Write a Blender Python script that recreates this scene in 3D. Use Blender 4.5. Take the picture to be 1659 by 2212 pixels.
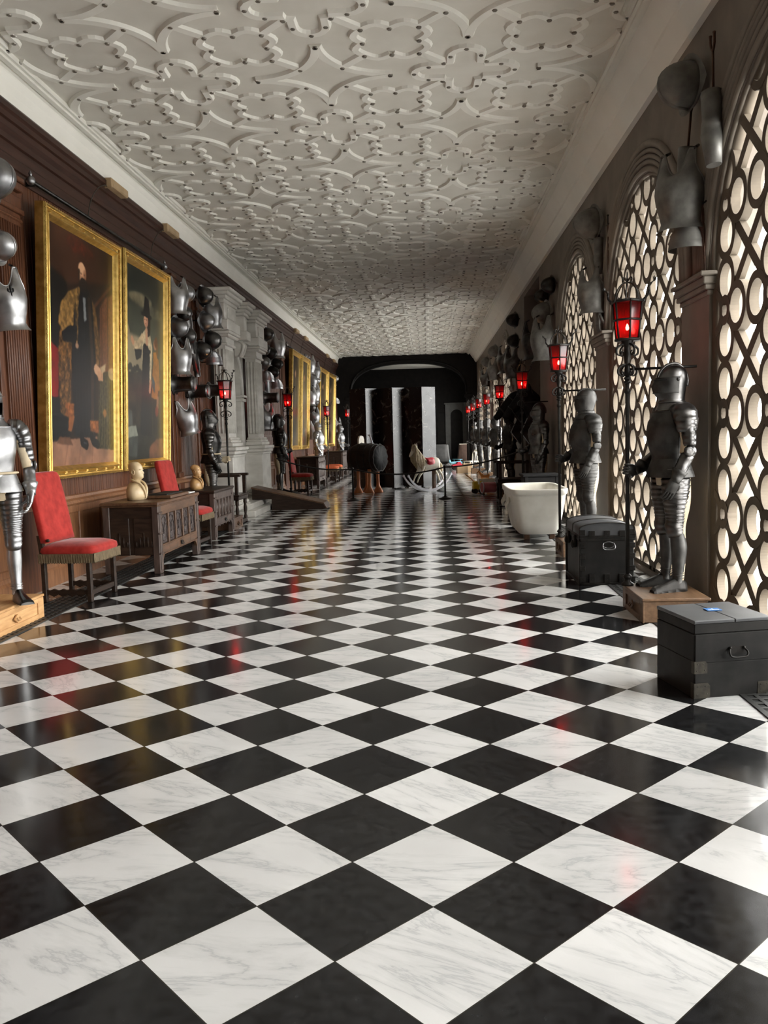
import bpy, math, random
import numpy as np
from mathutils import Matrix, Vector
random.seed(7)
PI = math.pi
V = Vector
SC = bpy.context.scene
COL = SC.collection
for o in list(bpy.data.objects):
    bpy.data.objects.remove(o)

# ------------------------------------------------------------------ camera
H = 1.451
cam = bpy.data.cameras.new('camera')
cam.sensor_fit = 'VERTICAL'
cam.sensor_height = 36.0
cam.lens = 36.0 * 1822.118 / 2212.0
cam.clip_start = 0.05
cam.clip_end = 400
camo = bpy.data.objects.new('camera', cam)
COL.objects.link(camo)
_p, _yaw, _roll = 0.089467797, -0.0539066653, 0.0266189694
_cp, _sp, _cy, _sy, _cr, _sr = math.cos(_p), math.sin(_p), math.cos(_yaw), math.sin(_yaw), math.cos(_roll), math.sin(_roll)
_f = V((_sy * _cp, _cy * _cp, -_sp))
_r = V((_cy, -_sy, 0))
_d = _f.cross(_r)
_r2 = _cr * _r + _sr * _d
_d2 = -_sr * _r + _cr * _d
Mc = Matrix((( _r2.x, -_d2.x, -_f.x, 0), (_r2.y, -_d2.y, -_f.y, 0), (_r2.z, -_d2.z, -_f.z, H), (0, 0, 0, 1)))
camo.matrix_world = Mc
SC.camera = camo

# ------------------------------------------------------------------ view
SC.view_settings.view_transform = 'Standard'
SC.view_settings.look = 'None'
SC.view_settings.gamma = 1.0
SC.view_settings.use_curve_mapping = False
SC.view_settings.exposure = 0.0

# ------------------------------------------------------------------ daylight
SKY = 23.0
GROUND = 9.5
wd = bpy.data.worlds.new('daylight')
SC.world = wd
wd.use_nodes = True
nt = wd.node_tree
bg = nt.nodes['Background']
tc = nt.nodes.new('ShaderNodeTexCoord')
sx = nt.nodes.new('ShaderNodeSeparateXYZ')
nt.links.new(tc.outputs['Generated'], sx.inputs[0])
mr = nt.nodes.new('ShaderNodeMapRange')
mr.inputs[1].default_value = -0.05
mr.inputs[2].default_value = 0.05
mr.inputs[3].default_value = GROUND
mr.inputs[4].default_value = SKY
nt.links.new(sx.outputs['Z'], mr.inputs[0])
bg.inputs[0].default_value = (1.0, 0.995, 0.965, 1)
nt.links.new(mr.outputs[0], bg.inputs[1])

BAY0, PER, OW = 3.72, 3.65, 2.95           # first window's near jamb, bay length, opening width
BAYS = [-1, 0, 1, 2, 5, 6, 7, 8, 10]  # last bay is unseen, added to light the room beyond the arch
WX = 2.165                                 # inner face of the window wall
SPR, RISE, ZB = 2.62, 1.33, 0.05
for k in BAYS:
    a = bpy.data.lights.new('daylight_opening', 'AREA')
    a.shape = 'RECTANGLE'
    a.size = 4.0
    a.size_y = OW
    a.cycles.is_portal = True
    ao = bpy.data.objects.new('daylight_opening', a)
    ao.location = (WX + 0.42, BAY0 + PER * k + OW / 2, 2.0)
    ao.rotation_euler = (0, PI / 2, 0)
    COL.objects.link(ao)


# ------------------------------------------------------------------ materials
MATS = {}


def lin(c):
    return tuple((x / 12.92 if x <= 0.04045 else ((x + 0.055) / 1.055) ** 2.4) for x in c)


def mat(name, c1, c2=None, rough=0.5, metal=0.0, scale=8.0, stretch=(1, 1, 1), bump=0.0, detail=6.0, r2=None, spec=0.5, lo=0.35, hi=0.65, bscale=None, coat=0.0):
    m = bpy.data.materials.new(name)
    m.use_nodes = True
    n = m.node_tree.nodes
    L = m.node_tree.links
    b = n['Principled BSDF']
    b.inputs['Roughness'].default_value = rough
    b.inputs['Metallic'].default_value = metal
    b.inputs['Specular IOR Level'].default_value = spec
    b.inputs['Coat Weight'].default_value = coat
    b.inputs['Base Color'].default_value = (*c1, 1)
    if c2 is not None or bump or r2 is not None:
        t = n.new('ShaderNodeTexCoord')
        mp = n.new('ShaderNodeMapping')
        mp.inputs['Scale'].default_value = stretch
        L.new(t.outputs['Object'], mp.inputs[0])
        no = n.new('ShaderNodeTexNoise')
        no.inputs['Scale'].default_value = scale
        no.inputs['Detail'].default_value = detail
        L.new(mp.outputs[0], no.inputs['Vector'])
        if c2 is not None:
            rp = n.new('ShaderNodeValToRGB')
            rp.color_ramp.elements[0].position = lo
            rp.color_ramp.elements[1].position = hi
            rp.color_ramp.elements[0].color = (*c1, 1)
            rp.color_ramp.elements[1].color = (*c2, 1)
            L.new(no.outputs[0], rp.inputs[0])
            L.new(rp.outputs[0], b.inputs['Base Color'])
        if r2 is not None:
            q = n.new('ShaderNodeMapRange')
            q.inputs[1].default_value = 0.3
            q.inputs[2].default_value = 0.7
            q.inputs[3].default_value = rough
            q.inputs[4].default_value = r2
            L.new(no.outputs[0], q.inputs[0])
            L.new(q.outputs[0], b.inputs['Roughness'])
        if bump:
            bp = n.new('ShaderNodeBump')
            bp.inputs['Strength'].default_value = bump
            bp.inputs['Distance'].default_value = 0.01
            if bscale:
                no2 = n.new('ShaderNodeTexNoise')
                no2.inputs['Scale'].default_value = bscale
                no2.inputs['Detail'].default_value = 4
                L.new(mp.outputs[0], no2.inputs['Vector'])
                L.new(no2.outputs[0], bp.inputs['Height'])
            else:
                L.new(no.outputs[0], bp.inputs['Height'])
            L.new(bp.outputs[0], b.inputs['Normal'])
    MATS[name] = m
    return m


mat('plaster', (0.62, 0.595, 0.525), (0.67, 0.645, 0.575), 0.75, scale=3, bump=0.05)
mat('relief_plaster', (0.74, 0.725, 0.655), (0.79, 0.775, 0.705), 0.6, scale=4)
mat('frieze', (0.83, 0.81, 0.74), (0.87, 0.85, 0.78), 0.7, scale=2, bump=0.08)
mat('wall_plaster', (0.155, 0.130, 0.106), (0.20, 0.170, 0.139), 0.7, scale=3, bump=0.1)
mat('stone_trim', (0.17, 0.145, 0.117), (0.22, 0.189, 0.152), 0.7, scale=6, bump=0.1)
mat('lattice', (0.090, 0.071, 0.050), (0.135, 0.108, 0.078), 0.8, scale=4, bump=0.15)
mat('panel_wood', (0.070, 0.026, 0.0125), (0.13, 0.050, 0.024), 0.42, scale=6, stretch=(6, 6, 0.6), bump=0.06, spec=0.3)
mat('dado_wood', (0.155, 0.066, 0.029), (0.25, 0.115, 0.052), 0.4, scale=6, stretch=(6, 6, 0.7), bump=0.06)
mat('cornice_wood', (0.032, 0.013, 0.0083), (0.054, 0.0225, 0.0145), 0.42, scale=5, stretch=(6, 0.5, 6), bump=0.05, spec=0.28)
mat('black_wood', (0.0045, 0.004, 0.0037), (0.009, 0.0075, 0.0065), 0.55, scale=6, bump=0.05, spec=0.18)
mat('oak_dark', (0.016, 0.0095, 0.0068), (0.034, 0.020, 0.013), 0.42, scale=7, stretch=(1, 1, 5), bump=0.15, spec=0.28)
mat('oak_mid', (0.066, 0.032, 0.0165), (0.125, 0.064, 0.033), 0.4, scale=6, stretch=(4, 0.8, 4), bump=0.12)
mat('oak_grey', (0.042, 0.027, 0.022), (0.085, 0.057, 0.045), 0.45, scale=7, stretch=(4, 4, 0.8), bump=0.15)
mat('carved_wood', (0.02, 0.014, 0.014), (0.075, 0.055, 0.05), 0.45, scale=38, bump=1.0, detail=2)
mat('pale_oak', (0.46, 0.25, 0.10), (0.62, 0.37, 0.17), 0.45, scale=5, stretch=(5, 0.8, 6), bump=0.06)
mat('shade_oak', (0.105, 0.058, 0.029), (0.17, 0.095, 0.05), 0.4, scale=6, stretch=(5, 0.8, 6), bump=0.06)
mat('steel', (0.20, 0.20, 0.205), (0.34, 0.34, 0.345), 0.34, 1.0, scale=9, r2=0.42, bump=0.03)
mat('bright_steel', (0.36, 0.36, 0.365), (0.52, 0.52, 0.525), 0.33, 1.0, scale=9, r2=0.46, bump=0.04)
mat('dark_steel', (0.075, 0.073, 0.072), (0.15, 0.145, 0.14), 0.27, 1.0, scale=10, r2=0.4, bump=0.04)
mat('worn_steel', (0.052, 0.051, 0.049), (0.098, 0.096, 0.092), 0.42, 1.0, scale=11, r2=0.58, bump=0.08)
mat('dull_steel', (0.12, 0.116, 0.105), (0.19, 0.184, 0.168), 0.55, 0.45, scale=11, bump=0.12)
mat('black_steel', (0.03, 0.029, 0.028), (0.06, 0.058, 0.055), 0.3, 1.0, scale=10, r2=0.45, bump=0.04)
mat('slot', (0.004, 0.004, 0.004), None, 0.8)
mat('iron', (0.012, 0.011, 0.010), (0.024, 0.021, 0.018), 0.5, 0.6, scale=20, bump=0.2)
mat('rust_iron', (0.05, 0.022, 0.012), (0.09, 0.04, 0.02), 0.6, 0.4, scale=20, bump=0.2)
mat('buff_leather', (0.50, 0.40, 0.26), (0.62, 0.52, 0.36), 0.65, scale=10, bump=0.15)
mat('velvet', (0.26, 0.014, 0.010), (0.38, 0.028, 0.021), 0.75, scale=14, bump=0.08, spec=0.2)
MATS['velvet'].node_tree.nodes['Principled BSDF'].inputs['Sheen Weight'].default_value = 0.22
MATS['velvet'].node_tree.nodes['Principled BSDF'].inputs['Sheen Roughness'].default_value = 0.4
mat('rust_velvet', (0.38, 0.075, 0.028), (0.48, 0.11, 0.04), 0.8, scale=14, bump=0.08, spec=0.2)
mat('fringe', (0.075, 0.052, 0.026), (0.16, 0.115, 0.06), 0.85, scale=60, stretch=(3, 3, 0.3), bump=0.8, detail=2)
mat('gold', (0.50, 0.325, 0.085), (0.72, 0.49, 0.155), 0.30, 0.9, scale=14, r2=0.42, bump=0.12)
mat('gold_dark', (0.40, 0.25, 0.055), (0.55, 0.36, 0.10), 0.42, 0.8, scale=18, bump=0.3)
mat('marble', (0.52, 0.50, 0.455), (0.66, 0.64, 0.59), 0.4, scale=2.5, stretch=(1, 1, 2.5), bump=0.04, detail=8)
mat('bath_marble', (0.62, 0.595, 0.52), (0.74, 0.72, 0.655), 0.38, scale=4, bump=0.05, detail=8)
mat('bust_tan', (0.50, 0.37, 0.21), (0.62, 0.48, 0.29), 0.36, scale=7)
mat('bust_brown', (0.38, 0.215, 0.085), (0.50, 0.30, 0.13), 0.36, scale=7)
mat('chest_paint', (0.009, 0.0088, 0.0083), (0.021, 0.0195, 0.018), 0.6, scale=7, bump=0.2, spec=0.22)
mat('chest_top', (0.05, 0.052, 0.056), (0.08, 0.082, 0.087), 0.42, scale=5, bump=0.12)
mat('worn_brass', (0.03, 0.026, 0.019), (0.06, 0.052, 0.038), 0.55, 0.3, scale=25, bump=0.15)
mat('blue_card', (0.02, 0.17, 0.50), None, 0.45)
mat('white_card', (0.8, 0.8, 0.78), None, 0.5)
mat('fitting_brown', (0.34, 0.235, 0.125), (0.42, 0.29, 0.16), 0.5, scale=5)
mat('grille', (0.028, 0.028, 0.027), (0.05, 0.05, 0.047), 0.5, 0.5, scale=20)
mat('saddle_leather', (0.014, 0.0085, 0.005), (0.026, 0.016, 0.009), 0.65, scale=8, stretch=(1, 4, 1), bump=0.12, spec=0.25)
mat('horse_black', (0.005, 0.005, 0.0055), (0.009, 0.0085, 0.0085), 0.65, scale=10, bump=0.15, spec=0.2)
mat('orange_wood', (0.36, 0.125, 0.045), (0.46, 0.17, 0.06), 0.45, scale=5, stretch=(5, 5, 1))
mat('cream_paint', (0.72, 0.67, 0.55), (0.80, 0.76, 0.65), 0.45, scale=8)
mat('white_paint', (0.68, 0.69, 0.74), (0.76, 0.77, 0.80), 0.4, scale=8)
mat('toy_red', (0.50, 0.02, 0.04), None, 0.4)
mat('toy_pink', (0.55, 0.15, 0.17), None, 0.5)
mat('toy_blue', (0.25, 0.60, 0.72), None, 0.4)
mat('toy_yellow', (0.72, 0.52, 0.04), None, 0.4)
mat('toy_orange', (0.62, 0.24, 0.06), None, 0.5)
mat('cardboard', (0.36, 0.24, 0.13), (0.42, 0.29, 0.165), 0.7, scale=6)
mat('grey_cloth', (0.065, 0.064, 0.062), (0.09, 0.088, 0.085), 0.85, scale=6, bump=0.2)
mat('brown_cloth', (0.05, 0.026, 0.017), (0.08, 0.044, 0.03), 0.85, scale=6, bump=0.2)
mat('grey_stone', (0.085, 0.085, 0.082), (0.11, 0.11, 0.105), 0.6, scale=5)
mat('mane_hair', (0.34, 0.25, 0.13), (0.70, 0.60, 0.41), 0.6, scale=40, stretch=(4, 4, 0.5), bump=0.5)
mat('boss', (0.17, 0.15, 0.12), (0.28, 0.26, 0.22), 0.4, 0.5, scale=20)

# red lantern glass, lamp filament
g = bpy.data.materials.new('red_glass')
g.use_nodes = True
n = g.node_tree.nodes
L = g.node_tree.links
n.remove(n['Principled BSDF'])
out = n['Material Output']
tr = n.new('ShaderNodeBsdfTransparent')
tr.inputs[0].default_value = (0.125, 0.004, 0.006, 1)
tl = n.new('ShaderNodeBsdfTranslucent')
tl.inputs[0].default_value = (0.75, 0.004, 0.012, 1)
gl = n.new('ShaderNodeBsdfGlossy')
gl.inputs['Roughness'].default_value = 0.12
m1 = n.new('ShaderNodeMixShader')
m1.inputs[0].default_value = 0.03
L.new(tr.outputs[0], m1.inputs[1])
L.new(tl.outputs[0], m1.inputs[2])
m2 = n.new('ShaderNodeMixShader')
m2.inputs[0].default_value = 0.06
L.new(m1.outputs[0], m2.inputs[1])
L.new(gl.outputs[0], m2.inputs[2])
L.new(m2.outputs[0], out.inputs[0])
MATS['red_glass'] = g
g = bpy.data.materials.new('lamp_filament')
g.use_nodes = True
b = g.node_tree.nodes['Principled BSDF']
b.inputs['Base Color'].default_value = (1, 0.8, 0.6, 1)
b.inputs['Emission Color'].default_value = (1.0, 0.52, 0.22, 1)
b.inputs['Emission Strength'].default_value = 900.0
MATS['lamp_filament'] = g

# painted canvas: colour attribute
g = bpy.data.materials.new('oil_paint')
g.use_nodes = True
n = g.node_tree.nodes
L = g.node_tree.links
at = n.new('ShaderNodeAttribute')
at.attribute_name = 'paint'
L.new(at.outputs['Color'], n['Principled BSDF'].inputs['Base Color'])
n['Principled BSDF'].inputs['Roughness'].default_value = 0.32
n['Principled BSDF'].inputs['Specular IOR Level'].default_value = 0.16
MATS['oil_paint'] = g

# marble chequer floor
g = bpy.data.materials.new('chequer_marble')
g.use_nodes = True
n = g.node_tree.nodes
L = g.node_tree.links
B = n['Principled BSDF']


def mth(op, a, b=None, c=None):
    q = n.new('ShaderNodeMath')
    q.operation = op
    for i, x in enumerate((a, b, c)):
        if x is None:
            continue
        if isinstance(x, (int, float)):
            q.inputs[i].default_value = x
        else:
            L.new(x, q.inputs[i])
    return q.outputs[0]


TU = 0.275
geo = n.new('ShaderNodeNewGeometry')
s3 = n.new('ShaderNodeSeparateXYZ')
L.new(geo.outputs['Position'], s3.inputs[0])
kk = mth('ADD', mth('DIVIDE', s3.outputs[0], TU), 0.0521)
rr = mth('ADD', mth('DIVIDE', s3.outputs[1], TU), -8.0473)
pp = mth('ADD', mth('MULTIPLY', mth('ADD', kk, rr), 0.5), 0.5)
qq = mth('ADD', mth('MULTIPLY', mth('SUBTRACT', kk, rr), 0.5), 0.5)
fp = mth('FLOOR', pp)
fq = mth('FLOOR', qq)
par = mth('FLOORED_MODULO', mth('ADD', fp, fq), 2.0)
ep = mth('SUBTRACT', pp, fp)
eq = mth('SUBTRACT', qq, fq)
edge = mth('MINIMUM', mth('MINIMUM', ep, mth('SUBTRACT', 1.0, ep)), mth('MINIMUM', eq, mth('SUBTRACT', 1.0, eq)))
gro = mth('LESS_THAN', edge, 0.0045)
cv = n.new('ShaderNodeCombineXYZ')
L.new(fp, cv.inputs[0])
L.new(fq, cv.inputs[1])
wn = n.new('ShaderNodeTexWhiteNoise')
L.new(cv.outputs[0], wn.inputs['Vector'])
vm = n.new('ShaderNodeVectorMath')
vm.operation = 'MULTIPLY_ADD'
L.new(wn.outputs['Color'], vm.inputs[0])
vm.inputs[1].default_value = (37, 41, 53)
L.new(geo.outputs['Position'], vm.inputs[2])
rot = n.new('ShaderNodeVectorRotate')
rot.rotation_type = 'Z_AXIS'
L.new(vm.outputs[0], rot.inputs['Vector'])
L.new(mth('MULTIPLY', wn.outputs['Value'], 0.9), rot.inputs['Angle'])
mp = n.new('ShaderNodeMapping')
mp.inputs['Scale'].default_value = (0.8, 2.9, 1.0)
mp.inputs['Rotation'].default_value = (0, 0, 0.5)
L.new(rot.outputs[0], mp.inputs[0])
n1 = n.new('ShaderNodeTexNoise')
n1.inputs['Scale'].default_value = 1.7
n1.inputs['Detail'].default_value = 7
n1.inputs['Roughness'].default_value = 0.62
n1.inputs['Distortion'].default_value = 0.45
L.new(mp.outputs[0], n1.inputs['Vector'])
vein = mth('ABSOLUTE', mth('SUBTRACT', n1.outputs[0], 0.5))
vr = n.new('ShaderNodeValToRGB')
e = vr.color_ramp.elements
e[0].position = 0.0
e[0].color = (0.58, 0.585, 0.585, 1)
e[1].position = 0.016
e[1].color = (0.72, 0.72, 0.705, 1)
e2 = vr.color_ramp.elements.new(0.07)
e2.color = (0.79, 0.785, 0.77, 1)
L.new(vein, vr.inputs[0])
n2 = n.new('ShaderNodeTexNoise')
n2.inputs['Scale'].default_value = 1.7
n2.inputs['Detail'].default_value = 4
L.new(rot.outputs[0], n2.inputs['Vector'])
cl = n.new('ShaderNodeMapRange')
cl.inputs[1].default_value = 0.3
cl.inputs[2].default_value = 0.7
cl.inputs[3].default_value = 0.80
cl.inputs[4].default_value = 0.98
L.new(n2.outputs[0], cl.inputs[0])
tb = mth('MULTIPLY', cl.outputs[0], mth('ADD', mth('MULTIPLY', wn.outputs['Value'], 0.14), 0.88))
mw = n.new('ShaderNodeMix')
mw.data_type = 'RGBA'
mw.blend_type = 'MULTIPLY'
mw.inputs[0].default_value = 1.0
cc = n.new('ShaderNodeCombineColor')
for i in range(3):
    L.new(tb, cc.inputs[i])
L.new(vr.outputs[0], mw.inputs[6])
L.new(cc.outputs[0], mw.inputs[7])
# black tile with scuffs
n3 = n.new('ShaderNodeTexNoise')
n3.inputs['Scale'].default_value = 26
n3.inputs['Detail'].default_value = 8
L.new(vm.outputs[0], n3.inputs['Vector'])
br = n.new('ShaderNodeValToRGB')
e = br.color_ramp.elements
e[0].position = 0.35
e[0].color = (0.0055, 0.0055, 0.006, 1)
e[1].position = 0.78
e[1].color = (0.021, 0.0215, 0.023, 1)
L.new(n3.outputs[0], br.inputs[0])
mx = n.new('ShaderNodeMix')
mx.data_type = 'RGBA'
L.new(par, mx.inputs[0])
L.new(mw.outputs[2], mx.inputs[6])
L.new(br.outputs[0], mx.inputs[7])
mg = n.new('ShaderNodeMix')
mg.data_type = 'RGBA'
L.new(gro, mg.inputs[0])
L.new(mx.outputs[2], mg.inputs[6])
mg.inputs[7].default_value = (0.03, 0.027, 0.022, 1)
L.new(mg.outputs[2], B.inputs['Base Color'])
ro = n.new('ShaderNodeMapRange')
ro.inputs[1].default_value = 0.3
ro.inputs[2].default_value = 0.75
ro.inputs[3].default_value = 0.10
ro.inputs[4].default_value = 0.20
L.new(n2.outputs[0], ro.inputs[0])
L.new(ro.outputs[0], B.inputs['Roughness'])
B.inputs['Specular IOR Level'].default_value = 0.34
nb = n.new('ShaderNodeTexNoise')
nb.inputs['Scale'].default_value = 5
nb.inputs['Detail'].default_value = 3
L.new(geo.outputs['Position'], nb.inputs['Vector'])
bp = n.new('ShaderNodeBump')
bp.inputs['Strength'].default_value = 0.025
bp.inputs['Distance'].default_value = 0.02
L.new(nb.outputs[0], bp.inputs['Height'])
L.new(bp.outputs[0], B.inputs['Normal'])
MATS['chequer_marble'] = g

# lacquer with incised pale decoration
g = mat('lacquer', (0.004, 0.004, 0.0045), None, 0.22, spec=0.6)
n = g.node_tree.nodes
L = g.node_tree.links
t = n.new('ShaderNodeTexCoord')
vo = n.new('ShaderNodeTexNoise')
vo.inputs['Scale'].default_value = 3.6
vo.inputs['Detail'].default_value = 9
vo.inputs['Roughness'].default_value = 0.66
vo.inputs['Distortion'].default_value = 1.6
L.new(t.outputs['Object'], vo.inputs['Vector'])
rp = n.new('ShaderNodeValToRGB')
e = rp.color_ramp.elements
e[0].position = 0.56
e[0].color = (0.004, 0.004, 0.0045, 1)
e[1].position = 0.72
e[1].color = (0.20, 0.19, 0.16, 1)
L.new(vo.outputs[0], rp.inputs[0])
L.new(rp.outputs[0], n['Principled BSDF'].inputs['Base Color'])


# ------------------------------------------------------------------ mesh helpers
class MB:
    def __init__(s, M=None):
        s.v, s.f, s.s, s.M = [], [], [], M or Matrix()

    def add(s, vs, fs, smooth=True):
        o = len(s.v)
        M = s.M
        s.v += [tuple(M @ V(p)) for p in vs]
        s.f += [tuple(i + o for i in f) for f in fs]
        s.s += [smooth] * len(fs)
        return s

    def box(s, c, d, b=0.0, R=None):
        hx, hy, hz = d[0] / 2, d[1] / 2, d[2] / 2
        c = V(c)
        b = min(b, hx * 0.9, hy * 0.9, hz * 0.9)
        if b <= 0:
            vs = [V((x * hx, y * hy, z * hz)) for x in (-1, 1) for y in (-1, 1) for z in (-1, 1)]
            fs = [(0, 1, 3, 2), (4, 6, 7, 5), (0, 4, 5, 1), (2, 3, 7, 6), (0, 2, 6, 4), (1, 5, 7, 3)]
        else:
            idx, vs = {}, []
            for x in (-1, 1):
                for y in (-1, 1):
                    for z in (-1, 1):
                        for a in range(3):
                            q = [x * (hx - b), y * (hy - b), z * (hz - b)]
                            q[a] = (x * hx, y * hy, z * hz)[a]
                            idx[(x, y, z, a)] = len(vs)
                            vs.append(V(q))
            I = lambda x, y, z, a: idx[(x, y, z, a)]
            fs = []
            for k in (-1, 1):
                fs.append((I(k, -1, -1, 0), I(k, 1, -1, 0), I(k, 1, 1, 0), I(k, -1, 1, 0)))
                fs.append((I(-1, k, -1, 1), I(1, k, -1, 1), I(1, k, 1, 1), I(-1, k, 1, 1)))
                fs.append((I(-1, -1, k, 2), I(1, -1, k, 2), I(1, 1, k, 2), I(-1, 1, k, 2)))
                for j in (-1, 1):
                    fs.append((I(k, j, -1, 0), I(k, j, 1, 0), I(k, j, 1, 1), I(k, j, -1, 1)))
                    fs.append((I(k, -1, j, 0), I(k, 1, j, 0), I(k, 1, j, 2), I(k, -1, j, 2)))
                    fs.append((I(-1, k, j, 1), I(1, k, j, 1), I(1, k, j, 2), I(-1, k, j, 2)))
                    for i in (-1, 1):
                        fs.append((I(k, j, i, 0), I(k, j, i, 1), I(k, j, i, 2)))
        if R is not None:
            vs = [R @ p for p in vs]
        return s.add([p + c for p in vs], fs, False)

    def span(s, lo, hi, b=0.0):
        return s.box([(lo[i] + hi[i]) / 2 for i in range(3)], [abs(hi[i] - lo[i]) for i in range(3)], b)

    def loft(s, rings, cap=True, closed=True, smooth=True):
        n = len(rings[0])
        vs = [p for r in rings for p in r]
        fs = []
        for i in range(len(rings) - 1):
            for j in range(n if closed else n - 1):
                k = (j + 1) % n
                fs.append((i * n + j, i * n + k, (i + 1) * n + k, (i + 1) * n + j))
        s.add(vs, fs, smooth)
        if cap and closed:
            for r in (rings[0], rings[-1]):
                s.add(r, [tuple(range(n))], False)
        return s

    def tube(s, pts, r, n=8, closed=False, ref=None, flat=1.0):
        pts = [V(p) for p in pts]
        m = len(pts)
        rs = list(r) if isinstance(r, (list, tuple)) else [r] * m
        up = V(ref) if ref else V((0.31, 0.17, 0.93))
        rings = []
        side = None
        for i in range(m):
            a = pts[(i - 1) % m] if (closed or i > 0) else pts[0]
            b = pts[(i + 1) % m] if (closed or i < m - 1) else pts[-1]
            t = (b - a).normalized()
            if side is None:
                side = t.cross(up)
                if side.length < 1e-4:
                    side = t.cross(V((1, 0, 0)))
                side.normalize()
            else:
                side = (side - t * side.dot(t)).normalized()
            fr = t.cross(side)
            rings.append([pts[i] + side * (rs[i] * math.cos(2 * PI * k / n)) + fr * (rs[i] * flat * math.sin(2 * PI * k / n)) for k in range(n)])
        if closed:
            rings.append(rings[0])
        return s.loft(rings, cap=not closed, smooth=n > 4)

    def lathe(s, prof, n=24, c=(0, 0, 0), sy=1.0, smooth=True, a0=0.0):
        rings = [[V((c[0] + r * math.cos(a0 + 2 * PI * k / n), c[1] + sy * r * math.sin(a0 + 2 * PI * k / n), c[2] + z)) for k in range(n)] for r, z in prof]
        return s.loft(rings, smooth=smooth)

    def ell(s, c, r, n=16, m=10):
        rings = []
        for i in range(m + 1):
            t = -PI / 2 + PI * i / m
            q = max(math.cos(t), 0.02)
            rings.append([V((c[0] + r[0] * q * math.cos(2 * PI * k / n), c[1] + r[1] * q * math.sin(2 * PI * k / n), c[2] + r[2] * math.sin(t))) for k in range(n)])
        return s.loft(rings)

    def ext(s, poly, vec, smooth_side=False):
        a = [V(p) for p in poly]
        b = [p + V(vec) for p in a]
        n = len(a)
        s.add(a, [tuple(range(n))], False)
        s.add(b, [tuple(range(n))], False)
        s.add(a + b, [(i, (i + 1) % n, n + (i + 1) % n, n + i) for i in range(n)], smooth_side)
        return s

    def build(s, name, m, parent=None, fix=True, kind=None, label=None):
        me = bpy.data.meshes.new(name)
        me.from_pydata(s.v, [], s.f)
        me.polygons.foreach_set('use_smooth', s.s)
        if fix and len(s.f) < 60000:
            import bmesh
            bm = bmesh.new()
            bm.from_mesh(me)
            bmesh.ops.remove_doubles(bm, verts=bm.verts, dist=1e-5)
            bmesh.ops.recalc_face_normals(bm, faces=bm.faces)
            bm.to_mesh(me)
            bm.free()
        me.materials.append(MATS[m])
        me.update()
        o = bpy.data.objects.new(name, me)
        COL.objects.link(o)
        if parent is not None:
            o.parent = parent
        if kind:
            o['kind'] = kind
        if label:
            o['label'] = label
        return o


def tag(o, label, cat, group=None):
    o['label'] = label
    o['category'] = cat
    if group:
        o['group'] = group
    return o


def thing(name, label, cat, loc=(0, 0, 0), rz=0.0, group=None, rot=None):
    o = bpy.data.objects.new(name, None)
    o.empty_display_size = 0.1
    COL.objects.link(o)
    o.location = loc
    o.rotation_euler = rot if rot else (0, 0, rz)
    return tag(o, label, cat, group)


def dup(o, loc, rz=None, label=None, parent=None, scale=None):
    c = o.copy()
    COL.objects.link(c)
    if parent is not None:
        c.parent = parent
    else:
        c.location = loc
        if rz is not None:
            c.rotation_euler = (0, 0, rz)
        if scale:
            c.scale = (scale,) * 3
        if label:
            c['label'] = label
    for ch in list(o.children):
        dup(ch, None, parent=c)
    return c


def crv(pts, k=6):
    """Catmull-Rom through tuples"""
    P = [np.array(p, float) for p in pts]
    out = []
    for i in range(len(P) - 1):
        a = P[max(i - 1, 0)]
        b, c = P[i], P[i + 1]
        d = P[min(i + 2, len(P) - 1)]
        for j in range(k):
            t = j / k
            out.append(0.5 * (2 * b + (c - a) * t + (2 * a - 5 * b + 4 * c - d) * t * t + (3 * b - a - 3 * c + d) * t ** 3))
    out.append(P[-1])
    return out


def limb(mb, pts, rads, n=16, bands=0, amp=0.05, k=6, front=(1, 0, 0)):
    """tapered limb: pts joints, rads (front, side) radii; bands > 0 gives overlapping lames"""
    data = crv([(*p, *r) for p, r in zip(pts, rads)], k)
    m = len(data)
    st = []
    if bands:
        for i in range(bands):
            for t, a in ((0.0, 1 + amp), (0.5, 1 + amp * 0.5), (0.98, 1.0)):
                st.append(((i + t) / bands, a))
    else:
        st = [(i / (m - 1), 1.0) for i in range(m)]
    rings = []
    fr = V(front)
    arr = np.array(data)
    for s, a in st:
        x = s * (m - 1)
        i = min(int(x), m - 2)
        q = arr[i] * (1 - (x - i)) + arr[i + 1] * (x - i)
        t = V(arr[i + 1][:3] - arr[i][:3]).normalized()
        f = (fr - t * fr.dot(t))
        if f.length < 0.05:
            f = V((0, 0, 1)) - t * t.z
        f.normalize()
        sd = t.cross(f)
        c = V(q[:3])
        rings.append([c + f * (q[3] * a * math.cos(2 * PI * j / n)) + sd * (q[4] * a * math.sin(2 * PI * j / n)) for j in range(n)])
    mb.loft(rings)
    return mb


def arc(c, r, a0, a1, n, z=0.0):
    return [(c[0] + r * math.cos(a0 + (a1 - a0) * i / n), c[1] + r * math.sin(a0 + (a1 - a0) * i / n), z) for i in range(n + 1)]

# ================================================================== THE SETTING
S = 'structure'
Y0, Y1, YB = -6.0, 36.8, 44.6
LX = -3.95                                  # panelling plane of the left wall
CZ = 4.93                                   # ceiling

mb = MB()
mb.span((-4.8, Y0, -0.1), (WX + 0.05, YB, 0.0))
mb.span((WX + 0.05, Y0, -0.1), (3.9, Y1, 0.0))
mb.build('floor', 'chequer_marble', kind=S)

# ---- ceiling slab with strapwork
mb = MB()
mb.span((-4.8, Y0, CZ), (4.0, YB, CZ + 0.1))
ceil = mb.build('ceiling', 'plaster', kind=S)

NX, NY, SXX, SYY, RC = -2.95, 9.13, 1.35, 1.36, 0.672


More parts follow.
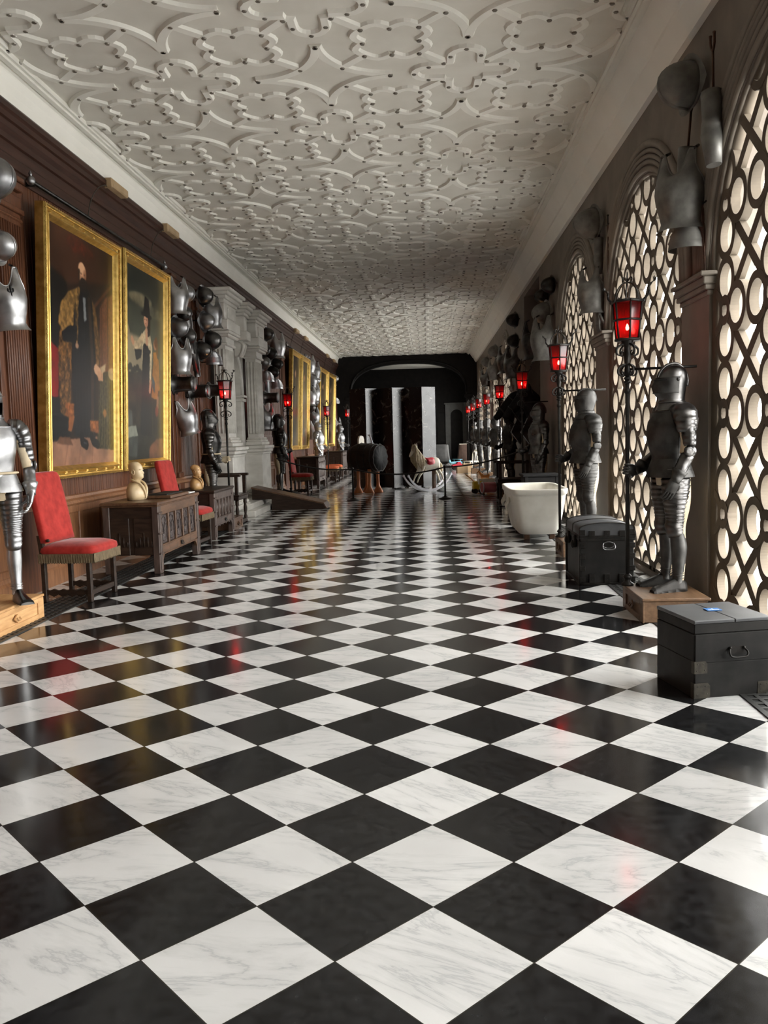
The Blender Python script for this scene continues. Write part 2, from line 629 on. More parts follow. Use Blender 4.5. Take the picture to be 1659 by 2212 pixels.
def strip(mb, pts, closed=False, w=0.095, h=0.022):
    """a flat-bottomed plaster rib along pts (in the ceiling plane)"""
    P = [V((p[0], p[1], 0)) for p in pts]
    m = len(P)
    rings = []
    for i in range(m):
        a = P[(i - 1) % m] if (closed or i > 0) else P[0]
        b = P[(i + 1) % m] if (closed or i < m - 1) else P[-1]
        t = (b - a)
        if t.length < 1e-6:
            t = V((1, 0, 0))
        t.normalize()
        nrm = V((-t.y, t.x, 0))
        wa, wb = w / 2 + 0.010, w / 2 - 0.010
        rings.append([P[i] + nrm * wa + V((0, 0, CZ + 0.002)), P[i] + nrm * wb + V((0, 0, CZ - h)), P[i] - nrm * wb + V((0, 0, CZ - h)), P[i] - nrm * wa + V((0, 0, CZ + 0.002))])
    if closed:
        rings.append(rings[0])
    mb.loft(rings, cap=not closed, smooth=False)


rib = MB()
bos = MB()


def boss(x, y):
    c = V((x, y, CZ - 0.024))
    r0 = [c + V((0.026 * math.cos(PI * k / 3), 0.026 * math.sin(PI * k / 3), 0.004)) for k in range(6)]
    r1 = [c + V((0.020 * math.cos(PI * k / 3), 0.020 * math.sin(PI * k / 3), -0.010)) for k in range(6)]
    bos.loft([r0, r1])


for j in range(-4, 21):
    cy = NY + SYY * j
    for i in range(4):
        cx = NX + SXX * i
        q = 0.25
        for a in range(4):                       # double-lobed sides of the middle square
            ca, sa = math.cos(a * PI / 2), math.sin(a * PI / 2)
            for s in (-1, 1):
                loc = [(q + 0.075 * math.sin(PI * t / 6), s * q * (1 - t / 6)) for t in range(7)]
                strip(rib, [(cx + x * ca - y * sa, cy + x * sa + y * ca) for x, y in loc], w=0.08, h=0.0215 + 0.0006 * a + 0.0003 * s)
            boss(cx + q * ca, cy + q * sa)
            boss(cx + q * (ca - sa), cy + q * (sa + ca))
            # quadrant a spans angle a*90 .. a*90+90
            node = (i + j + a + 1) % 2 == 0        # does this quadrant face a cross?
            d = a * PI / 2 + PI / 4
            ex, ey = math.cos(d), math.sin(d)
            if node:
                strip(rib, [(cx + 0.27 * (ca - sa), cy + 0.27 * (sa + ca)), (cx + (SXX / 2 - 0.2) * (ca - sa), cy + (SYY / 2 - 0.2) * (sa + ca))])
            else:
                strip(rib, [(cx + 0.27 * (ca - sa), cy + 0.27 * (sa + ca)), (cx + RC * ex, cy + RC * ey)])
                strip(rib, arc((cx, cy), RC, a * PI / 2 + 0.03, a * PI / 2 + PI / 2 - 0.03, 16), h=0.024 + 0.0012 * ((i + 2 * j) % 4) + 0.0003 * a)
                boss(cx + RC * ex, cy + RC * ey)
                for s in (0.05, PI / 2 - 0.05):
                    boss(cx + RC * math.cos(a * PI / 2 + s), cy + RC * math.sin(a * PI / 2 + s))
    for i in range(5):                            # crosses in every second gap
        nx, ny = NX + SXX * (i - 0.5), cy + SYY / 2
        if (i + j) % 2 != 0:
            continue
        ol = []
        for a in range(4):
            ca, sa = math.cos(a * PI / 2), math.sin(a * PI / 2)
            loc = [(0.2, -0.14), (0.34, -0.14)] + [(0.34 + 0.14 * math.sin(t * PI / 8), -0.14 * math.cos(t * PI / 8)) for t in range(1, 8)] + [(0.34, 0.14), (0.2, 0.14), (0.2, 0.2)]
            lim = [(x * ca - y * sa, x * sa + y * ca) for x, y in loc]
            ol += lim
            boss(nx + 0.48 * ca, ny + 0.48 * sa)
            boss(nx + 0.2 * (ca - sa), ny + 0.2 * (sa + ca))
            boss(nx + 0.34 * ca - 0.14 * sa, ny + 0.34 * sa + 0.14 * ca)
            boss(nx + 0.34 * ca + 0.14 * sa, ny + 0.34 * sa - 0.14 * ca)
        ol = [(max(-3.62, min(1.77, nx + x)), ny + y) for x, y in ol]
        strip(rib, ol, closed=True, w=0.085, h=0.0275)
for x in (-3.67, 1.82):
    rib.span((x - 0.055, Y0, CZ - 0.05), (x + 0.055, Y1, CZ + 0.01))
    rib.span((x - 0.025, Y0, CZ - 0.075), (x + 0.025, Y1, CZ))
rib.build('strapwork', 'relief_plaster', ceil, fix=False, kind=S)
bos.build('ceiling_boss', 'boss', ceil, fix=False, kind='stuff')


def run(name, prof, y0, y1, m, parent=None, smooth=False):
    """moulding: profile (x, z) carried along Y"""
    b = MB()
    b.ext([(x, y0, z) for x, z in prof], (0, y1 - y0, 0), smooth)
    return b.build(name, m, parent, kind=S)


run('trim_1', [(-3.70, 4.94), (-3.70, 4.885), (-3.715, 4.88), (-3.72, 4.865), (-3.75, 4.86), (-3.76, 4.85), (-3.79, 4.80), (-3.805, 4.72), (-3.81, 4.6), (-4.2, 4.6), (-4.2, 4.94)], Y0, Y1, 'frieze')
run('trim_2', [(1.86, 4.94), (1.875, 4.88), (1.93, 4.80), (2.0, 4.70), (2.02, 4.69), (2.11, 4.52), (2.4, 4.52), (2.4, 4.94)], Y0, Y1, 'frieze')

# ---- left wall: boards, panelled dado, cornice
DOOR = (15.05, 18.82)                        # stone portal in the left wall
wl = MB()
pitch = 0.118
for a, b_ in ((Y0, 16.05), (17.80, Y1)):
    wl.span((-4.2, a, 0), (LX - 0.012, b_, 4.7))
    nb = int((b_ - a) / pitch)
    for i in range(nb):
        y = a + i * pitch
        wl.ext([(LX - 0.013, y, 0.86), (LX - 0.013, y + pitch, 0.86), (LX, y + pitch - 0.007, 0.86), (LX, y + 0.007, 0.86)], (0, 0, 3.36))
        wl.ext([(LX, y + pitch * 0.46, 0.86), (LX, y + pitch * 0.54, 0.86), (LX + 0.004, y + pitch * 0.52, 0.86), (LX + 0.004, y + pitch * 0.48, 0.86)], (0, 0, 3.36)) if i % 2 else None
for a, b_ in ((Y0, 16.05), (17.80, Y1)):
    wl.span((LX - 0.01, a, 1.52), (LX + 0.008, b_, 1.56)) if a > 0 else None
wall_left = wl.build('wall_left', 'panel_wood', kind=S)
dd = MB()
for a, b_ in ((Y0, 15.0), (18.85, Y1)):
    dd.span((LX - 0.02, a, 0.1), (LX + 0.012, b_, 0.80))
    n_ = int((b_ - a) / 0.62)
    for i in range(n_ + 1):
        y = a + i * (b_ - a) / n_
        dd.span((LX, y - 0.05, 0.22), (LX + 0.035, y + 0.05, 0.79), 0.008)
    dd.span((LX, a, 0.70), (LX + 0.034, b_, 0.79), 0.008)
    dd.span((LX, a, 0.2), (LX + 0.034, b_, 0.30), 0.008)
dd.build('dado', 'dado_wood', wall_left, kind=S)
for q, (a, b_) in enumerate(((Y0, 15.0), (18.85, Y1))):
    run('trim_%d' % (3 + q), [(LX, 0.79), (LX + 0.06, 0.79), (LX + 0.075, 0.81), (LX + 0.06, 0.84), (LX + 0.03, 0.86), (LX + 0.025, 0.89), (LX, 0.9)], a, b_, 'dado_wood')
    o = run('baseboard_left', [(LX, 0), (LX + 0.07, 0), (LX + 0.07, 0.16), (LX + 0.05, 0.19), (LX + 0.04, 0.23), (LX, 0.24)], a, b_, 'dado_wood')
run('trim_5', [(LX - 0.05, 4.02), (LX + 0.02, 4.02), (LX + 0.025, 4.10), (LX + 0.04, 4.11), (LX + 0.045, 4.2), (LX + 0.03, 4.22), (LX + 0.035, 4.32), (LX + 0.06, 4.33), (LX + 0.065, 4.38), (LX + 0.10, 4.42), (LX + 0.11, 4.47), (LX + 0.135, 4.48), (LX + 0.14, 4.53), (LX + 0.165, 4.55), (LX + 0.165, 4.60), (LX + 0.15, 4.625), (LX - 0.05, 4.64)], Y0, Y1, 'cornice_wood')


def pilaster(y, w=0.42, parent=wall_left):
    b = MB()
    b.span((LX - 0.01, y - w / 2 - 0.10, 0.9), (LX + 0.025, y + w / 2 + 0.10, 4.03), 0.006)
    b.span((LX, y - w / 2, 0.9), (LX + 0.05, y + w / 2, 3.74), 0.005)
    nf = 9
    for i in range(nf):
        yy = y - w / 2 + w * (i + 0.5) / nf
        b.tube([(LX + 0.05, yy, 0.98), (LX + 0.05, yy, 3.56)], w / nf * 0.36, 6)
    for z, d, h in ((0.93, 0.075, 0.08), (3.62, 0.065, 0.03), (3.70, 0.085, 0.05), (3.78, 0.06, 0.12), (3.93, 0.085, 0.08), (4.0, 0.10, 0.05)):
        b.span((LX, y - w / 2 - d * 0.4, z - h / 2), (LX + d, y + w / 2 + d * 0.4, z + h / 2), 0.008)
    b.span((LX, y - w / 2 - 0.05, 0.0), (LX + 0.075, y + w / 2 + 0.05, 0.82), 0.01)
    return b.build('pilaster', 'panel_wood', parent, kind=S)


for y in (4.4, 8.0, 13.1, 14.55, 19.3, 23.1, 27.25, 29.2, 35.0, 36.4):
    pilaster(y, 0.42 if y not in (13.1, 14.55, 27.25, 29.2) else 0.16)

# ---- stone portal in the left wall (door_1)
d1 = bpy.data.objects.new('door_1', None)
COL.objects.link(d1)
d1['kind'] = S


def dpart(name, b, m='marble'):
    return b.build(name, m, d1, kind=S)


b = MB()
b.span((-4.75, 15.9, 0), (-4.65, 18.0, 4.4))
b.span((-4.75, 15.9, 4.3), (-3.9, 18.0, 4.4))
b.span((-4.75, 15.9, -0.02), (-3.9, 16.05, 4.35))
b.span((-4.75, 17.80, -0.02), (-3.9, 18.0, 4.35))
dpart('niche', b)
b = MB()                                      # arched frame within the opening
yc, rr_ = 16.925, 0.62
b.span((-4.02, 16.0, 0), (-3.87, yc - rr_, 2.35))
b.span((-4.02, yc + rr_, 0), (-3.87, 17.85, 2.35))
pts = [(yc + rr_ * math.cos(PI - PI * i / 20), 2.35 + rr_ * 1.35 * math.sin(PI * i / 20)) for i in range(21)]
for i in range(20):
    (ya, za), (yb_, zb_) = pts[i], pts[i + 1]
    b.ext([(-3.87, ya, za), (-3.87, yb_, zb_), (-3.87, yb_, 3.5), (-3.87, ya, 3.5)], (-0.22, 0, 0))
for z, d, h in ((2.28, 0.05, 0.06), (2.36, 0.07, 0.05)):
    b.span((-4.02, 16.0, z - h / 2), (-3.87 + d, yc - rr_ + 0.03, z + h / 2), 0.01)
    b.span((-4.02, yc + rr_ - 0.03, z - h / 2), (-3.87 + d, 17.85, z + h / 2), 0.01)
b.tube([(-3.86, y + (y - yc) * 0.10, z + 0.04) for y, z in pts], 0.045, 8)
dpart('arch', b)
b = MB()
b.box((-3.74, yc, 3.28), (0.16, 0.2, 0.34), 0.02)
b.tube(crv([(-3.72, yc - 0.09, 3.42), (-3.62, yc - 0.09, 3.34), (-3.64, yc - 0.09, 3.22), (-3.7, yc - 0.09, 3.1)], 5), 0.03, 6)
b.tube(crv([(-3.72, yc + 0.09, 3.42), (-3.62, yc + 0.09, 3.34), (-3.64, yc + 0.09, 3.22), (-3.7, yc + 0.09, 3.1)], 5), 0.03, 6)
dpart('keystone', b)
b = MB()                                      # panelled leaf at the back of the niche
b.span((-4.3, 16.25, 0.3), (-4.24, 17.6, 3.4))
for z in (0.5, 1.0, 1.5, 2.0, 2.5):
    b.box((-4.235, yc, z + 0.22), (0.03, 0.9, 0.36), 0.012)
dpart('door_leaf', b)
for y0_ in (15.05, 17.75):
    yq = y0_ + 0.535
    b = MB()
    b.span((-3.88, y0_ + 0.06, 0.3), (-3.52, y0_ + 1.01, 1.22), 0.01)
    for z0_, z1_, e_ in ((0.17, 0.26, 0.0), (0.26, 0.32, 0.02), (0.32, 0.38, 0.045), (1.14, 1.19, 0.05), (1.19, 1.26, 0.02), (1.26, 1.33, -0.01)):
        b.span((-4.0, y0_ + e_, z0_), (-3.45 - e_, y0_ + 1.07 - e_, z1_), 0.012)
    dpart('pedestal', b)
    b = MB()
    zz = [1.33, 1.45]
    b.box((-3.70, yq, 1.37), (0.36, 0.84, 0.07), 0.012)
    b.box((-3.71, yq, 1.43), (0.33, 0.78, 0.05), 0.015)
    b.box((-3.71, yq, 1.48), (0.29, 0.72, 0.05), 0.015)
    b.box((-3.73, yq, 2.36), (0.22, 0.62, 1.78))
    for i in range(8):
        yy = yq - 0.31 + 0.62 * (i + 0.5) / 8
        b.tube([(-3.622, yy, 1.58), (-3.622, yy, 3.10)], 0.024, 8)
    for i in range(3):
        xx = -3.66 - 0.068 * i
        b.tube([(xx, yq - 0.308, 1.58), (xx, yq - 0.308, 3.10)], 0.022, 8)
    b.box((-3.72, yq, 3.19), (0.30, 0.70, 0.05), 0.012)
    b.box((-3.72, yq, 3.26), (0.26, 0.64, 0.12), 0.01)
    b.box((-3.70, yq, 3.34), (0.36, 0.80, 0.06), 0.015)
    b.box((-3.69, yq, 3.39), (0.40, 0.86, 0.05), 0.012)
    dpart('column', b)
for y0_, y1_, e_ in ((15.05, 16.05, 0.0), (16.05, 17.80, -0.17), (17.80, 18.80, 0.0), (16.75, 17.1, -0.02)):
    b = MB()
    b.span((-4.0, y0_, 3.42), (-3.50 + e_, y1_, 3.60), 0.01)
    b.span((-4.0, y0_ + 0.05, 3.60), (-3.56 + e_, y1_ - 0.05, 3.90), 0.01)
    if y1_ - y0_ < 1.2 and y1_ - y0_ > 0.5:
        b.box((-3.555 + e_, (y0_ + y1_) / 2, 3.74), (0.03, 0.5, 0.2), 0.012)
    for z, d in ((3.90, 0.02), (3.96, 0.06), (4.02, 0.11), (4.08, 0.16)):
        b.span((-4.0, y0_ - d * 0.8, z), (-3.56 + e_ + d, y1_ + d * 0.8, z + 0.062), 0.012)
    dpart('entablature', b)
b = MB()
b.span((-4.7, 15.62, 0), (-3.26, 18.3, 0.115), 0.012)
b.span((-4.7, 15.75, 0.11), (-3.42, 18.6, 0.22), 0.012)
dpart('step', b)

# ---- right wall with arched window openings
wr = MB()
N_ = 28


def archz(t):
    return SPR + RISE * math.sin(t)


def opening(ya):
    pts = [(ya, ZB), (ya, SPR)]
    for i in range(1, N_):
        t = PI - PI * i / N_
        pts.append((ya + OW / 2 + OW / 2 * math.cos(t), archz(t)))
    pts += [(ya + OW, SPR), (ya + OW, ZB)]
    return pts


edges = [Y0]
WT = 2.5
for k in BAYS:
    ya = BAY0 + PER * k
    pts = opening(ya)
    for i in range(1, len(pts) - 2):
        (a, za), (c, zc) = pts[i], pts[i + 1]
        wr.add([(WX, a, za), (WX, c, zc), (WX, c, 4.6), (WX, a, 4.6)], [(0, 1, 2, 3)], False)
        wr.add([(WT, a, za), (WT, c, zc), (WT, c, 4.6), (WT, a, 4.6)], [(0, 1, 2, 3)], False)
    for i in range(1, len(pts) - 2):
        (a, za), (c, zc) = pts[i], pts[i + 1]
        wr.add([(WX, a, za), (WX, c, zc), (WT, c, zc), (WT, a, za)], [(0, 1, 2, 3)], False)
    wr.span((WX, ya, -0.05), (WT, ya + OW, ZB))
    wr.span((WX, ya, 4.6), (WT, ya + OW, 4.95))
    edges += [ya, ya + OW]
edges.append(YB)
REC = (16.4, 18.9)
for a, c in zip(edges[::2], edges[1::2]):
    if a < REC[0] < c:
        wr.span((WX, a, 0), (WT, REC[0], 4.95))
        wr.span((WX, REC[1], 0), (WT, c, 4.95))
        wr.span((WX, REC[0], 4.4), (WT, REC[1], 4.95))
    else:
        wr.span((WX, a, 0), (WT, c, 4.95))
wall_right = wr.build('wall_right', 'wall_plaster', kind=S, fix=False)
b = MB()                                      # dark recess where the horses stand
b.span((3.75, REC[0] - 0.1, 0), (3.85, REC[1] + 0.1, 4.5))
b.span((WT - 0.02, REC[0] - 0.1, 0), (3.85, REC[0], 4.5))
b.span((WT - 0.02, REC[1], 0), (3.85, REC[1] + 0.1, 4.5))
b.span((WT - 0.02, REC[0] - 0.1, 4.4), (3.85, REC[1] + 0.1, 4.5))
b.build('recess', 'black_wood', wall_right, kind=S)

# reeded arch mouldings and imposts
am = MB()
im = MB()
for k in BAYS[:8]:
    ya = BAY0 + PER * k
    yc = ya + OW / 2
    for j, (off, r, xo) in enumerate(((-0.012, 0.020, 0.03), (0.032, 0.028, -0.004), (0.092, 0.022, -0.010), (0.142, 0.022, -0.014), (0.192, 0.022, -0.014), (0.255, 0.036, -0.010))):
        if k < 0 and j % 2:
            continue
        ra, rz_ = OW / 2 + off, RISE + off
        P = [(WX + xo, yc + ra * math.cos(PI - PI * i / 30), SPR + rz_ * math.sin(PI * i / 30)) for i in range(31)]
        am.tube(P, r, 6)
for k in range(-2, 9):
    a = BAY0 + PER * k + OW
    c = a + PER - OW
    if k in (3,):
        continue
    if k in (2, 4):
        a, c = (a, a + 0.7) if k == 2 else (c - 0.7, c)
    for z0_, z1_, d in ((2.46, 2.50, 0.015), (2.50, 2.54, 0.04), (2.54, 2.60, 0.055), (2.60, 2.635, 0.08)):
        im.span((WX - d, a - d * 0.6, z0_), (WX + 0.12, c + d * 0.6, z1_), 0.008)
am.build('arch_moulding', 'stone_trim', wall_right, kind=S)
im.build('impost', 'stone_trim', wall_right, kind=S)

# pierced lattice of the windows
QX, QZ = 0.83, 0.755


def ring(mb, y, z, ro, ri, n=36, d=0.070, e=0.0):
    A = [[], [], [], []]
    for k in range(n):
        c, s = math.cos(2 * PI * k / n), math.sin(2 * PI * k / n)
        A[0].append((e, y + ro * c, z + ro * s))
        A[1].append((e, y + ri * c, z + ri * s))
        A[2].append((d - e, y + ri * c, z + ri * s))
        A[3].append((d - e, y + ro * c, z + ro * s))
    mb.loft(A + [A[0]], cap=False, smooth=False)


la = MB()
yc = OW / 2
d_ = 0.070
jz0, jz1 = -1, 6
for ci in range(-2, 3):
    for half in (0, 1):
        y = yc + (ci + 0.5) * QX if half == 0 else yc + ci * QX
        for jz in range(jz0, jz1):
            z = 0.045 + QZ * (jz + 0.5 * half) + (0.0)
            if half == 0:
                for e_i, (yy, zz_, ro, ri) in enumerate(((y, z, 0.110, 0.050), (y + 0.228, z, 0.180, 0.121), (y - 0.228, z, 0.180, 0.121), (y, z + 0.215, 0.180, 0.121), (y, z - 0.215, 0.180, 0.121))):
                    top = SPR + RISE * math.sqrt(max(0, 1 - ((yy - yc) / (OW / 2)) ** 2)) if zz_ > SPR else 99
                    if -0.2 < yy < OW + 0.2 and zz_ < min(top, 4.2) + 0.12 and zz_ > -0.15:
                        ring(la, yy, zz_, ro, ri, e=0.0022 * e_i)
            else:
                if not (-0.1 < y < OW + 0.1) or z > 4.1:
                    continue
                for s in (-1, 1):
                    e0 = 0.013 if s > 0 else 0.016
                    dy, dz = QX * 0.31, QZ * 0.31 * s
                    la.ext([(e0, y - dy - 0.027, z - dz + 0.027 * s), (e0, y + dy - 0.027, z + dz + 0.027 * s), (e0, y + dy + 0.027, z + dz - 0.027 * s), (e0, y - dy + 0.027, z - dz - 0.027 * s)], (d_ - 2 * e0, 0, 0))
pf = [(yy - 0.0, zz_) for yy, zz_ in opening(0.0)]
la.tube([(0.045, p[0] + (yc - p[0]) * 0.0, p[1]) for p in pf], 0.06, 6)
la.span((0.0, 0, 0.0), (d_, OW, 0.09))
wi = 0
lat0 = None
for k in BAYS:
    wi += 1
    if lat0 is None:
        lat0 = la.build('window_1', 'lattice', kind=S, fix=False)
        o = lat0
    else:
        o = lat0.copy()
        o.name = 'window_%d' % wi
        COL.objects.link(o)
    o.location = (WX + 0.035, BAY0 + PER * k, 0.0)

# floor heating grilles
gm = MATS['grille']
for x0_, x1_, y0_, y1_, m_ in ((1.66, 2.06, 0.5, 16.0, 21), (-3.54, -3.19, 0.5, 14.9, 22)):
    b = MB()
    b.span((x0_, y0_, 0.0), (x0_ + 0.03, y1_, 0.007))
    b.span((x1_ - 0.03, y0_, 0.0), (x1_, y1_, 0.007))
    for q in range(1, 5):
        xx = x0_ + (x1_ - x0_) * q / 5
        b.span((xx - 0.012, y0_, 0.0015), (xx + 0.012, y1_, 0.006))
    ny = int((y1_ - y0_) / 0.075)
    for i in range(ny + 1):
        y = y0_ + i * (y1_ - y0_) / ny
        b.span((x0_, y - 0.014, 0.001), (x1_, y + 0.014, 0.0055))
    o = b.build('trim_%d' % (m_ - 15), 'grille', kind=S, fix=False)
    b = MB()
    b.span((x0_, y0_, -0.01), (x1_, y1_, 0.0012))
    b.build('grille_bed', 'slot', o, kind=S)

# ---- far arch and the room beyond
wf = MB()
ax0, ax1, asz, arise = -3.3, 1.70, 3.15, 1.40
for x0_, x1_ in ((-4.8, ax0), (ax1, 2.6)):
    wf.span((x0_, Y1, 0), (x1_, Y1 + 0.35, 5.0))
P = []
for i in range(33):
    t = PI - PI * i / 32
    c, s = math.cos(t), math.sin(t)
    P.append(((ax0 + ax1) / 2 + (ax1 - ax0) / 2 * math.copysign(abs(c) ** 0.8, c), asz + arise * abs(s) ** 0.75))
for i in range(32):
    (a, za), (c, zc) = P[i], P[i + 1]
    wf.ext([(a, Y1, za), (c, Y1, zc), (c, Y1, 5.0), (a, Y1, 5.0)], (0, 0.35, 0))
wf.tube([(x, Y1 - 0.01, z + 0.12) for x, z in P], 0.05, 6)
wf.span((ax0 - 0.25, Y1 - 0.06, asz - 0.12), (ax0 + 0.06, Y1 + 0.35, asz + 0.03), 0.015)
wf.span((ax1 - 0.06, Y1 - 0.06, asz - 0.12), (ax1 + 0.25, Y1 + 0.35, asz + 0.03), 0.015)
wf.build('wall_far', 'black_wood', kind=S)
b = MB()
b.span((-4.8, YB, 0), (3.0, YB + 0.1, 5.0))
b.span((-4.8, Y1, 0), (-4.7, YB, 5.0))
for i in range(12):
    b.box((-4.3 + i * 0.56, YB - 0.01, 1.5), (0.46, 0.03, 2.2), 0.012)
b.build('wall_back', 'black_wood', kind=S)
b = MB()
b.span((-4.8, YB - 0.05, 0), (0.9, YB, 0.26), 0.01)
b.span((1.98, YB - 0.05, 0), (2.2, YB, 0.26), 0.01)
b.build('baseboard_back', 'grey_stone', kind=S)
b = MB()                                       # pale door surround in the back wall
b.span((0.94, YB - 0.10, 0), (1.22, YB, 3.05), 0.015)
b.span((1.84, YB - 0.10, 0), (2.08, YB, 3.05), 0.015)
P = [(1.53 + 0.31 * math.cos(PI - PI * i / 14), 2.45 + 0.3 * math.sin(PI * i / 14)) for i in range(15)]
for i in range(14):
    (a, za), (c, zc) = P[i], P[i + 1]
    b.ext([(a, YB - 0.10, za), (c, YB - 0.10, zc), (c, YB - 0.10, 3.05), (a, YB - 0.10, 3.05)], (0, 0.1, 0))
b.span((0.88, YB - 0.14, 3.02), (2.12, YB, 3.10), 0.015)
d2 = b.build('door_2', 'grey_stone', kind=S)
b = MB()
b.span((1.2, YB - 0.03, 0), (1.86, YB - 0.005, 2.85))
b.build('door_leaf', 'black_wood', d2, kind=S)
b = MB()                                       # wall behind the viewer
b.span((-4.8, Y0 - 0.1, 0), (3.0, Y0, 5.0))
b.build('wall_rear', 'cornice_wood', kind=S)

# ================================================================== SUITS OF ARMOUR
TORSO = [  # z, centre x, front, back, half width
    (1.02, 0.00, 0.150, 0.125, 0.165), (1.10, 0.00, 0.145, 0.115, 0.150), (1.18, 0.01, 0.165, 0.120, 0.162),
    (1.28, 0.01, 0.185, 0.135, 0.182), (1.38, 0.00, 0.175, 0.145, 0.190), (1.46, -0.01, 0.135, 0.130, 0.170), (1.52, -0.01, 0.090, 0.090, 0.110)]


def oval(z, cx, f, b, w, n=28, ridge=0.0, a0=0.0, a1=2 * PI, sc=1.0, full=True):
    out = []
    m = n if full else n + 1
    for k in range(m):
        t = a0 + (a1 - a0) * k / n
        c, s = math.cos(t), math.sin(t)
        x = (f if c > 0 else b) * c + ridge * max(0, c) ** 10
        out.append(V((cx + x * sc, w * s * sc, z)))
    return out


def hand(mb, base, dirv, palm, hold=None, s=1.0, side=1):
    """gauntlet hand: palm block, four bent fingers and a thumb; hold = pole centre to close on"""
    base, d = V(base), V(dirv).normalized()
    nrm = V(palm).normalized()
    nrm = (nrm - d * nrm.dot(d)).normalized()
    w = d.cross(nrm) * side
    limb(mb, [base - d * 0.01, base + d * 0.045 * s, base + d * 0.095 * s], [(0.026 * s, 0.036 * s), (0.024 * s, 0.046 * s), (0.016 * s, 0.044 * s)], 12, front=tuple(nrm))
    for i in range(4):
        l = (0.068, 0.08, 0.075, 0.058)[i] * s
        p0 = base + d * 0.088 * s + w * ((i - 1.5) * -0.021 * s)
        if hold is not None:
            q = [p0, p0 + d * l * 0.42 + nrm * 0.006, p0 + d * l * 0.55 + nrm * l * 0.42, p0 + d * l * 0.2 + nrm * l * 0.68]
        else:
            q = [p0, p0 + d * l * 0.45 + nrm * 0.006 * s, p0 + d * l * 0.78 + nrm * l * 0.22, p0 + d * l * 0.95 + nrm * l * 0.48]
        mb.tube(crv(q, 3), [0.0105 * s] * 4 + [0.0095 * s] * 3 + [0.0085 * s] * 2 + [0.0065 * s], 8)
    t0 = base + d * 0.02 * s + w * 0.034 * s
    q = [t0, t0 + d * 0.03 * s + w * 0.02 * s + nrm * 0.012 * s, t0 + d * 0.058 * s + w * 0.016 * s + nrm * 0.034 * s, t0 + d * 0.072 * s + nrm * 0.05 * s + w * 0.004]
    mb.tube(crv(q, 3), [0.0125 * s] * 5 + [0.011 * s] * 3 + [0.008 * s] * 2, 8)


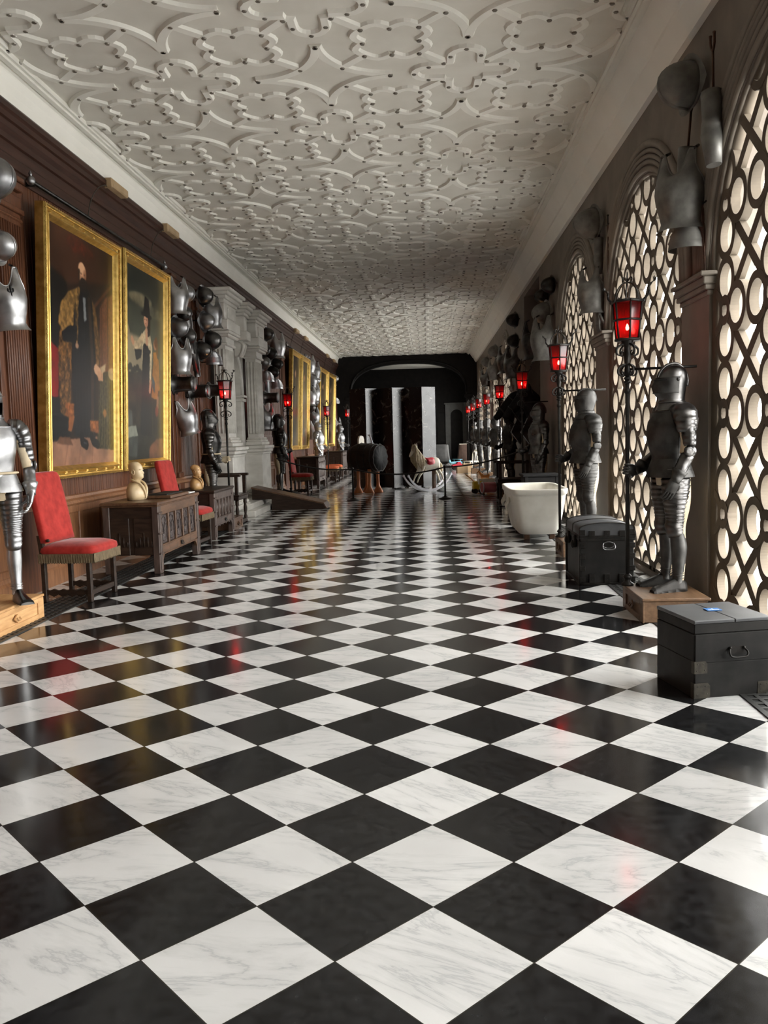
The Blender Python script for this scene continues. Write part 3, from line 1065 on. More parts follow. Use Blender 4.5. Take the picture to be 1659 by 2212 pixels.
def suit(name, label, loc, rz, plate='steel', limbm=None, helm='close', hold=1, holdz=1.05, bare_hand=False, pot=0.0, buff=True, group='suits of armour along the gallery', base=None):
    """hold: +1 left hand (local +y) closes on a pole, -1 right hand, 0 neither"""
    limbm = limbm or plate
    T = thing(name, label, 'suit of armour', loc, rz, group)
    # stuffed figure inside the plates
    b = MB()
    b.loft([oval(z, cx, f * 0.9, bk * 0.9, w * 0.9) for z, cx, f, bk, w in TORSO])
    b.loft([oval(0.86, 0, 0.11, 0.115, 0.155), oval(0.95, 0, 0.12, 0.125, 0.168), oval(1.06, 0, 0.125, 0.11, 0.155)])
    for s in (-1, 1):
        limb(b, [(-0.028, s * 0.088, 0.92), (-0.03, s * 0.10, 0.72), (-0.015, s * 0.11, 0.52), (-0.025, s * 0.115, 0.34), (-0.02, s * 0.12, 0.09)], [(0.09, 0.082), (0.083, 0.078), (0.056, 0.052), (0.052, 0.05), (0.036, 0.034)])
        limb(b, [(-0.01, s * 0.2, 1.43), (-0.02, s * 0.245, 1.24), (0.0, s * 0.262, 1.12)], [(0.052, 0.05), (0.046, 0.044), (0.04, 0.04)])
    b.tube([(-0.01, 0, 1.5), (0.0, 0, 1.66)], 0.055, 12)
    b.build('padded_figure', 'buff_leather', T)
    # breast and back
    b = MB()
    rg = []
    for z, cx, f, bk, w in TORSO:
        rg.append(oval(z, cx, f + pot * max(0, 1 - abs(z - 1.17) * 6), bk, w, ridge=0.014, a0=-PI * 0.52, a1=PI * 0.52, full=False))
    b.loft(rg[:-1], cap=False, closed=False)
    b.tube([p * 1.0 for p in rg[-2]], 0.007, 6)
    b.tube(rg[0], 0.008, 6)
    b.build('breastplate', plate, T)
    b = MB()
    b.loft([oval(z, cx, f, bk * 1.02, w * 1.01, a0=PI * 0.5, a1=PI * 1.5, full=False) for z, cx, f, bk, w in TORSO[:-1]], cap=False, closed=False)
    b.build('backplate', 'black_steel', T)
    b = MB()
    for i, z in enumerate((1.035, 1.0, 0.965, 0.93)):
        e = 0.012 * i
        b.loft([oval(z + 0.045, 0, 0.152 + e + pot * 0.4, 0.128 + e, 0.168 + e), oval(z, 0, 0.168 + e + pot * 0.4, 0.14 + e, 0.184 + e)], cap=False)
    b.build('fauld', plate, T)
    if buff:
        b = MB()
        b.tube([tuple(p) for p in oval(1.085, 0, 0.168 + pot, 0.13, 0.172)], 0.011, 6, closed=True, flat=2.0, ref=(1, 0, 0))
        b.box((0.176 + pot, 0, 1.085), (0.012, 0.045, 0.045), 0.004)
        b.build('belt', 'buff_leather', T)
    # helmet
    hz = 1.53
    if helm == 'close':
        HS = [(0.00, 0.0, 0.098, 0.10, 0.088, 0.0), (0.035, 0.0, 0.103, 0.105, 0.084, 0.012), (0.08, 0.0, 0.112, 0.11, 0.088, 0.035), (0.135, 0.0, 0.113, 0.118, 0.095, 0.052), (0.165, 0, 0.113, 0.122, 0.098, 0.030),
              (0.20, -0.003, 0.112, 0.123, 0.099, 0.010), (0.245, -0.006, 0.098, 0.115, 0.09, 0.0), (0.28, -0.01, 0.07, 0.09, 0.066, 0.0), (0.302, -0.012, 0.03, 0.045, 0.03, 0.0)]

        def hr(q, sc=1.0, a0=0.0, a1=2 * PI, full=True):
            z, cx, f, bk, w, be = q
            o = oval(hz + z, cx, f * sc, bk * sc, w * sc, 32, 0, a0, a1, 1.0, full)
            for p in o:
                t = math.atan2(p.y, p.x - cx)
                if abs(t) < PI / 2:
                    p.x += be * math.cos(t) ** 5
            return o
        b = MB()
        b.loft([hr(q) for q in HS])
        cr = [(0.115, 0.16), (0.118, 0.215), (0.085, 0.275), (0.03, 0.315), (-0.04, 0.322), (-0.10, 0.28), (-0.135, 0.20), (-0.132, 0.13)]
        inn = [(x * 0.88 - 0.003, 0.14 + (z - 0.14) * 0.86) for x, z in cr]
        co = crv([(x, 0, hz + z) for x, z in cr], 4)
        ci = crv([(x, 0, hz + z) for x, z in inn], 4)
        b.tube([(a[0] * 0.75 + c[0] * 0.25, 0, a[2] * 0.75 + c[2] * 0.25) for a, c in zip(co, ci)], 0.012, 8)
        b.build('helmet', limbm, T)
        b = MB()
        vs = [hr(q, 1.045, -1.75, 1.75, False) for q in HS[2:6]]
        b.loft(vs, cap=False, closed=False)
        b.tube(vs[-1], 0.006, 6)
        b.tube(vs[0], 0.005, 6)
        for s in (-1, 1):
            b.ell((-0.012, s * 0.101, hz + 0.185), (0.016, 0.012, 0.016), 10, 6)
        vo = b.build('visor', plate, T)
        b = MB()
        sl = hr((0.178, 0, 0.113 * 1.05, 0.12, 0.0985 * 1.05, 0.026), 1.012, -0.95, 0.95, False)
        b.loft([sl, [p + V((0, 0, 0.012)) for p in sl]], cap=False, closed=False)
        b.build('eye_slit', 'slot', vo)
    elif helm == 'mask':                                   # rounded face plate with eye holes
        HS = [(0.00, 0.0, 0.10, 0.10, 0.088), (0.05, 0.01, 0.11, 0.10, 0.086), (0.11, 0.005, 0.128, 0.115, 0.096), (0.17, 0.0, 0.13, 0.125, 0.103), (0.22, -0.004, 0.118, 0.122, 0.10), (0.265, -0.008, 0.088, 0.10, 0.082), (0.295, -0.01, 0.045, 0.055, 0.045), (0.303, -0.01, 0.012, 0.015, 0.012)]
        b = MB()
        b.loft([oval(hz + z, cx, f, bk, w, 32) for z, cx, f, bk, w in HS])
        b.tube([(0.125, 0, hz + 0.2), (0.10, 0, hz + 0.262), (0.03, 0, hz + 0.309), (-0.06, 0, hz + 0.30), (-0.12, 0, hz + 0.23), (-0.132, 0, hz + 0.15)], 0.008, 6)
        b.build('helmet', limbm, T)
        b = MB()
        vs = [oval(hz + z, cx, f * 1.04, bk, w * 1.04, 24, 0.012, -1.45, 1.45, 1.0, False) for z, cx, f, bk, w in HS[1:5]]
        b.loft(vs, cap=False, closed=False)
        for q in (vs[0], vs[-1]):
            b.tube(q, 0.004, 6)
        vo = b.build('visor', plate, T)
        b = MB()
        for s in (-1, 1):
            b.ell((0.122, s * 0.042, hz + 0.178), (0.018, 0.03, 0.008), 12, 6)
        b.build('eye_slit', 'slot', vo)
    else:                                                  # open burgonet with peak over a pale head
        b = MB()
        b.ell((0.01, 0, hz + 0.12), (0.095, 0.078, 0.125), 18, 12)
        b.ell((0.105, 0, hz + 0.105), (0.018, 0.014, 0.028), 8, 6)
        b.build('dummy_head', 'buff_leather', T)
        b = MB()
        HS = [(0.06, -0.02, 0.06, 0.115, 0.098), (0.13, -0.005, 0.112, 0.12, 0.103), (0.20, -0.005, 0.112, 0.118, 0.10), (0.255, -0.01, 0.085, 0.09, 0.078), (0.29, -0.012, 0.035, 0.04, 0.034), (0.297, -0.012, 0.008, 0.01, 0.008)]
        b.loft([oval(hz + z, cx, f, bk, w, 28) for z, cx, f, bk, w in HS[1:]])
        b.loft([oval(hz + z, cx, f, bk, w, 20, 0, PI * 0.38, PI * 1.62, 1.0, False) for z, cx, f, bk, w in ((0.0, 0, 0.1, 0.11, 0.09), (0.08, 0, 0.105, 0.118, 0.1), (0.14, -0.005, 0.112, 0.12, 0.103))], cap=False, closed=False)
        b.loft([oval(hz + 0.19, -0.005, 0.114, 0.11, 0.102, 16, 0, -1.2, 1.2, 1.0, False), oval(hz + 0.175, 0.0, 0.185, 0.11, 0.125, 16, 0, -1.2, 1.2, 1.0, False)], cap=False, closed=False)
        b.tube([(0.10, 0, hz + 0.23), (0.03, 0, hz + 0.305), (-0.07, 0, hz + 0.285), (-0.13, 0, hz + 0.17)], 0.009, 6)
        b.build('helmet', limbm, T)
    b = MB()
    b.loft([oval(1.47, -0.01, 0.135, 0.13, 0.16), oval(1.50, -0.005, 0.118, 0.115, 0.12), oval(1.53, 0.0, 0.104, 0.104, 0.094), oval(1.56, 0, 0.104, 0.106, 0.09)], cap=False)
    b.tube(oval(1.535, 0, 0.108, 0.108, 0.098), 0.007, 6, closed=True)
    b.build('gorget', limbm, T)
    # arms
    for s in (-1, 1):
        b = MB()
        limb(b, [(-0.015, s * 0.135, 1.475), (-0.015, s * 0.205, 1.455), (-0.02, s * 0.245, 1.37), (-0.02, s * 0.25, 1.29)], [(0.085, 0.05), (0.098, 0.068), (0.09, 0.062), (0.07, 0.056)], 18, 5, 0.06)
        b.build('pauldron', limbm, T)
        holding = hold == s
        sh = V((-0.02, s * 0.24, 1.40))
        el = V((-0.035 if holding else -0.03, s * 0.278, 1.14))
        if holding:
            wr_ = V((0.215, s * 0.215, holdz - 0.005))
            hd = V((0.30, s * 0.185, holdz + 0.01)) - wr_
        else:
            wr_ = V((0.075, s * 0.262, 0.915))
            hd = V((0.40, -s * 0.22, -1.0))
        b = MB()
        limb(b, [sh, (sh + el) / 2 + V((-0.005, s * 0.006, 0)), el + V((0, 0, 0.04))], [(0.058, 0.056), (0.055, 0.053), (0.048, 0.047)], 16, 4, 0.05)
        b.ell(el, (0.056, 0.047, 0.055), 14, 8)
        P = arc((0, 0), 0.07, 0, 2 * PI, 14)
        b.loft([[el + V((p[0] * 0.5 + 0.02, s * 0.036, p[1] * 0.5)) for p in P[:-1]], [el + V((p[0] * 0.62 + 0.02, s * 0.047, p[1] * 0.6)) for p in P[:-1]], [el + V((p[0] * 0.5 + 0.025, s * 0.054, p[1] * 0.45)) for p in P[:-1]], [el + V((p[0] * 0.1 + 0.03, s * 0.052, p[1] * 0.1)) for p in P[:-1]]])
        dv = (wr_ - el).normalized()
        limb(b, [el + dv * 0.03, el * 0.5 + wr_ * 0.5, wr_], [(0.05, 0.048), (0.05, 0.047), (0.036, 0.034)], 16, 2, 0.04)
        b.build('vambrace', limbm, T)
        b = MB()
        c0 = wr_ - dv * 0.085
        if not (holding and bare_hand):
            limb(b, [c0, wr_ - dv * 0.02, wr_ + dv * 0.02], [(0.062, 0.06), (0.044, 0.042), (0.034, 0.038)], 16, 2, 0.04)
        hand(b, wr_, hd, (0.1, -s, 0.1) if not holding else (0.0, -s, 0.0), hold=True if holding else None, s=1.12, side=1 if s > 0 else -1)
        b.build('gauntlet' if not (holding and bare_hand) else 'hand', 'buff_leather' if (holding and bare_hand) else plate, T)
    # legs
    for s in (-1, 1):
        b = MB()
        limb(b, [(0.005, s * 0.105, 0.99), (0.012, s * 0.115, 0.82), (0.012, s * 0.112, 0.66), (0.01, s * 0.112, 0.56)], [(0.112, 0.092), (0.108, 0.09), (0.084, 0.075), (0.07, 0.066)], 18, 12, 0.07)
        for i in range(12):
            z = 0.965 - i * 0.034
            b.ell((0.03, s * (0.105 + 0.098 - i * 0.0022), z), (0.008, 0.007, 0.008), 6, 4)
        b.build('cuisse', limbm, T)
        b = MB()
        limb(b, [(0.012, s * 0.112, 0.58), (0.02, s * 0.112, 0.52), (0.005, s * 0.114, 0.45)], [(0.071, 0.066), (0.074, 0.068), (0.06, 0.058)], 16, 3, 0.06)
        b.build('poleyn', limbm, T)
        b = MB()
        limb(b, [(0.0, s * 0.115, 0.48), (-0.018, s * 0.116, 0.36), (-0.015, s * 0.118, 0.22), (-0.008, s * 0.12, 0.10), (-0.005, s * 0.12, 0.06)], [(0.056, 0.055), (0.064, 0.06), (0.052, 0.048), (0.043, 0.04), (0.048, 0.044)], 16, 0)
        for z in (0.15, 0.13, 0.11):
            b.tube([(-0.01 + 0.049 * math.cos(t), s * 0.119 + 0.045 * math.sin(t), z) for t in [2 * PI * q / 14 for q in range(14)]], 0.004, 5, closed=True)
        b.build('greave', plate, T)
        b = MB()
        yy = s * 0.125
        sec = []
        for x, hw, hh in ((-0.075, 0.030, 0.075), (-0.04, 0.042, 0.10), (0.03, 0.046, 0.105), (0.10, 0.050, 0.075), (0.16, 0.056, 0.055), (0.205, 0.056, 0.042), (0.222, 0.050, 0.022)):
            for k in (1.0, 1.06) if x > 0.0 else (1.0,):
                sec.append([V((x, yy + s * 0.03 * max(0, x) / 0.2 + hw * k * math.copysign(abs(math.cos(t)) ** 0.75, math.cos(t)), max(0.0, hh * k * math.sin(t)))) for t in [PI * q / 10 for q in range(11)]] + [V((x, yy + s * 0.03 * max(0, x) / 0.2, 0.0))])
        b.loft(sec)
        b.build('sabaton', 'iron' if plate != 'bright_steel' else 'dark_steel', T)
    return T


# ================================================================== LANTERN STANDARDS
def lantern(label, loc, top=2.16, rz=0.0, bracket=None, s=1.0, colour=(1, 0.06, 0.03)):
    """loc at the foot; the glass starts at height `top` above world zero"""
    z0 = loc[2]
    t = top - z0
    T = thing('lantern_standard', label, 'lantern', loc, rz, 'red glass lanterns on iron poles')
    b = MB()
    b.tube([(0, 0, 0), (0, 0, t - 0.02)], 0.017, 10)
    b.lathe([(0.05, 0), (0.05, 0.015), (0.028, 0.03), (0.022, 0.05), (0.036, 0.065), (0.036, 0.075), (0.018, 0.095)], 14)
    for z in (t - 0.33, t - 0.30):
        b.ell((0, 0, z), (0.03, 0.03, 0.016), 12, 6)
    b.ell((0, 0, t - 0.40), (0.026, 0.026, 0.03), 12, 6)
    b.lathe([(0.016, t - 0.30), (0.024, t - 0.24), (0.018, t - 0.18), (0.03, t - 0.12), (0.02, t - 0.06), (0.05, t - 0.01), (0.05, t)], 12)
    b.build('pole', 'iron', T)
    for k in range(4):
        a = k * PI / 2 + 0.35
        c, sn = math.cos(a), math.sin(a)
        for (r1, zz, q) in ((0.075, t - 0.03, 1.0), (0.06, t - 0.19, 0.8)):
            P = [(0.015, zz), (0.05 * q, zz - 0.005), (r1 + 0.02, zz - 0.035), (r1 + 0.02, zz - 0.075), (r1 - 0.012, zz - 0.09), (r1 - 0.025, zz - 0.065), (r1 - 0.005, zz - 0.055)]
            b = MB()
            b.tube([(x * c, x * sn, z) for x, z in [(p[0], p[1]) for p in crv(P, 4)]], [0.009] * 14 + [0.006] * 11, 6)
            b.build('scroll', 'iron', T)
    rb, rt, hh = 0.088 * s, 0.118 * s, 0.30 * s
    n = 6
    ring_ = lambda r, z: [(r * math.cos(2 * PI * (k + 0.5) / n), r * math.sin(2 * PI * (k + 0.5) / n), z) for k in range(n)]
    b = MB()
    b.loft([[V(p) for p in ring_(rb - 0.004, t + 0.006)], [V(p) for p in ring_(rt - 0.004, t + hh)]], cap=False, smooth=False)
    b.build('red_glass_shade', 'red_glass', T)
    b = MB()
    b.lathe([(0.0, t - 0.006), (rb + 0.012, t - 0.006), (rb + 0.012, t + 0.01), (0, t + 0.01)], 16)
    for r, z, w in ((rb + 0.004, t + 0.005, 0.011), ((rb + rt) / 2 + 0.006, t + hh * 0.52, 0.009), (rt + 0.008, t + hh, 0.013)):
        b.tube(ring_(r, z), w, 6, closed=True)
    for p, q in zip(ring_(rb, t), ring_(rt, t + hh)):
        b.tube([p, q], 0.008, 6)
        b.ell((q[0] * 1.1, q[1] * 1.1, q[2]), (0.012, 0.012, 0.012), 6, 4)
    b.build('cage', 'iron', T)
    b = MB()
    for k in range(3):
        a = k * PI / 3 + 0.2
        c, sn = math.cos(a), math.sin(a)
        b.tube([(rt * 0.86 * math.cos(u) * c, rt * 0.86 * math.cos(u) * sn, t + hh + 0.15 * s * math.sin(u)) for u in [PI * q / 14 for q in range(15)]], 0.006, 6)
    b.tube([(0, 0, t + hh + 0.14 * s), (0, 0, t + hh + 0.23 * s)], [0.009, 0.004], 6)
    for k in range(4):
        a = k * PI / 2 + 0.6
        c, sn = math.cos(a), math.sin(a)
        P = crv([(0, t + hh + 0.15), (0.03, t + hh + 0.185), (0.05, t + hh + 0.175), (0.045, t + hh + 0.155)], 4)
        b.tube([(p[0] * c, p[0] * sn, p[1]) for p in P], 0.006, 5)
    b.build('hoop_crown', 'iron', T)
    b = MB()                                     # thorny leaf sprays at the rim
    for a, l in ((-0.5, 1.0), (2.6, 0.75)):
        c, sn = math.cos(a), math.sin(a)
        P = crv([(rt, t + hh), (rt + 0.05 * l, t + hh + 0.05 * l), (rt + 0.055 * l, t + hh + 0.11 * l), (rt + 0.10 * l, t + hh + 0.15 * l)], 4)
        b.tube([(p[0] * c, p[0] * sn, p[1]) for p in P], [0.009] * 10 + [0.004] * 3, 6)
        for i in (5, 8, 11, 12):
            p = P[i]
            for sgn in (-1, 1):
                b.tube([(p[0] * c, p[0] * sn, p[1]), (p[0] * c + sgn * 0.03 * l * -sn, p[0] * sn + sgn * 0.03 * l * c, p[1] + 0.025 * l)], [0.008, 0.002], 5)
    b.build('leaf_spray', 'iron', T)
    b = MB()
    b.lathe([(0.0, t + hh * 0.25), (0.010, t + hh * 0.27), (0.014, t + hh * 0.32), (0.009, t + hh * 0.39), (0.002, t + hh * 0.43)], 12)
    b.build('lamp_bulb', 'lamp_filament', T)
    if bracket:
        b = MB()
        b.tube([(0, 0, bracket[2] - z0), (bracket[0] - loc[0], bracket[1] - loc[1], bracket[2] - z0)], 0.011, 8)
        b.build('wall_bracket', 'iron', T)
    return T


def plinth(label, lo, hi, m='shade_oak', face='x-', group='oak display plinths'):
    T = thing('display_plinth', label, 'plinth', ((lo[0] + hi[0]) / 2, (lo[1] + hi[1]) / 2, 0), 0, group)
    w, d, h = hi[0] - lo[0], hi[1] - lo[1], hi[2]
    b = MB()
    b.box((0, 0, h / 2 - 0.01), (w - 0.02, d - 0.02, h - 0.03), 0.003)
    sg = -1 if face == 'x-' else 1
    for y, ww in ((-d / 2 + 0.05, 0.1), (d / 2 - 0.05, 0.1)):
        b.box((sg * w / 2 - sg * 0.005, y, h / 2 - 0.01), (0.014, ww, h - 0.025), 0.003)
    for z, hh in ((0.022, 0.044), (h - 0.042, 0.04)):
        b.box((sg * w / 2 - sg * 0.005, 0, z), (0.014, d - 0.2, hh), 0.003)
    b.build('box', m, T)
    b = MB()
    b.box((0, 0, h - 0.011), (w + 0.015, d + 0.015, 0.022), 0.005)
    b.build('top_board', m, T)
    b = MB()
    q = 0.036
    b.ext([(sg * w / 2, 0, h / 2 - q - 0.01), (sg * w / 2, q * 1.5, h / 2 - 0.01), (sg * w / 2, 0, h / 2 + q - 0.01), (sg * w / 2, -q * 1.5, h / 2 - 0.01)], (sg * 0.012, 0, 0))
    b.tube(crv([(sg * (w / 2 + 0.015), -0.02, h / 2), (sg * (w / 2 + 0.03), -0.02, h / 2 - 0.02), (sg * (w / 2 + 0.03), 0.02, h / 2 - 0.02), (sg * (w / 2 + 0.015), 0.02, h / 2)], 3), 0.005, 6)
    b.build('diamond_pull', m, T)
    return T

# ================================================================== FURNITURE
def chair(label, loc, rz, m='velvet', group='velvet chairs along the panelled wall', back=True, s=1.0):
    """faces local +x"""
    T = thing('velvet_chair', label, 'chair', loc, rz, group)
    w, d = 0.50, 0.44
    for x in (-d / 2, d / 2):
        for y in (-w / 2, w / 2):
            b = MB()
            if x > 0:
                b.box((x, y, 0.205), (0.044, 0.044, 0.41), 0.005)
            else:
                b.box((x, y, 0.205), (0.044, 0.044, 0.41), 0.005)
                if back:
                    b.ext([(x - 0.02, y - 0.02, 0.40), (x + 0.022, y - 0.02, 0.40), (x + 0.0, y - 0.02, 0.62), (x - 0.045, y - 0.02, 0.62)], (0, 0.04, 0))
            b.build('leg', 'oak_dark', T)
    for y in (-w / 2, w / 2):
        b = MB()
        n = 10
        top = [(-d / 2 + d * i / n, y - 0.012, 0.115 + 0.008 * math.cos(i * PI)) for i in range(n + 1)]
        bot = [(-d / 2 + d * i / n, y - 0.012, 0.06 - 0.012 * math.cos(i * PI)) for i in range(n, -1, -1)]
        b.ext(top + bot, (0, 0.024, 0))
        b.build('stretcher', 'oak_dark', T)
    b = MB()
    b.box((d / 2, 0, 0.085), (0.024, w, 0.05), 0.006)
    b.build('stretcher', 'oak_dark', T)
    b = MB()
    b.box((0, 0, 0.40), (d + 0.02, w + 0.02, 0.05), 0.006)
    b.build('seat_rail', 'oak_dark', T)
    b = MB()
    N = 12
    rg = []
    for z, e, dome in ((0.425, 0.0, 0), (0.47, 0.018, 0), (0.505, 0.012, 0.0), (0.525, -0.02, 0.0), (0.545, -0.09, 0), (0.552, -0.2, 0)):
        ring_ = []
        for k in range(28):
            t = 2 * PI * k / 28
            c, sn = math.cos(t), math.sin(t)
            hx, hy = (d / 2 + 0.05 + e), (w / 2 + 0.025 + e)
            ring_.append(V((0.01 + hx * math.copysign(abs(c) ** 0.32, c), hy * math.copysign(abs(sn) ** 0.32, sn), z)))
        rg.append(ring_)
    b.loft(rg)
    b.build('seat', m, T)
    b = MB()
    for x0_, y0_, x1_, y1_ in ((d / 2 + 0.062, -w / 2 - 0.03, d / 2 + 0.062, w / 2 + 0.03), (-d / 2 - 0.03, w / 2 + 0.034, d / 2 + 0.06, w / 2 + 0.034), (-d / 2 - 0.03, -w / 2 - 0.034, d / 2 + 0.06, -w / 2 - 0.034)):
        n = 44
        hi = [V((x0_ + (x1_ - x0_) * i / n, y0_ + (y1_ - y0_) * i / n, 0.452)) for i in range(n + 1)]
        nr = V((y1_ - y0_, x0_ - x1_, 0)).normalized()
        lo = [p + V((0, 0, -0.075 - 0.012 * (i % 2) - 0.006 * random.random())) + nr * (0.004 * (i % 2)) for i, p in enumerate(hi)]
        th = nr * 0.008
        b.loft([[p + th for p in hi], [p + th for p in lo], [p - th for p in lo], [p - th for p in hi], [p + th for p in hi]], cap=False, closed=False, smooth=False)
    b.build('fringe', 'fringe', T)
    if back:
        b = MB()
        rg = []
        for z, e, x in ((0.55, 0.0, -0.20), (0.62, 0.0, -0.215), (0.80, 0.0, -0.245), (1.0, 0.0, -0.285), (1.14, -0.005, -0.315), (1.185, -0.025, -0.325), (1.20, -0.07, -0.328)):
            rg.append([V((x + 0.046 * (1 + e * 6) * math.copysign(abs(math.cos(t)) ** 0.5, math.cos(t)), (w / 2 + 0.025 + e) * math.copysign(abs(math.sin(t)) ** 0.3, math.sin(t)), z)) for t in [2 * PI * k / 28 for k in range(28)]])
        b.loft(rg)
        b.build('backrest', m, T)
        b = MB()
        b.ell((-0.155, -w / 2 - 0.02, 0.575), (0.02, 0.014, 0.016), 10, 6)
        b.build('button', 'oak_dark', T)
    if s != 1.0:
        T.scale = (s, s, s)
    return T


def carved_chest(label, loc, L_, D_, h, rz=0.0, group='carved oak chests', style='gothic'):
    """long side along y, front at +x"""
    T = thing('carved_chest', label, 'chest', loc, rz, group)
    b = MB()
    b.box((0, 0, 0.21 + (h - 0.24) / 2), (D_ - 0.05, L_ - 0.05, h - 0.24), 0.006)
    b.build('carcass', 'oak_dark', T)
    for x in (-1, 1):
        for y in (-1, 1):
            b = MB()
            b.box((x * (D_ / 2 - 0.035), y * (L_ / 2 - 0.055), (h - 0.04) / 2), (0.075, 0.11, h - 0.04), 0.006)
            if x > 0:
                for z in (h * 0.84, h * 0.56, h * 0.28):
                    b.box((D_ / 2 + 0.003, y * (L_ / 2 - 0.055), z), (0.03, 0.12, 0.022), 0.006)
                b.box((D_ / 2 + 0.004, y * (L_ / 2 - 0.055), h * 0.45), (0.022, 0.06, h * 0.8), 0.008)
            b.build('leg', 'oak_grey', T)
    b = MB()
    fx = D_ / 2 - 0.022
    n = 5
    iw = L_ - 0.22
    b.box((fx, 0, 0.25), (0.04, iw, 0.10), 0.006)
    b.box((fx, 0, h - 0.10), (0.04, iw, 0.11), 0.006)
    b.box((fx + 0.014, 0, 0.305), (0.03, iw, 0.02), 0.006)
    b.box((fx + 0.012, 0, 0.205), (0.03, iw, 0.018), 0.006)
    for i in range(n + 1):
        b.box((fx, -iw / 2 + iw * i / n, h * 0.55), (0.042, 0.035, h * 0.62), 0.006)
    b.ext([(fx - 0.01, -iw / 2, 0.22), (fx - 0.01, -iw / 2 + 0.1, 0.22), (fx - 0.01, -iw / 2, 0.12)], (0.03, 0, 0))
    b.ext([(fx - 0.01, iw / 2, 0.22), (fx - 0.01, iw / 2 - 0.1, 0.22), (fx - 0.01, iw / 2, 0.12)], (0.03, 0, 0))
    b.build('front_frame', 'oak_mid' if style == 'gothic' else 'oak_grey', T)
    for i in range(n):
        yc_ = -iw / 2 + iw * (i + 0.5) / n
        ww = iw / n - 0.045
        z0_, z1_ = 0.32, h - 0.17
        b = MB()
        b.box((fx - 0.012, yc_, (z0_ + z1_) / 2), (0.02, ww, z1_ - z0_))
        if style == 'gothic':
            for q in range(2):
                y_ = yc_ + (q - 0.5) * ww * 0.5
                P = [(fx + 0.004, y_ - ww * 0.2, z0_ + 0.05)] + [(fx + 0.004, y_ - ww * 0.2 * math.cos(u), z1_ - 0.16 + 0.07 * math.sin(u)) for u in [PI * k / 8 for k in range(9)]] + [(fx + 0.004, y_ + ww * 0.2, z0_ + 0.05)]
                b.tube(P, 0.005, 5)
            for z in np.linspace(z0_ + 0.04, z1_ - 0.22, 6):
                b.ell((fx, yc_, z), (0.012, ww * 0.28, 0.02), 8, 5)
            b.tube([(fx + 0.003, yc_ + ww * 0.3 * math.cos(u), z1_ - 0.06 + 0.045 * math.sin(u)) for u in [2 * PI * k / 10 for k in range(10)]], 0.006, 5, closed=True)
        else:
            for q in range(5):
                y_ = yc_ - ww / 2 + ww * (q + 0.5) / 5
                b.tube([(fx, y_, z0_ + 0.03), (fx, y_, z1_ - 0.03)], ww * 0.085, 6)
        b.build('carved_panel', 'carved_wood' if style == 'gothic' else 'oak_grey', T)
    for y in (-1, 1):
        for q in (-1, 1):
            b = MB()
            cx = q * D_ * 0.22
            b.box((cx, y * (L_ / 2 - 0.022), h * 0.52), (D_ * 0.36, 0.02, h * 0.52), 0.006)
            for k in range(5):
                b.tube([(cx - D_ * 0.14 + D_ * 0.07 * k, y * (L_ / 2 - 0.011), 0.3), (cx - D_ * 0.14 + D_ * 0.07 * k, y * (L_ / 2 - 0.011), h * 0.45 + 0.05 * (2 - abs(k - 2)))], 0.009, 6)
            b.build('end_panel', 'oak_dark', T)  # darker oak than the front: shade on the ends put into the colour
    b = MB()
    b.box((0, 0, h - 0.02), (D_ + 0.035, L_ + 0.06, 0.035), 0.008)
    b.box((0, 0, h - 0.045), (D_ + 0.012, L_ + 0.02, 0.02), 0.006)
    b.build('lid', 'oak_mid' if style == 'gothic' else 'oak_dark', T)
    b = MB()
    b.box((fx + 0.03, 0.02, 0.255), (0.006, 0.05, 0.05), 0.002)
    b.tube(crv([(fx + 0.035, -0.01, 0.27), (fx + 0.045, -0.01, 0.235), (fx + 0.045, 0.05, 0.235), (fx + 0.035, 0.05, 0.27)], 4), 0.005, 6)
    b.build('lock', 'iron', T)
    return T


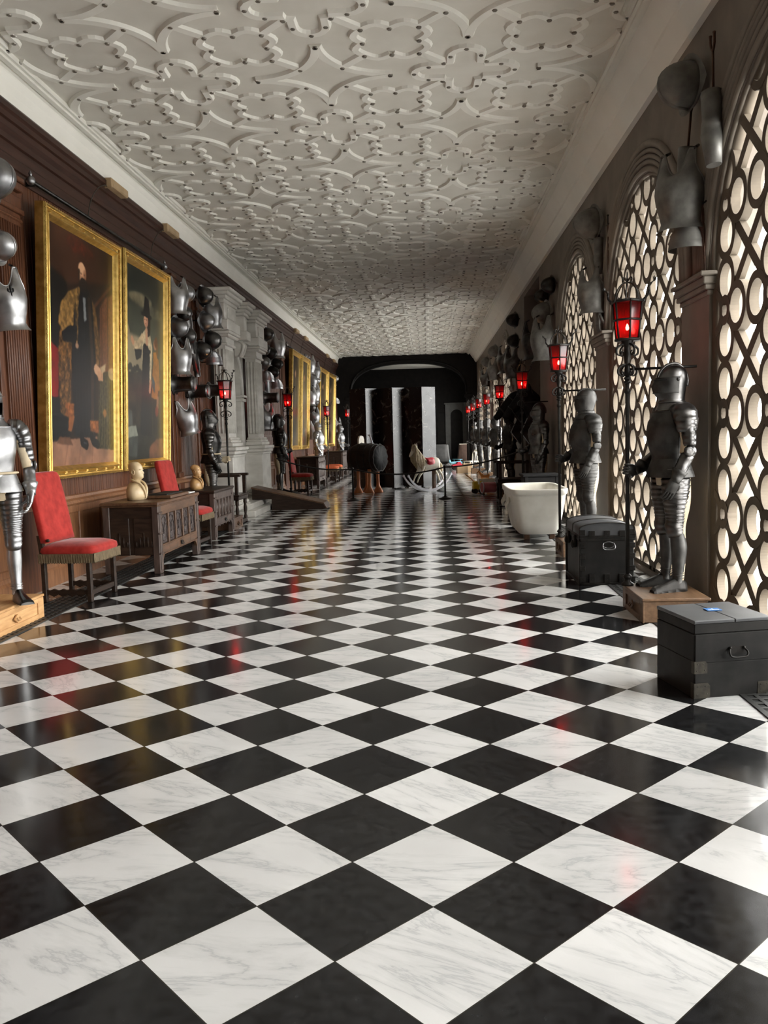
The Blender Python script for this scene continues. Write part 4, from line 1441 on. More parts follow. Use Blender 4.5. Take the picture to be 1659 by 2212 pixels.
def bust(name, label, loc, rz, m, s=1.0, cloak=True, group='portrait busts on chests'):
    """faces local +x"""
    T = thing(name, label, 'bust', loc, rz, group)
    b = MB()
    prof = [(0.0, 0.0, 0.10, 0.115, 0.15), (0.05, 0.0, 0.115, 0.12, 0.165), (0.11, 0.0, 0.112, 0.118, 0.168), (0.16, -0.005, 0.092, 0.105, 0.145), (0.19, -0.01, 0.072, 0.09, 0.105), (0.215, -0.01, 0.055, 0.075, 0.066)]
    b.loft([oval(z, cx, f, bk, w, 28) for z, cx, f, bk, w in prof])
    for sgn in (-1, 1):
        b.tube(crv([(0.11, 0, 0.02), (0.115, sgn * 0.035, 0.11), (0.075, sgn * 0.065, 0.2), (-0.02, sgn * 0.075, 0.245), (-0.075, 0, 0.25)], 4), 0.017, 8, flat=0.6)
    b.build('shoulders', m, T)
    b = MB()
    hd = [(0.19, -0.005, 0.05, 0.06, 0.056, 0), (0.24, 0.0, 0.05, 0.058, 0.052, 0), (0.262, 0.012, 0.066, 0.062, 0.05, 0.0), (0.275, 0.016, 0.076, 0.066, 0.055, 0.006), (0.292, 0.014, 0.078, 0.07, 0.06, -0.002), (0.303, 0.012, 0.079, 0.074, 0.063, 0.007), (0.314, 0.012, 0.078, 0.078, 0.065, -0.001),
          (0.325, 0.01, 0.078, 0.082, 0.067, 0.022), (0.345, 0.008, 0.077, 0.088, 0.069, 0.018), (0.362, 0.006, 0.073, 0.092, 0.070, 0.008), (0.375, 0.005, 0.078, 0.095, 0.072, 0.004), (0.395, 0.003, 0.08, 0.097, 0.075, 0), (0.42, 0.0, 0.076, 0.095, 0.074, 0), (0.445, -0.004, 0.062, 0.082, 0.063, 0), (0.465, -0.008, 0.04, 0.055, 0.04, 0), (0.474, -0.01, 0.01, 0.015, 0.01, 0)]
    rg = []
    for z, cx, f, bk, w, ns in hd:
        o = oval(z, cx, f, bk, w, 36)
        for p in o:
            t = math.atan2(p.y, p.x - cx)
            p.x += ns * math.exp(-(t / 0.2) ** 2)
            if 0.345 < z < 0.37:
                p.x -= 0.008 * math.exp(-((abs(t) - 0.42) / 0.16) ** 2)
        rg.append(o)
    b.loft(rg)
    for sgn in (-1, 1):
        b.tube([(-0.005 + 0.017 * math.cos(u), sgn * 0.074, 0.343 + 0.028 * math.sin(u)) for u in [2 * PI * k / 12 for k in range(12)]], 0.007, 6, closed=True)
        b.ell((0.072, sgn * 0.03, 0.374), (0.014, 0.022, 0.006), 8, 5)
    if cloak:
        b.ell((-0.03, 0, 0.41), (0.078, 0.08, 0.068), 16, 8)
        b.ell((0.058, 0, 0.265), (0.036, 0.042, 0.05), 12, 8)
        b.tube(crv([(0.06, -0.05, 0.30), (0.088, 0, 0.297), (0.06, 0.05, 0.30)], 4), 0.010, 6)
    b.build('head', m, T)
    if s != 1.0:
        T.scale = (s, s, s)
    return T


def paint_canvas(kind, w, h, seed):
    """oil painting as point colours on a flat canvas; returns mesh builder grid + colours"""
    nx, ny = (190, 380) if kind in ('robe', 'lady') else (44, 90)
    rs = np.random.RandomState(seed)
    u, v = np.meshgrid(np.linspace(0, 1, nx + 1), np.linspace(0, 1, ny + 1))
    asp = h / w

    def noise(sc, o=4):
        r = np.zeros_like(u)
        am = 1.0
        for q in range(o):
            g = rs.rand(int(sc * asp) + 3, int(sc) + 3)
            x, y = u * sc, v * sc * asp
            x0, y0 = x.astype(int), y.astype(int)
            fx, fy = x - x0, y - y0
            fx, fy = fx * fx * (3 - 2 * fx), fy * fy * (3 - 2 * fy)
            r += am * (g[y0, x0] * (1 - fx) * (1 - fy) + g[y0, x0 + 1] * fx * (1 - fy) + g[y0 + 1, x0] * (1 - fx) * fy + g[y0 + 1, x0 + 1] * fx * fy)
            am *= 0.5
            sc *= 2
        return r / 1.875
    C = np.zeros(u.shape + (3,))
    n1, n2 = noise(3), noise(12)

    n3 = noise(34, 3)
    st = noise(60, 2)
    big = kind in ('robe', 'lady')

    def blur(m, r):
        for q in range(r):
            p = np.pad(m, 1, mode='edge')
            m = (p[1:-1, 1:-1] * 2 + p[:-2, 1:-1] + p[2:, 1:-1] + p[1:-1, :-2] + p[1:-1, 2:]) / 6
        return m

    def put(mask, c, k=1.0, mod=None, soft=3):
        c = np.array(c, float)[None, None, :] * (np.ones_like(u) if mod is None else mod)[..., None]
        a = (blur(mask, soft if big else 1) * k)[..., None]
        C[:] = C * (1 - a) + c * a

    def poly(pts):
        m = np.zeros(u.shape, bool)
        P = pts
        j = len(P) - 1
        uu = u + (n2 - 0.5) * 0.025 + (n3 - 0.5) * 0.012
        vv = v + (n1 - 0.5) * 0.01 + (n3 - 0.5) * 0.006
        for i in range(len(P)):
            xi, yi = P[i]
            xj, yj = P[j]
            if yi != yj:
                m ^= ((yi > vv) != (yj > vv)) & (uu < (xj - xi) * (vv - yi) / (yj - yi) + xi)
            j = i
        return m.astype(float)

    def el(cx, cy, rx, ry):
        return ((((u - cx) / rx) ** 2 + ((v - cy) / ry) ** 2) < 1 + (n3 - 0.5) * 0.3).astype(float)

    def stroke(pts, r, c, k=1.0, mod=None, soft=2):
        d = np.full(u.shape, 9.0)
        for (xa, ya), (xb, yb) in zip(pts[:-1], pts[1:]):
            ya_, yb_, vv = ya * asp, yb * asp, v * asp
            L2 = (xb - xa) ** 2 + (yb_ - ya_) ** 2 + 1e-9
            t = np.clip(((u - xa) * (xb - xa) + (vv - ya_) * (yb_ - ya_)) / L2, 0, 1)
            d = np.minimum(d, np.hypot(u - xa - t * (xb - xa), vv - ya_ - t * (yb_ - ya_)))
        put((d < r).astype(float), c, k, mod, soft)
    wv = 0.7 + 0.6 * n2
    broc = 0.45 + 0.85 * np.clip((0.6 * n3 + 0.4 * st - 0.3) * 2.4, 0, 1)
    if kind == 'robe':
        put(np.ones_like(u), (0.13, 0.085, 0.06), mod=0.6 + 0.8 * n1)
        put(poly([(0, 0.74), (1, 0.86), (1, 1.1), (0, 1.1)]), (0.22, 0.125, 0.075), 0.9, mod=0.5 + n1, soft=20)
        put(el(0.42, 0.955, 0.13, 0.035), (0.36, 0.13, 0.075), 0.55, 0.3 + 1.3 * n3, soft=24)
        put(el(0.58, 0.945, 0.10, 0.03), (0.36, 0.15, 0.08), 0.45, 0.3 + 1.3 * n3, soft=24)
        put(poly([(0.74, 0.12), (1.1, 0.12), (1.1, 0.84), (0.86, 0.78), (0.77, 0.72)]), (0.36, 0.215, 0.14), 1, (0.75 + 0.5 * st), soft=8)
        stroke([(0.64, 0.70), (0.86, 0.80), (1.0, 0.86)], 0.012, (0.30, 0.18, 0.11), 0.8)
        stroke([(0.80, 0.13), (0.80, 0.73)], 0.006, (0.22, 0.12, 0.075), 0.8)
        stroke([(0.90, 0.13), (0.90, 0.78)], 0.006, (0.22, 0.12, 0.075), 0.8)
        put(poly([(-0.1, 0.12), (0.3, 0.12), (0.28, 0.78), (-0.1, 0.85)]), (0.07, 0.06, 0.05), 1, wv, soft=16)
        put(poly([(-0.1, -0.1), (1.1, -0.1), (1.1, 0.115), (0.62, 0.13), (-0.1, 0.10)]), (0.50, 0.36, 0.28), 1, 0.7 + 0.5 * n2, soft=4)
        for q in range(5):
            stroke([(0.02 + q * 0.2, 0.0), (0.10 + q * 0.18, 0.11)], 0.004, (0.38, 0.25, 0.19), 0.7)
        put(poly([(-0.1, 0.29), (0.15, 0.29), (0.16, 0.49), (0.05, 0.52), (-0.1, 0.52)]), (0.42, 0.065, 0.06), 1, 0.75 + 0.5 * n2)
        put(poly([(0.02, 0.12), (0.3, 0.11), (0.3, 0.29), (0.02, 0.29)]), (0.045, 0.047, 0.05), 1, wv, soft=6)
        put(poly([(0.70, 0.075), (1.1, 0.06), (1.1, 0.43), (0.90, 0.44), (0.76, 0.42)]), (0.17, 0.155, 0.09), 1, 0.3 + 1.5 * st)
        for q in range(7):
            stroke([(0.78 + 0.035 * q, 0.42), (0.74 + 0.045 * q, 0.09)], 0.006, (0.36, 0.34, 0.24), 0.5)
        put(el(0.84, 0.24, 0.03, 0.02), (0.55, 0.36, 0.16), 0.8)
        put(poly([(0.17, 0.23), (0.3, 0.20), (0.36, 0.60), (0.2, 0.62), (0.15, 0.5)]), (0.42, 0.285, 0.14), 1, broc)
        put(poly([(0.16, 0.60), (0.20, 0.69), (0.30, 0.745), (0.43, 0.775), (0.41, 0.55), (0.3, 0.555), (0.2, 0.58)]), (0.52, 0.385, 0.20), 1, broc * 0.6 + 0.4)
        put(poly([(0.60, 0.77), (0.70, 0.71), (0.77, 0.54), (0.75, 0.455), (0.64, 0.46)]), (0.38, 0.27, 0.14), 1, broc * 0.7 + 0.3)
        put(poly([(0.36, 0.13), (0.68, 0.12), (0.70, 0.48), (0.64, 0.745), (0.57, 0.79), (0.45, 0.785), (0.39, 0.70), (0.33, 0.45)]), (0.062, 0.064, 0.07), 1, wv)
        for q in range(6):
            stroke([(0.42 + 0.035 * q, 0.66), (0.39 + 0.05 * q, 0.14)], 0.007, (0.10, 0.105, 0.115), 0.45, soft=5)
        stroke([(0.635, 0.14), (0.645, 0.48), (0.60, 0.74)], 0.022, (0.20, 0.15, 0.11), 0.8, wv)
        stroke([(0.41, 0.55), (0.42, 0.70), (0.45, 0.77)], 0.02, (0.50, 0.37, 0.20), 0.9, broc)
        put(poly([(0.2, 0.565), (0.30, 0.60), (0.42, 0.61), (0.41, 0.53), (0.22, 0.53)]), (0.055, 0.055, 0.06), 1, wv)
        put(el(0.415, 0.525, 0.025, 0.012), (0.62, 0.47, 0.36), 0.9)
        put(poly([(0.505, 0.74), (0.54, 0.74), (0.56, 0.65), (0.525, 0.635)]), (0.50, 0.51, 0.51), 0.85, wv)
        for q in ((0.24, 0.215, 0.36, 0.27), (0.6, 0.15, 0.73, 0.20)):
            put(poly([(q[0], q[1]), (q[2], q[1] - 0.008), (q[2], q[3]), (q[0], q[3])]), (0.52, 0.30, 0.14), 1, broc * 0.5 + 0.5)
        put(poly([(0.27, 0.155), (0.32, 0.15), (0.37, 0.215), (0.29, 0.215)]), (0.50, 0.29, 0.14), 1, wv)
        put(poly([(0.12, 0.10), (0.34, 0.09), (0.30, 0.125), (0.16, 0.13)]), (0.30, 0.20, 0.14), 1, wv)
        put(el(0.515, 0.80, 0.062, 0.036), (0.10, 0.08, 0.065), 1, wv)
        put(el(0.505, 0.842, 0.055, 0.044), (0.62, 0.44, 0.32), 1, 0.85 + 0.3 * n2)
        put(el(0.495, 0.862, 0.05, 0.03), (0.76, 0.58, 0.44), 1, None)
        put(el(0.538, 0.835, 0.025, 0.03), (0.46, 0.30, 0.21), 0.6, soft=5)
        put(el(0.515, 0.803, 0.052, 0.024), (0.12, 0.09, 0.075), 1, wv)
        put(el(0.518, 0.82, 0.024, 0.003), (0.13, 0.09, 0.07), 0.8)
        put(el(0.485, 0.842, 0.014, 0.0038) + el(0.533, 0.841, 0.012, 0.0038), (0.24, 0.15, 0.11), 0.8, soft=2)
        stroke([(0.512, 0.843), (0.517, 0.829)], 0.006, (0.72, 0.50, 0.37), 0.8)
        stroke([(0.455, 0.85), (0.452, 0.825)], 0.014, (0.16, 0.12, 0.09), 0.9)
        stroke([(0.70, 0.44), (0.755, 0.425)], 0.032, (0.68, 0.52, 0.40), 1)
        for q in range(4):
            stroke([(0.735 + q * 0.022, 0.425), (0.745 + q * 0.02, 0.395)], 0.011, (0.64, 0.47, 0.35), 1)
        put(poly([(0.76, 0.45), (0.86, 0.475), (0.86, 0.44), (0.80, 0.425)]), (0.60, 0.52, 0.40), 0.9, wv)
        put(el(0.97, 0.43, 0.07, 0.03), (0.62, 0.53, 0.41), 0.8, wv)
        stroke([(0.47, 0.13), (0.48, 0.105), (0.54, 0.092)], 0.03, (0.03, 0.03, 0.035), 1)
        stroke([(0.62, 0.13), (0.65, 0.105), (0.72, 0.092)], 0.028, (0.03, 0.03, 0.035), 1)
        stroke([(0.50, 0.103), (0.54, 0.098)], 0.006, (0.22, 0.22, 0.24), 0.8)
    elif kind == 'lady':
        put(np.ones_like(u), (0.25, 0.26, 0.21), mod=0.45 + 0.9 * n1)
        put(poly([(-0.1, 0.80), (1.1, 0.80), (1.1, 1.1), (-0.1, 1.1)]), (0.13, 0.145, 0.125), 0.85, 0.5 + n1, soft=40)
        put(el(0.40, 0.84, 0.28, 0.035), (0.44, 0.40, 0.30), 0.8, 0.5 + 0.9 * n2, soft=22)
        put(el(0.75, 0.80, 0.22, 0.03), (0.36, 0.345, 0.27), 0.7, 0.5 + 0.9 * n2, soft=22)
        put(poly([(-0.1, 0.44), (0.6, 0.44), (0.5, 0.64), (-0.1, 0.66)]), (0.58, 0.52, 0.41), 0.9, 0.7 + 0.5 * n1, soft=26)
        put(poly([(-0.1, 0.1), (1.1, 0.1), (1.1, 0.50), (0.7, 0.50), (0.3, 0.46), (-0.1, 0.455)]), (0.14, 0.115, 0.07), 1, 0.35 + 1.2 * n2, soft=5)
        for q in range(7):
            put(el(0.04 + 0.055 * q, 0.465 + 0.01 * (q % 3), 0.04, 0.018), (0.10, 0.095, 0.06), 0.95, wv)
        put(poly([(-0.1, -0.1), (1.1, -0.1), (1.1, 0.13), (-0.1, 0.2)]), (0.11, 0.11, 0.085), 1, 0.4 + 1.1 * n2, soft=12)
        put(poly([(0.55, -0.1), (1.1, -0.1), (1.1, 0.12), (0.80, 0.115), (0.62, 0.07)]), (0.38, 0.24, 0.165), 1, 0.6 + 0.7 * n2, soft=8)
        put(poly([(0.07, 0.18), (0.27, 0.185), (0.33, 0.13), (0.09, 0.11)]), (0.46, 0.47, 0.42), 1, 0.7 + 0.5 * n2)
        put(poly([(0.08, 0.03), (0.30, 0.02), (0.32, 0.13), (0.09, 0.12)]), (0.20, 0.21, 0.19), 1, 0.6 + 0.7 * n2)
        put(poly([(0.09, 0.185), (0.20, 0.185), (0.18, 0.26), (0.09, 0.27)]), (0.24, 0.245, 0.225), 1, 0.6 + 0.7 * n2)
        put(poly([(-0.02, 0.50), (0.09, 0.50), (0.10, 0.63), (0.02, 0.65)]), (0.10, 0.08, 0.06), 1)
        stroke([(0.05, 0.66), (0.09, 0.685), (0.12, 0.66)], 0.02, (0.60, 0.52, 0.40), 0.7)
        put(poly([(0.38, 0.14), (0.68, 0.12), (0.66, 0.40), (0.63, 0.63), (0.46, 0.63), (0.42, 0.40)]), (0.042, 0.042, 0.045), 1, wv)
        for q in range(4):
            stroke([(0.48 + 0.035 * q, 0.56), (0.44 + 0.06 * q, 0.15)], 0.008, (0.085, 0.085, 0.09), 0.5, soft=5)
        put(poly([(0.43, 0.60), (0.46, 0.68), (0.53, 0.70), (0.62, 0.69), (0.69, 0.62), (0.66, 0.42), (0.61, 0.42), (0.62, 0.58), (0.56, 0.62), (0.48, 0.62)]), (0.70, 0.63, 0.50), 1, 0.75 + 0.5 * n3)
        stroke([(0.54, 0.69), (0.55, 0.63)], 0.03, (0.66, 0.48, 0.37), 0.9)
        stroke([(0.44, 0.65), (0.33, 0.60), (0.24, 0.595)], 0.035, (0.66, 0.57, 0.44), 1, 0.75 + 0.5 * n3)
        stroke([(0.22, 0.61), (0.19, 0.625)], 0.025, (0.66, 0.48, 0.36), 1)
        put(poly([(0.24, 0.575), (0.42, 0.585), (0.40, 0.54), (0.29, 0.52)]), (0.05, 0.05, 0.05), 1)
        stroke([(0.47, 0.585), (0.63, 0.585)], 0.015, (0.10, 0.10, 0.11), 1)
        stroke([(0.64, 0.42), (0.62, 0.375)], 0.026, (0.64, 0.46, 0.35), 1)
        put(poly([(0.57, 0.66), (0.63, 0.67), (0.64, 0.78), (0.58, 0.79)]), (0.10, 0.07, 0.045), 1)
        put(el(0.53, 0.742, 0.055, 0.034), (0.62, 0.43, 0.33), 1)
        put(el(0.51, 0.745, 0.035, 0.024), (0.74, 0.55, 0.43), 0.8)
        put(el(0.505, 0.748, 0.011, 0.003) + el(0.545, 0.748, 0.01, 0.003), (0.16, 0.10, 0.08), 0.9, soft=1)
        put(el(0.522, 0.727, 0.013, 0.0025), (0.46, 0.16, 0.13), 0.9, soft=1)
        put(poly([(0.45, 0.775), (0.64, 0.77), (0.62, 0.81), (0.60, 0.86), (0.50, 0.87), (0.48, 0.80)]), (0.045, 0.045, 0.05), 1, wv)
        stroke([(0.42, 0.775), (0.66, 0.768)], 0.014, (0.04, 0.04, 0.045), 1)
        put(poly([(0.66, 0.34), (0.83, 0.33), (0.85, 0.52), (0.80, 0.595), (0.72, 0.59)]), (0.56, 0.37, 0.14), 1, 0.65 + 0.6 * n2)
        stroke([(0.83, 0.54), (0.86, 0.40)], 0.03, (0.52, 0.34, 0.13), 1, wv)
        put(poly([(0.69, 0.46), (0.76, 0.42), (0.74, 0.365), (0.68, 0.40)]), (0.16, 0.235, 0.26), 1, wv)
        put(el(0.765, 0.63, 0.045, 0.03), (0.60, 0.42, 0.29), 1)
        put(el(0.785, 0.645, 0.045, 0.03), (0.32, 0.20, 0.09), 1, wv)
        stroke([(0.815, 0.63), (0.82, 0.59)], 0.022, (0.34, 0.22, 0.10), 1)
        put(poly([(0.71, 0.14), (0.83, 0.14), (0.85, 0.33), (0.69, 0.33)]), (0.065, 0.06, 0.055), 1, wv)
        stroke([(0.83, 0.335), (0.82, 0.29)], 0.028, (0.50, 0.35, 0.26), 0.9)
        put(el(0.80, 0.265, 0.045, 0.03), (0.36, 0.12, 0.085), 1, wv)
        stroke([(0.69, 0.125), (0.74, 0.115)], 0.02, (0.10, 0.10, 0.11), 1)
    else:
        base = ((0.14, 0.09, 0.065), (0.17, 0.15, 0.12), (0.12, 0.09, 0.06), (0.15, 0.12, 0.08))[seed % 4]
        put(np.ones_like(u), base, mod=0.5 + n1)
        put(poly([(0, 0), (1, 0), (1, 0.2), (0, 0.24)]), ((0.20, 0.15, 0.10), (0.44, 0.28, 0.2))[seed % 2], 1, wv)
        put(poly([(0.32, 0.10), (0.72, 0.10), (0.66, 0.60), (0.60, 0.74), (0.44, 0.74), (0.36, 0.55)]), ((0.06, 0.055, 0.05), (0.34, 0.30, 0.24), (0.07, 0.06, 0.06), (0.25, 0.09, 0.07))[seed % 4], 1, wv)
        put(poly([(0.44, 0.40), (0.56, 0.40), (0.56, 0.74), (0.46, 0.74)]), (0.45, 0.38, 0.28), 0.7, wv)
        put(el(0.52, 0.80, 0.07, 0.04), (0.70, 0.53, 0.40), 1)
    C = np.clip(C, 0, 1)
    Cl = np.where(C <= 0.04045, C / 12.92, ((C + 0.055) / 1.055) ** 2.4)
    return nx, ny, Cl


def portrait(label, y0, y1, z0, z1, kind, seed, fw=0.115, cat='painting', m='gold', rows=True):
    """framed canvas on the left wall, facing +x"""
    T = thing('framed_portrait', label, cat, (LX + 0.03, (y0 + y1) / 2, z0), 0, 'full-length portraits in gilt frames', rot=(0, 0.048, 0))
    w, h = y1 - y0, z1 - z0
    prof = [(0.0, 0.0), (0.0, 0.085), (0.010, 0.11), (0.024, 0.115), (0.034, 0.10), (0.038, 0.075), (0.055, 0.062), (0.075, 0.072), (0.085, 0.098), (0.098, 0.102), (0.108, 0.085), (0.12, 0.06), (fw + 0.02, 0.035), (fw + 0.02, 0.0)]
    b = MB()
    rg = []
    for o, d in prof:
        o = o * fw / 0.115
        rg.append([V((d, -w / 2 + o, o)), V((d, w / 2 - o, o)), V((d, w / 2 - o, h - o)), V((d, -w / 2 + o, h - o))])
    b.loft(rg, cap=False, smooth=False)
    b.build('frame', m, T)
    if rows:
        b = MB()
        for o, x, st, r in ((0.036, 0.096, 0.024, 0.0085), (0.008, 0.104, 0.045, 0.007)):
            per = [(-w / 2 + o, o, w / 2 - o, o), (w / 2 - o, o, w / 2 - o, h - o), (w / 2 - o, h - o, -w / 2 + o, h - o), (-w / 2 + o, h - o, -w / 2 + o, o)]
            for a, c, d, e in per:
                ln = math.hypot(d - a, e - c)
                k = int(ln / st)
                for i in range(k):
                    t = i / k
                    b.ell((x, a + (d - a) * t, c + (e - c) * t), (r, r, r), 6, 4)
        b.build('beading', m, T, fix=False)
        b = MB()
        o = 0.062
        for a, c, d, e in [(-w / 2 + o, o, w / 2 - o, o), (w / 2 - o, o, w / 2 - o, h - o), (w / 2 - o, h - o, -w / 2 + o, h - o), (-w / 2 + o, h - o, -w / 2 + o, o)]:
            ln = math.hypot(d - a, e - c)
            k = max(3, int(ln / 0.3))
            for i in range(k + 1):
                t = (i + 0.5) / (k + 1)
                yy, zz_ = a + (d - a) * t, c + (e - c) * t
                du, dv_ = (d - a) / ln, (e - c) / ln
                for q in (-0.018, 0.0, 0.018):
                    b.tube([(0.062, yy + du * q - dv_ * 0.024, zz_ + dv_ * q + du * 0.024), (0.076, yy + du * (q + 0.014), zz_ + dv_ * (q + 0.014)), (0.062, yy + du * q + dv_ * 0.024, zz_ + dv_ * q - du * 0.024)], 0.0035, 5)
        b.build('ribbon_wrap', m, T, fix=False)
    nx, ny, Cl = paint_canvas(kind, w - 2 * fw, h - 2 * fw, seed)
    iw, ih = w - 2 * fw, h - 2 * fw
    vs = [(0.04, -iw / 2 + iw * i / nx, fw + ih * j / ny) for j in range(ny + 1) for i in range(nx + 1)]
    fs = [(j * (nx + 1) + i, j * (nx + 1) + i + 1, (j + 1) * (nx + 1) + i + 1, (j + 1) * (nx + 1) + i) for j in range(ny) for i in range(nx)]
    b = MB()
    b.add(vs, fs, False)
    o = b.build('canvas', 'oil_paint', T, fix=False)
    ca = o.data.color_attributes.new('paint', 'FLOAT_COLOR', 'POINT')
    buf = np.ones((len(vs), 4), np.float32)
    buf[:, :3] = Cl.reshape(-1, 3)
    ca.data.foreach_set('color', buf.ravel())
    return T


def picture_light(label, y, s=1.0):
    T = thing('picture_light', label, 'picture light', (LX + 0.14, y, 4.495), 0, 'brown picture lights on the cornice')
    b = MB()
    b.box((0.045, 0.0, 0.085), (0.11, 0.52, 0.10), 0.015)
    b.box((0.03, -0.27, 0.08), (0.12, 0.035, 0.12), 0.01)
    b.build('housing', 'fitting_brown', T)
    b = MB()
    b.tube(crv([(0.02, -0.27, 0.04), (0.06, -0.45, 0.0), (0.05, -0.66, -0.10), (0.01, -0.78, -0.27), (-0.02, -0.80, -0.44)], 6), 0.006, 6)
    b.build('wire_arm', 'worn_brass', T)
    return T


# ================================================================== WALL-HUNG PIECES OF ARMOUR (face local +x, hang on x = 0)
def w_breast(T, m, s=1.0, flange=True):
    b = MB()
    rg = []
    for z, w, d, k in ((-0.27, 0.155, 0.135, 1.0), (-0.235, 0.14, 0.13, 1.0), (-0.18, 0.148, 0.15, 1.0), (-0.11, 0.168, 0.172, 1.0), (-0.03, 0.182, 0.175, 1.0), (0.03, 0.18, 0.162, 0.92), (0.08, 0.172, 0.145, 0.78), (0.13, 0.165, 0.125, 0.68), (0.18, 0.162, 0.105, 0.64), (0.24, 0.16, 0.075, 0.62)):
        ring_ = []
        for q in range(25):
            u_ = -1 + 2 * q / 24
            t = u_ * PI / 2 * k
            dip = 0.0
            if z > 0.05:
                dip = (z - 0.05) * 0.85 * max(0.0, 1 - (u_ / 0.62) ** 2)
            ring_.append(V((d * s * max(0.0, math.cos(t)) ** 0.75 + 0.02 * s * max(0, math.cos(t)) ** 12, w * s * math.sin(t), (z - dip) * s)))
        rg.append(ring_)
    b.loft(rg, cap=False, closed=False)
    b.tube(rg[-1], 0.008 * s, 6)
    for e_ in (0, -1):
        b.tube([r[e_] for r in rg[4:]], 0.007 * s, 6)
    b.loft([rg[0], [V((p.x * 1.12 + 0.006, p.y * 1.12, p.z - 0.028 * s)) for p in rg[0]]], cap=False, closed=False)
    b.build('plate', m, T)
    b = MB()
    for sgn in (-1, 1):
        b.tube([(0.06 * s, sgn * 0.12 * s, 0.235 * s), (-0.02, sgn * 0.11 * s, 0.275 * s)], 0.011 * s, 6)
    b.build('strap', 'black_steel', T)


def w_helmet(T, m, s=1.0, comb=True, brim=True):
    b = MB()                                     # bowl facing out from the wall
    P = [(0.125, 0.0), (0.128, 0.04), (0.12, 0.10), (0.10, 0.15), (0.07, 0.185), (0.035, 0.205), (0.004, 0.21)]
    rg = [[V((z * s, r * s * 0.88 * math.cos(t), r * s * 1.0 * math.sin(t))) for t in [2 * PI * k / 22 for k in range(22)]] for r, z in P]
    b.loft(rg)
    b.build('skull', m, T)
    if comb:
        b = MB()
        b.tube([(0.205 * s * math.sin(u) + 0.006, 0, 0.13 * s * math.cos(u)) for u in [0.1 + 2.9 * k / 12 for k in range(13)]], 0.009 * s, 6)
        b.build('comb', m, T)
    if brim:
        b = MB()
        rg = [[V(((0.02 if i == 0 else 0.0) * s + 0.04 * s * (abs(math.sin(t)) if i else 0), r * s * 0.9 * math.cos(t), r * s * math.sin(t))) for t in [2 * PI * k / 22 for k in range(22)]] for i, r in enumerate((0.126, 0.165))]
        b.loft(rg, cap=False)
        b.build('brim', m, T)


def w_drum(T, m, s=1.0):
    b = MB()                                     # drum standing out from the wall, flared at the wall side
    P = [(0.14, 0.0), (0.135, 0.012), (0.108, 0.03), (0.099, 0.12), (0.10, 0.22), (0.104, 0.27), (0.095, 0.285), (0.06, 0.29), (0.004, 0.295)]
    rg = [[V((z * s, r * s * math.cos(t), r * s * math.sin(t))) for t in [2 * PI * k / 26 for k in range(26)]] for r, z in P]
    b.loft(rg)
    b.build('drum', m, T)
    b = MB()
    b.tube([(0.006, 0.142 * s * math.cos(t), 0.142 * s * math.sin(t)) for t in [2 * PI * k / 24 for k in range(24)]], 0.011 * s, 6, closed=True)
    b.build('rim', m, T)
    b = MB()
    b.tube([(0.27 * s, 0.104 * s * math.cos(t), 0.104 * s * math.sin(t)) for t in [2 * PI * k / 24 for k in range(24)]], 0.006 * s, 6, closed=True)
    b.build('band', m, T)


def w_tasset(T, m, s=1.0):
    b = MB()
    rg = []
    for i in range(6):
        z = 0.22 - i * 0.085
        w = 0.07 + 0.008 * math.sin(i * 0.7) - 0.006 * max(0, i - 3)
        for dz, k in ((0, 1.0), (-0.08, 1.07)):
            rg.append([V((0.05 * s * math.cos(t) * k + 0.01, w * s * k * math.sin(t), (z + dz) * s)) for t in [-PI / 2 + PI * q / 12 for q in range(13)]])
    b.loft(rg, cap=False, closed=False)
    b.build('lames', m, T)


def w_pauldron(T, m, s=1.0):
    b = MB()
    rg = []
    for i in range(5):
        a = 0.25 + i * 0.3
        for da, k in ((0, 1.0), (0.28, 1.05)):
            r, z = math.sin(a + da) * 0.15 * k, math.cos(a + da) * 0.2
            rg.append([V((r * s * 1.1 * max(0, math.cos(t)) + 0.005, r * s * math.sin(t), z * s)) for t in [-PI / 2 + PI * q / 14 for q in range(15)]])
    b.loft(rg, cap=False, closed=False)
    b.build('lames', m, T)


def w_vambrace(T, m, s=1.0):
    b = MB()
    limb(b, [(0.06 * s, 0, 0.22 * s), (0.065 * s, 0.0, 0.05 * s), (0.07 * s, 0.0, -0.02 * s), (0.06 * s, 0.0, -0.2 * s)], [(0.055 * s, 0.06 * s), (0.052 * s, 0.055 * s), (0.056 * s, 0.06 * s), (0.042 * s, 0.045 * s)], 14, 3, 0.06)
    b.build('tube', m, T)
    b = MB()
    b.tube([(0.05 * s, 0.0, 0.2 * s), (0.04 * s, -0.01, 0.46 * s)], 0.010, 6)
    for sgn in (-1, 1):
        b.tube(crv([(0.04 * s, -0.01, 0.46 * s), (0.04 * s, -0.01 + sgn * 0.03, 0.50 * s), (0.04 * s, -0.01 + sgn * 0.03, 0.56 * s)], 3), [0.009] * 6 + [0.013], 6)
    b.build('prong', 'rust_iron', T)


def w_gauntlet(T, m, s=1.0):
    b = MB()
    limb(b, [(0.05 * s, 0, 0.2 * s), (0.05 * s, 0, 0.06 * s), (0.05 * s, 0, 0.02 * s)], [(0.065 * s, 0.07 * s), (0.045 * s, 0.048 * s), (0.04 * s, 0.045 * s)], 14, 2, 0.05)
    b.build('cuff', m, T)
    b = MB()
    hand(b, (0.05 * s, 0, 0.01 * s), (0.12, 0, -1), (-1, 0, 0.0), s=s * 1.2)
    b.build('fingers', m, T)


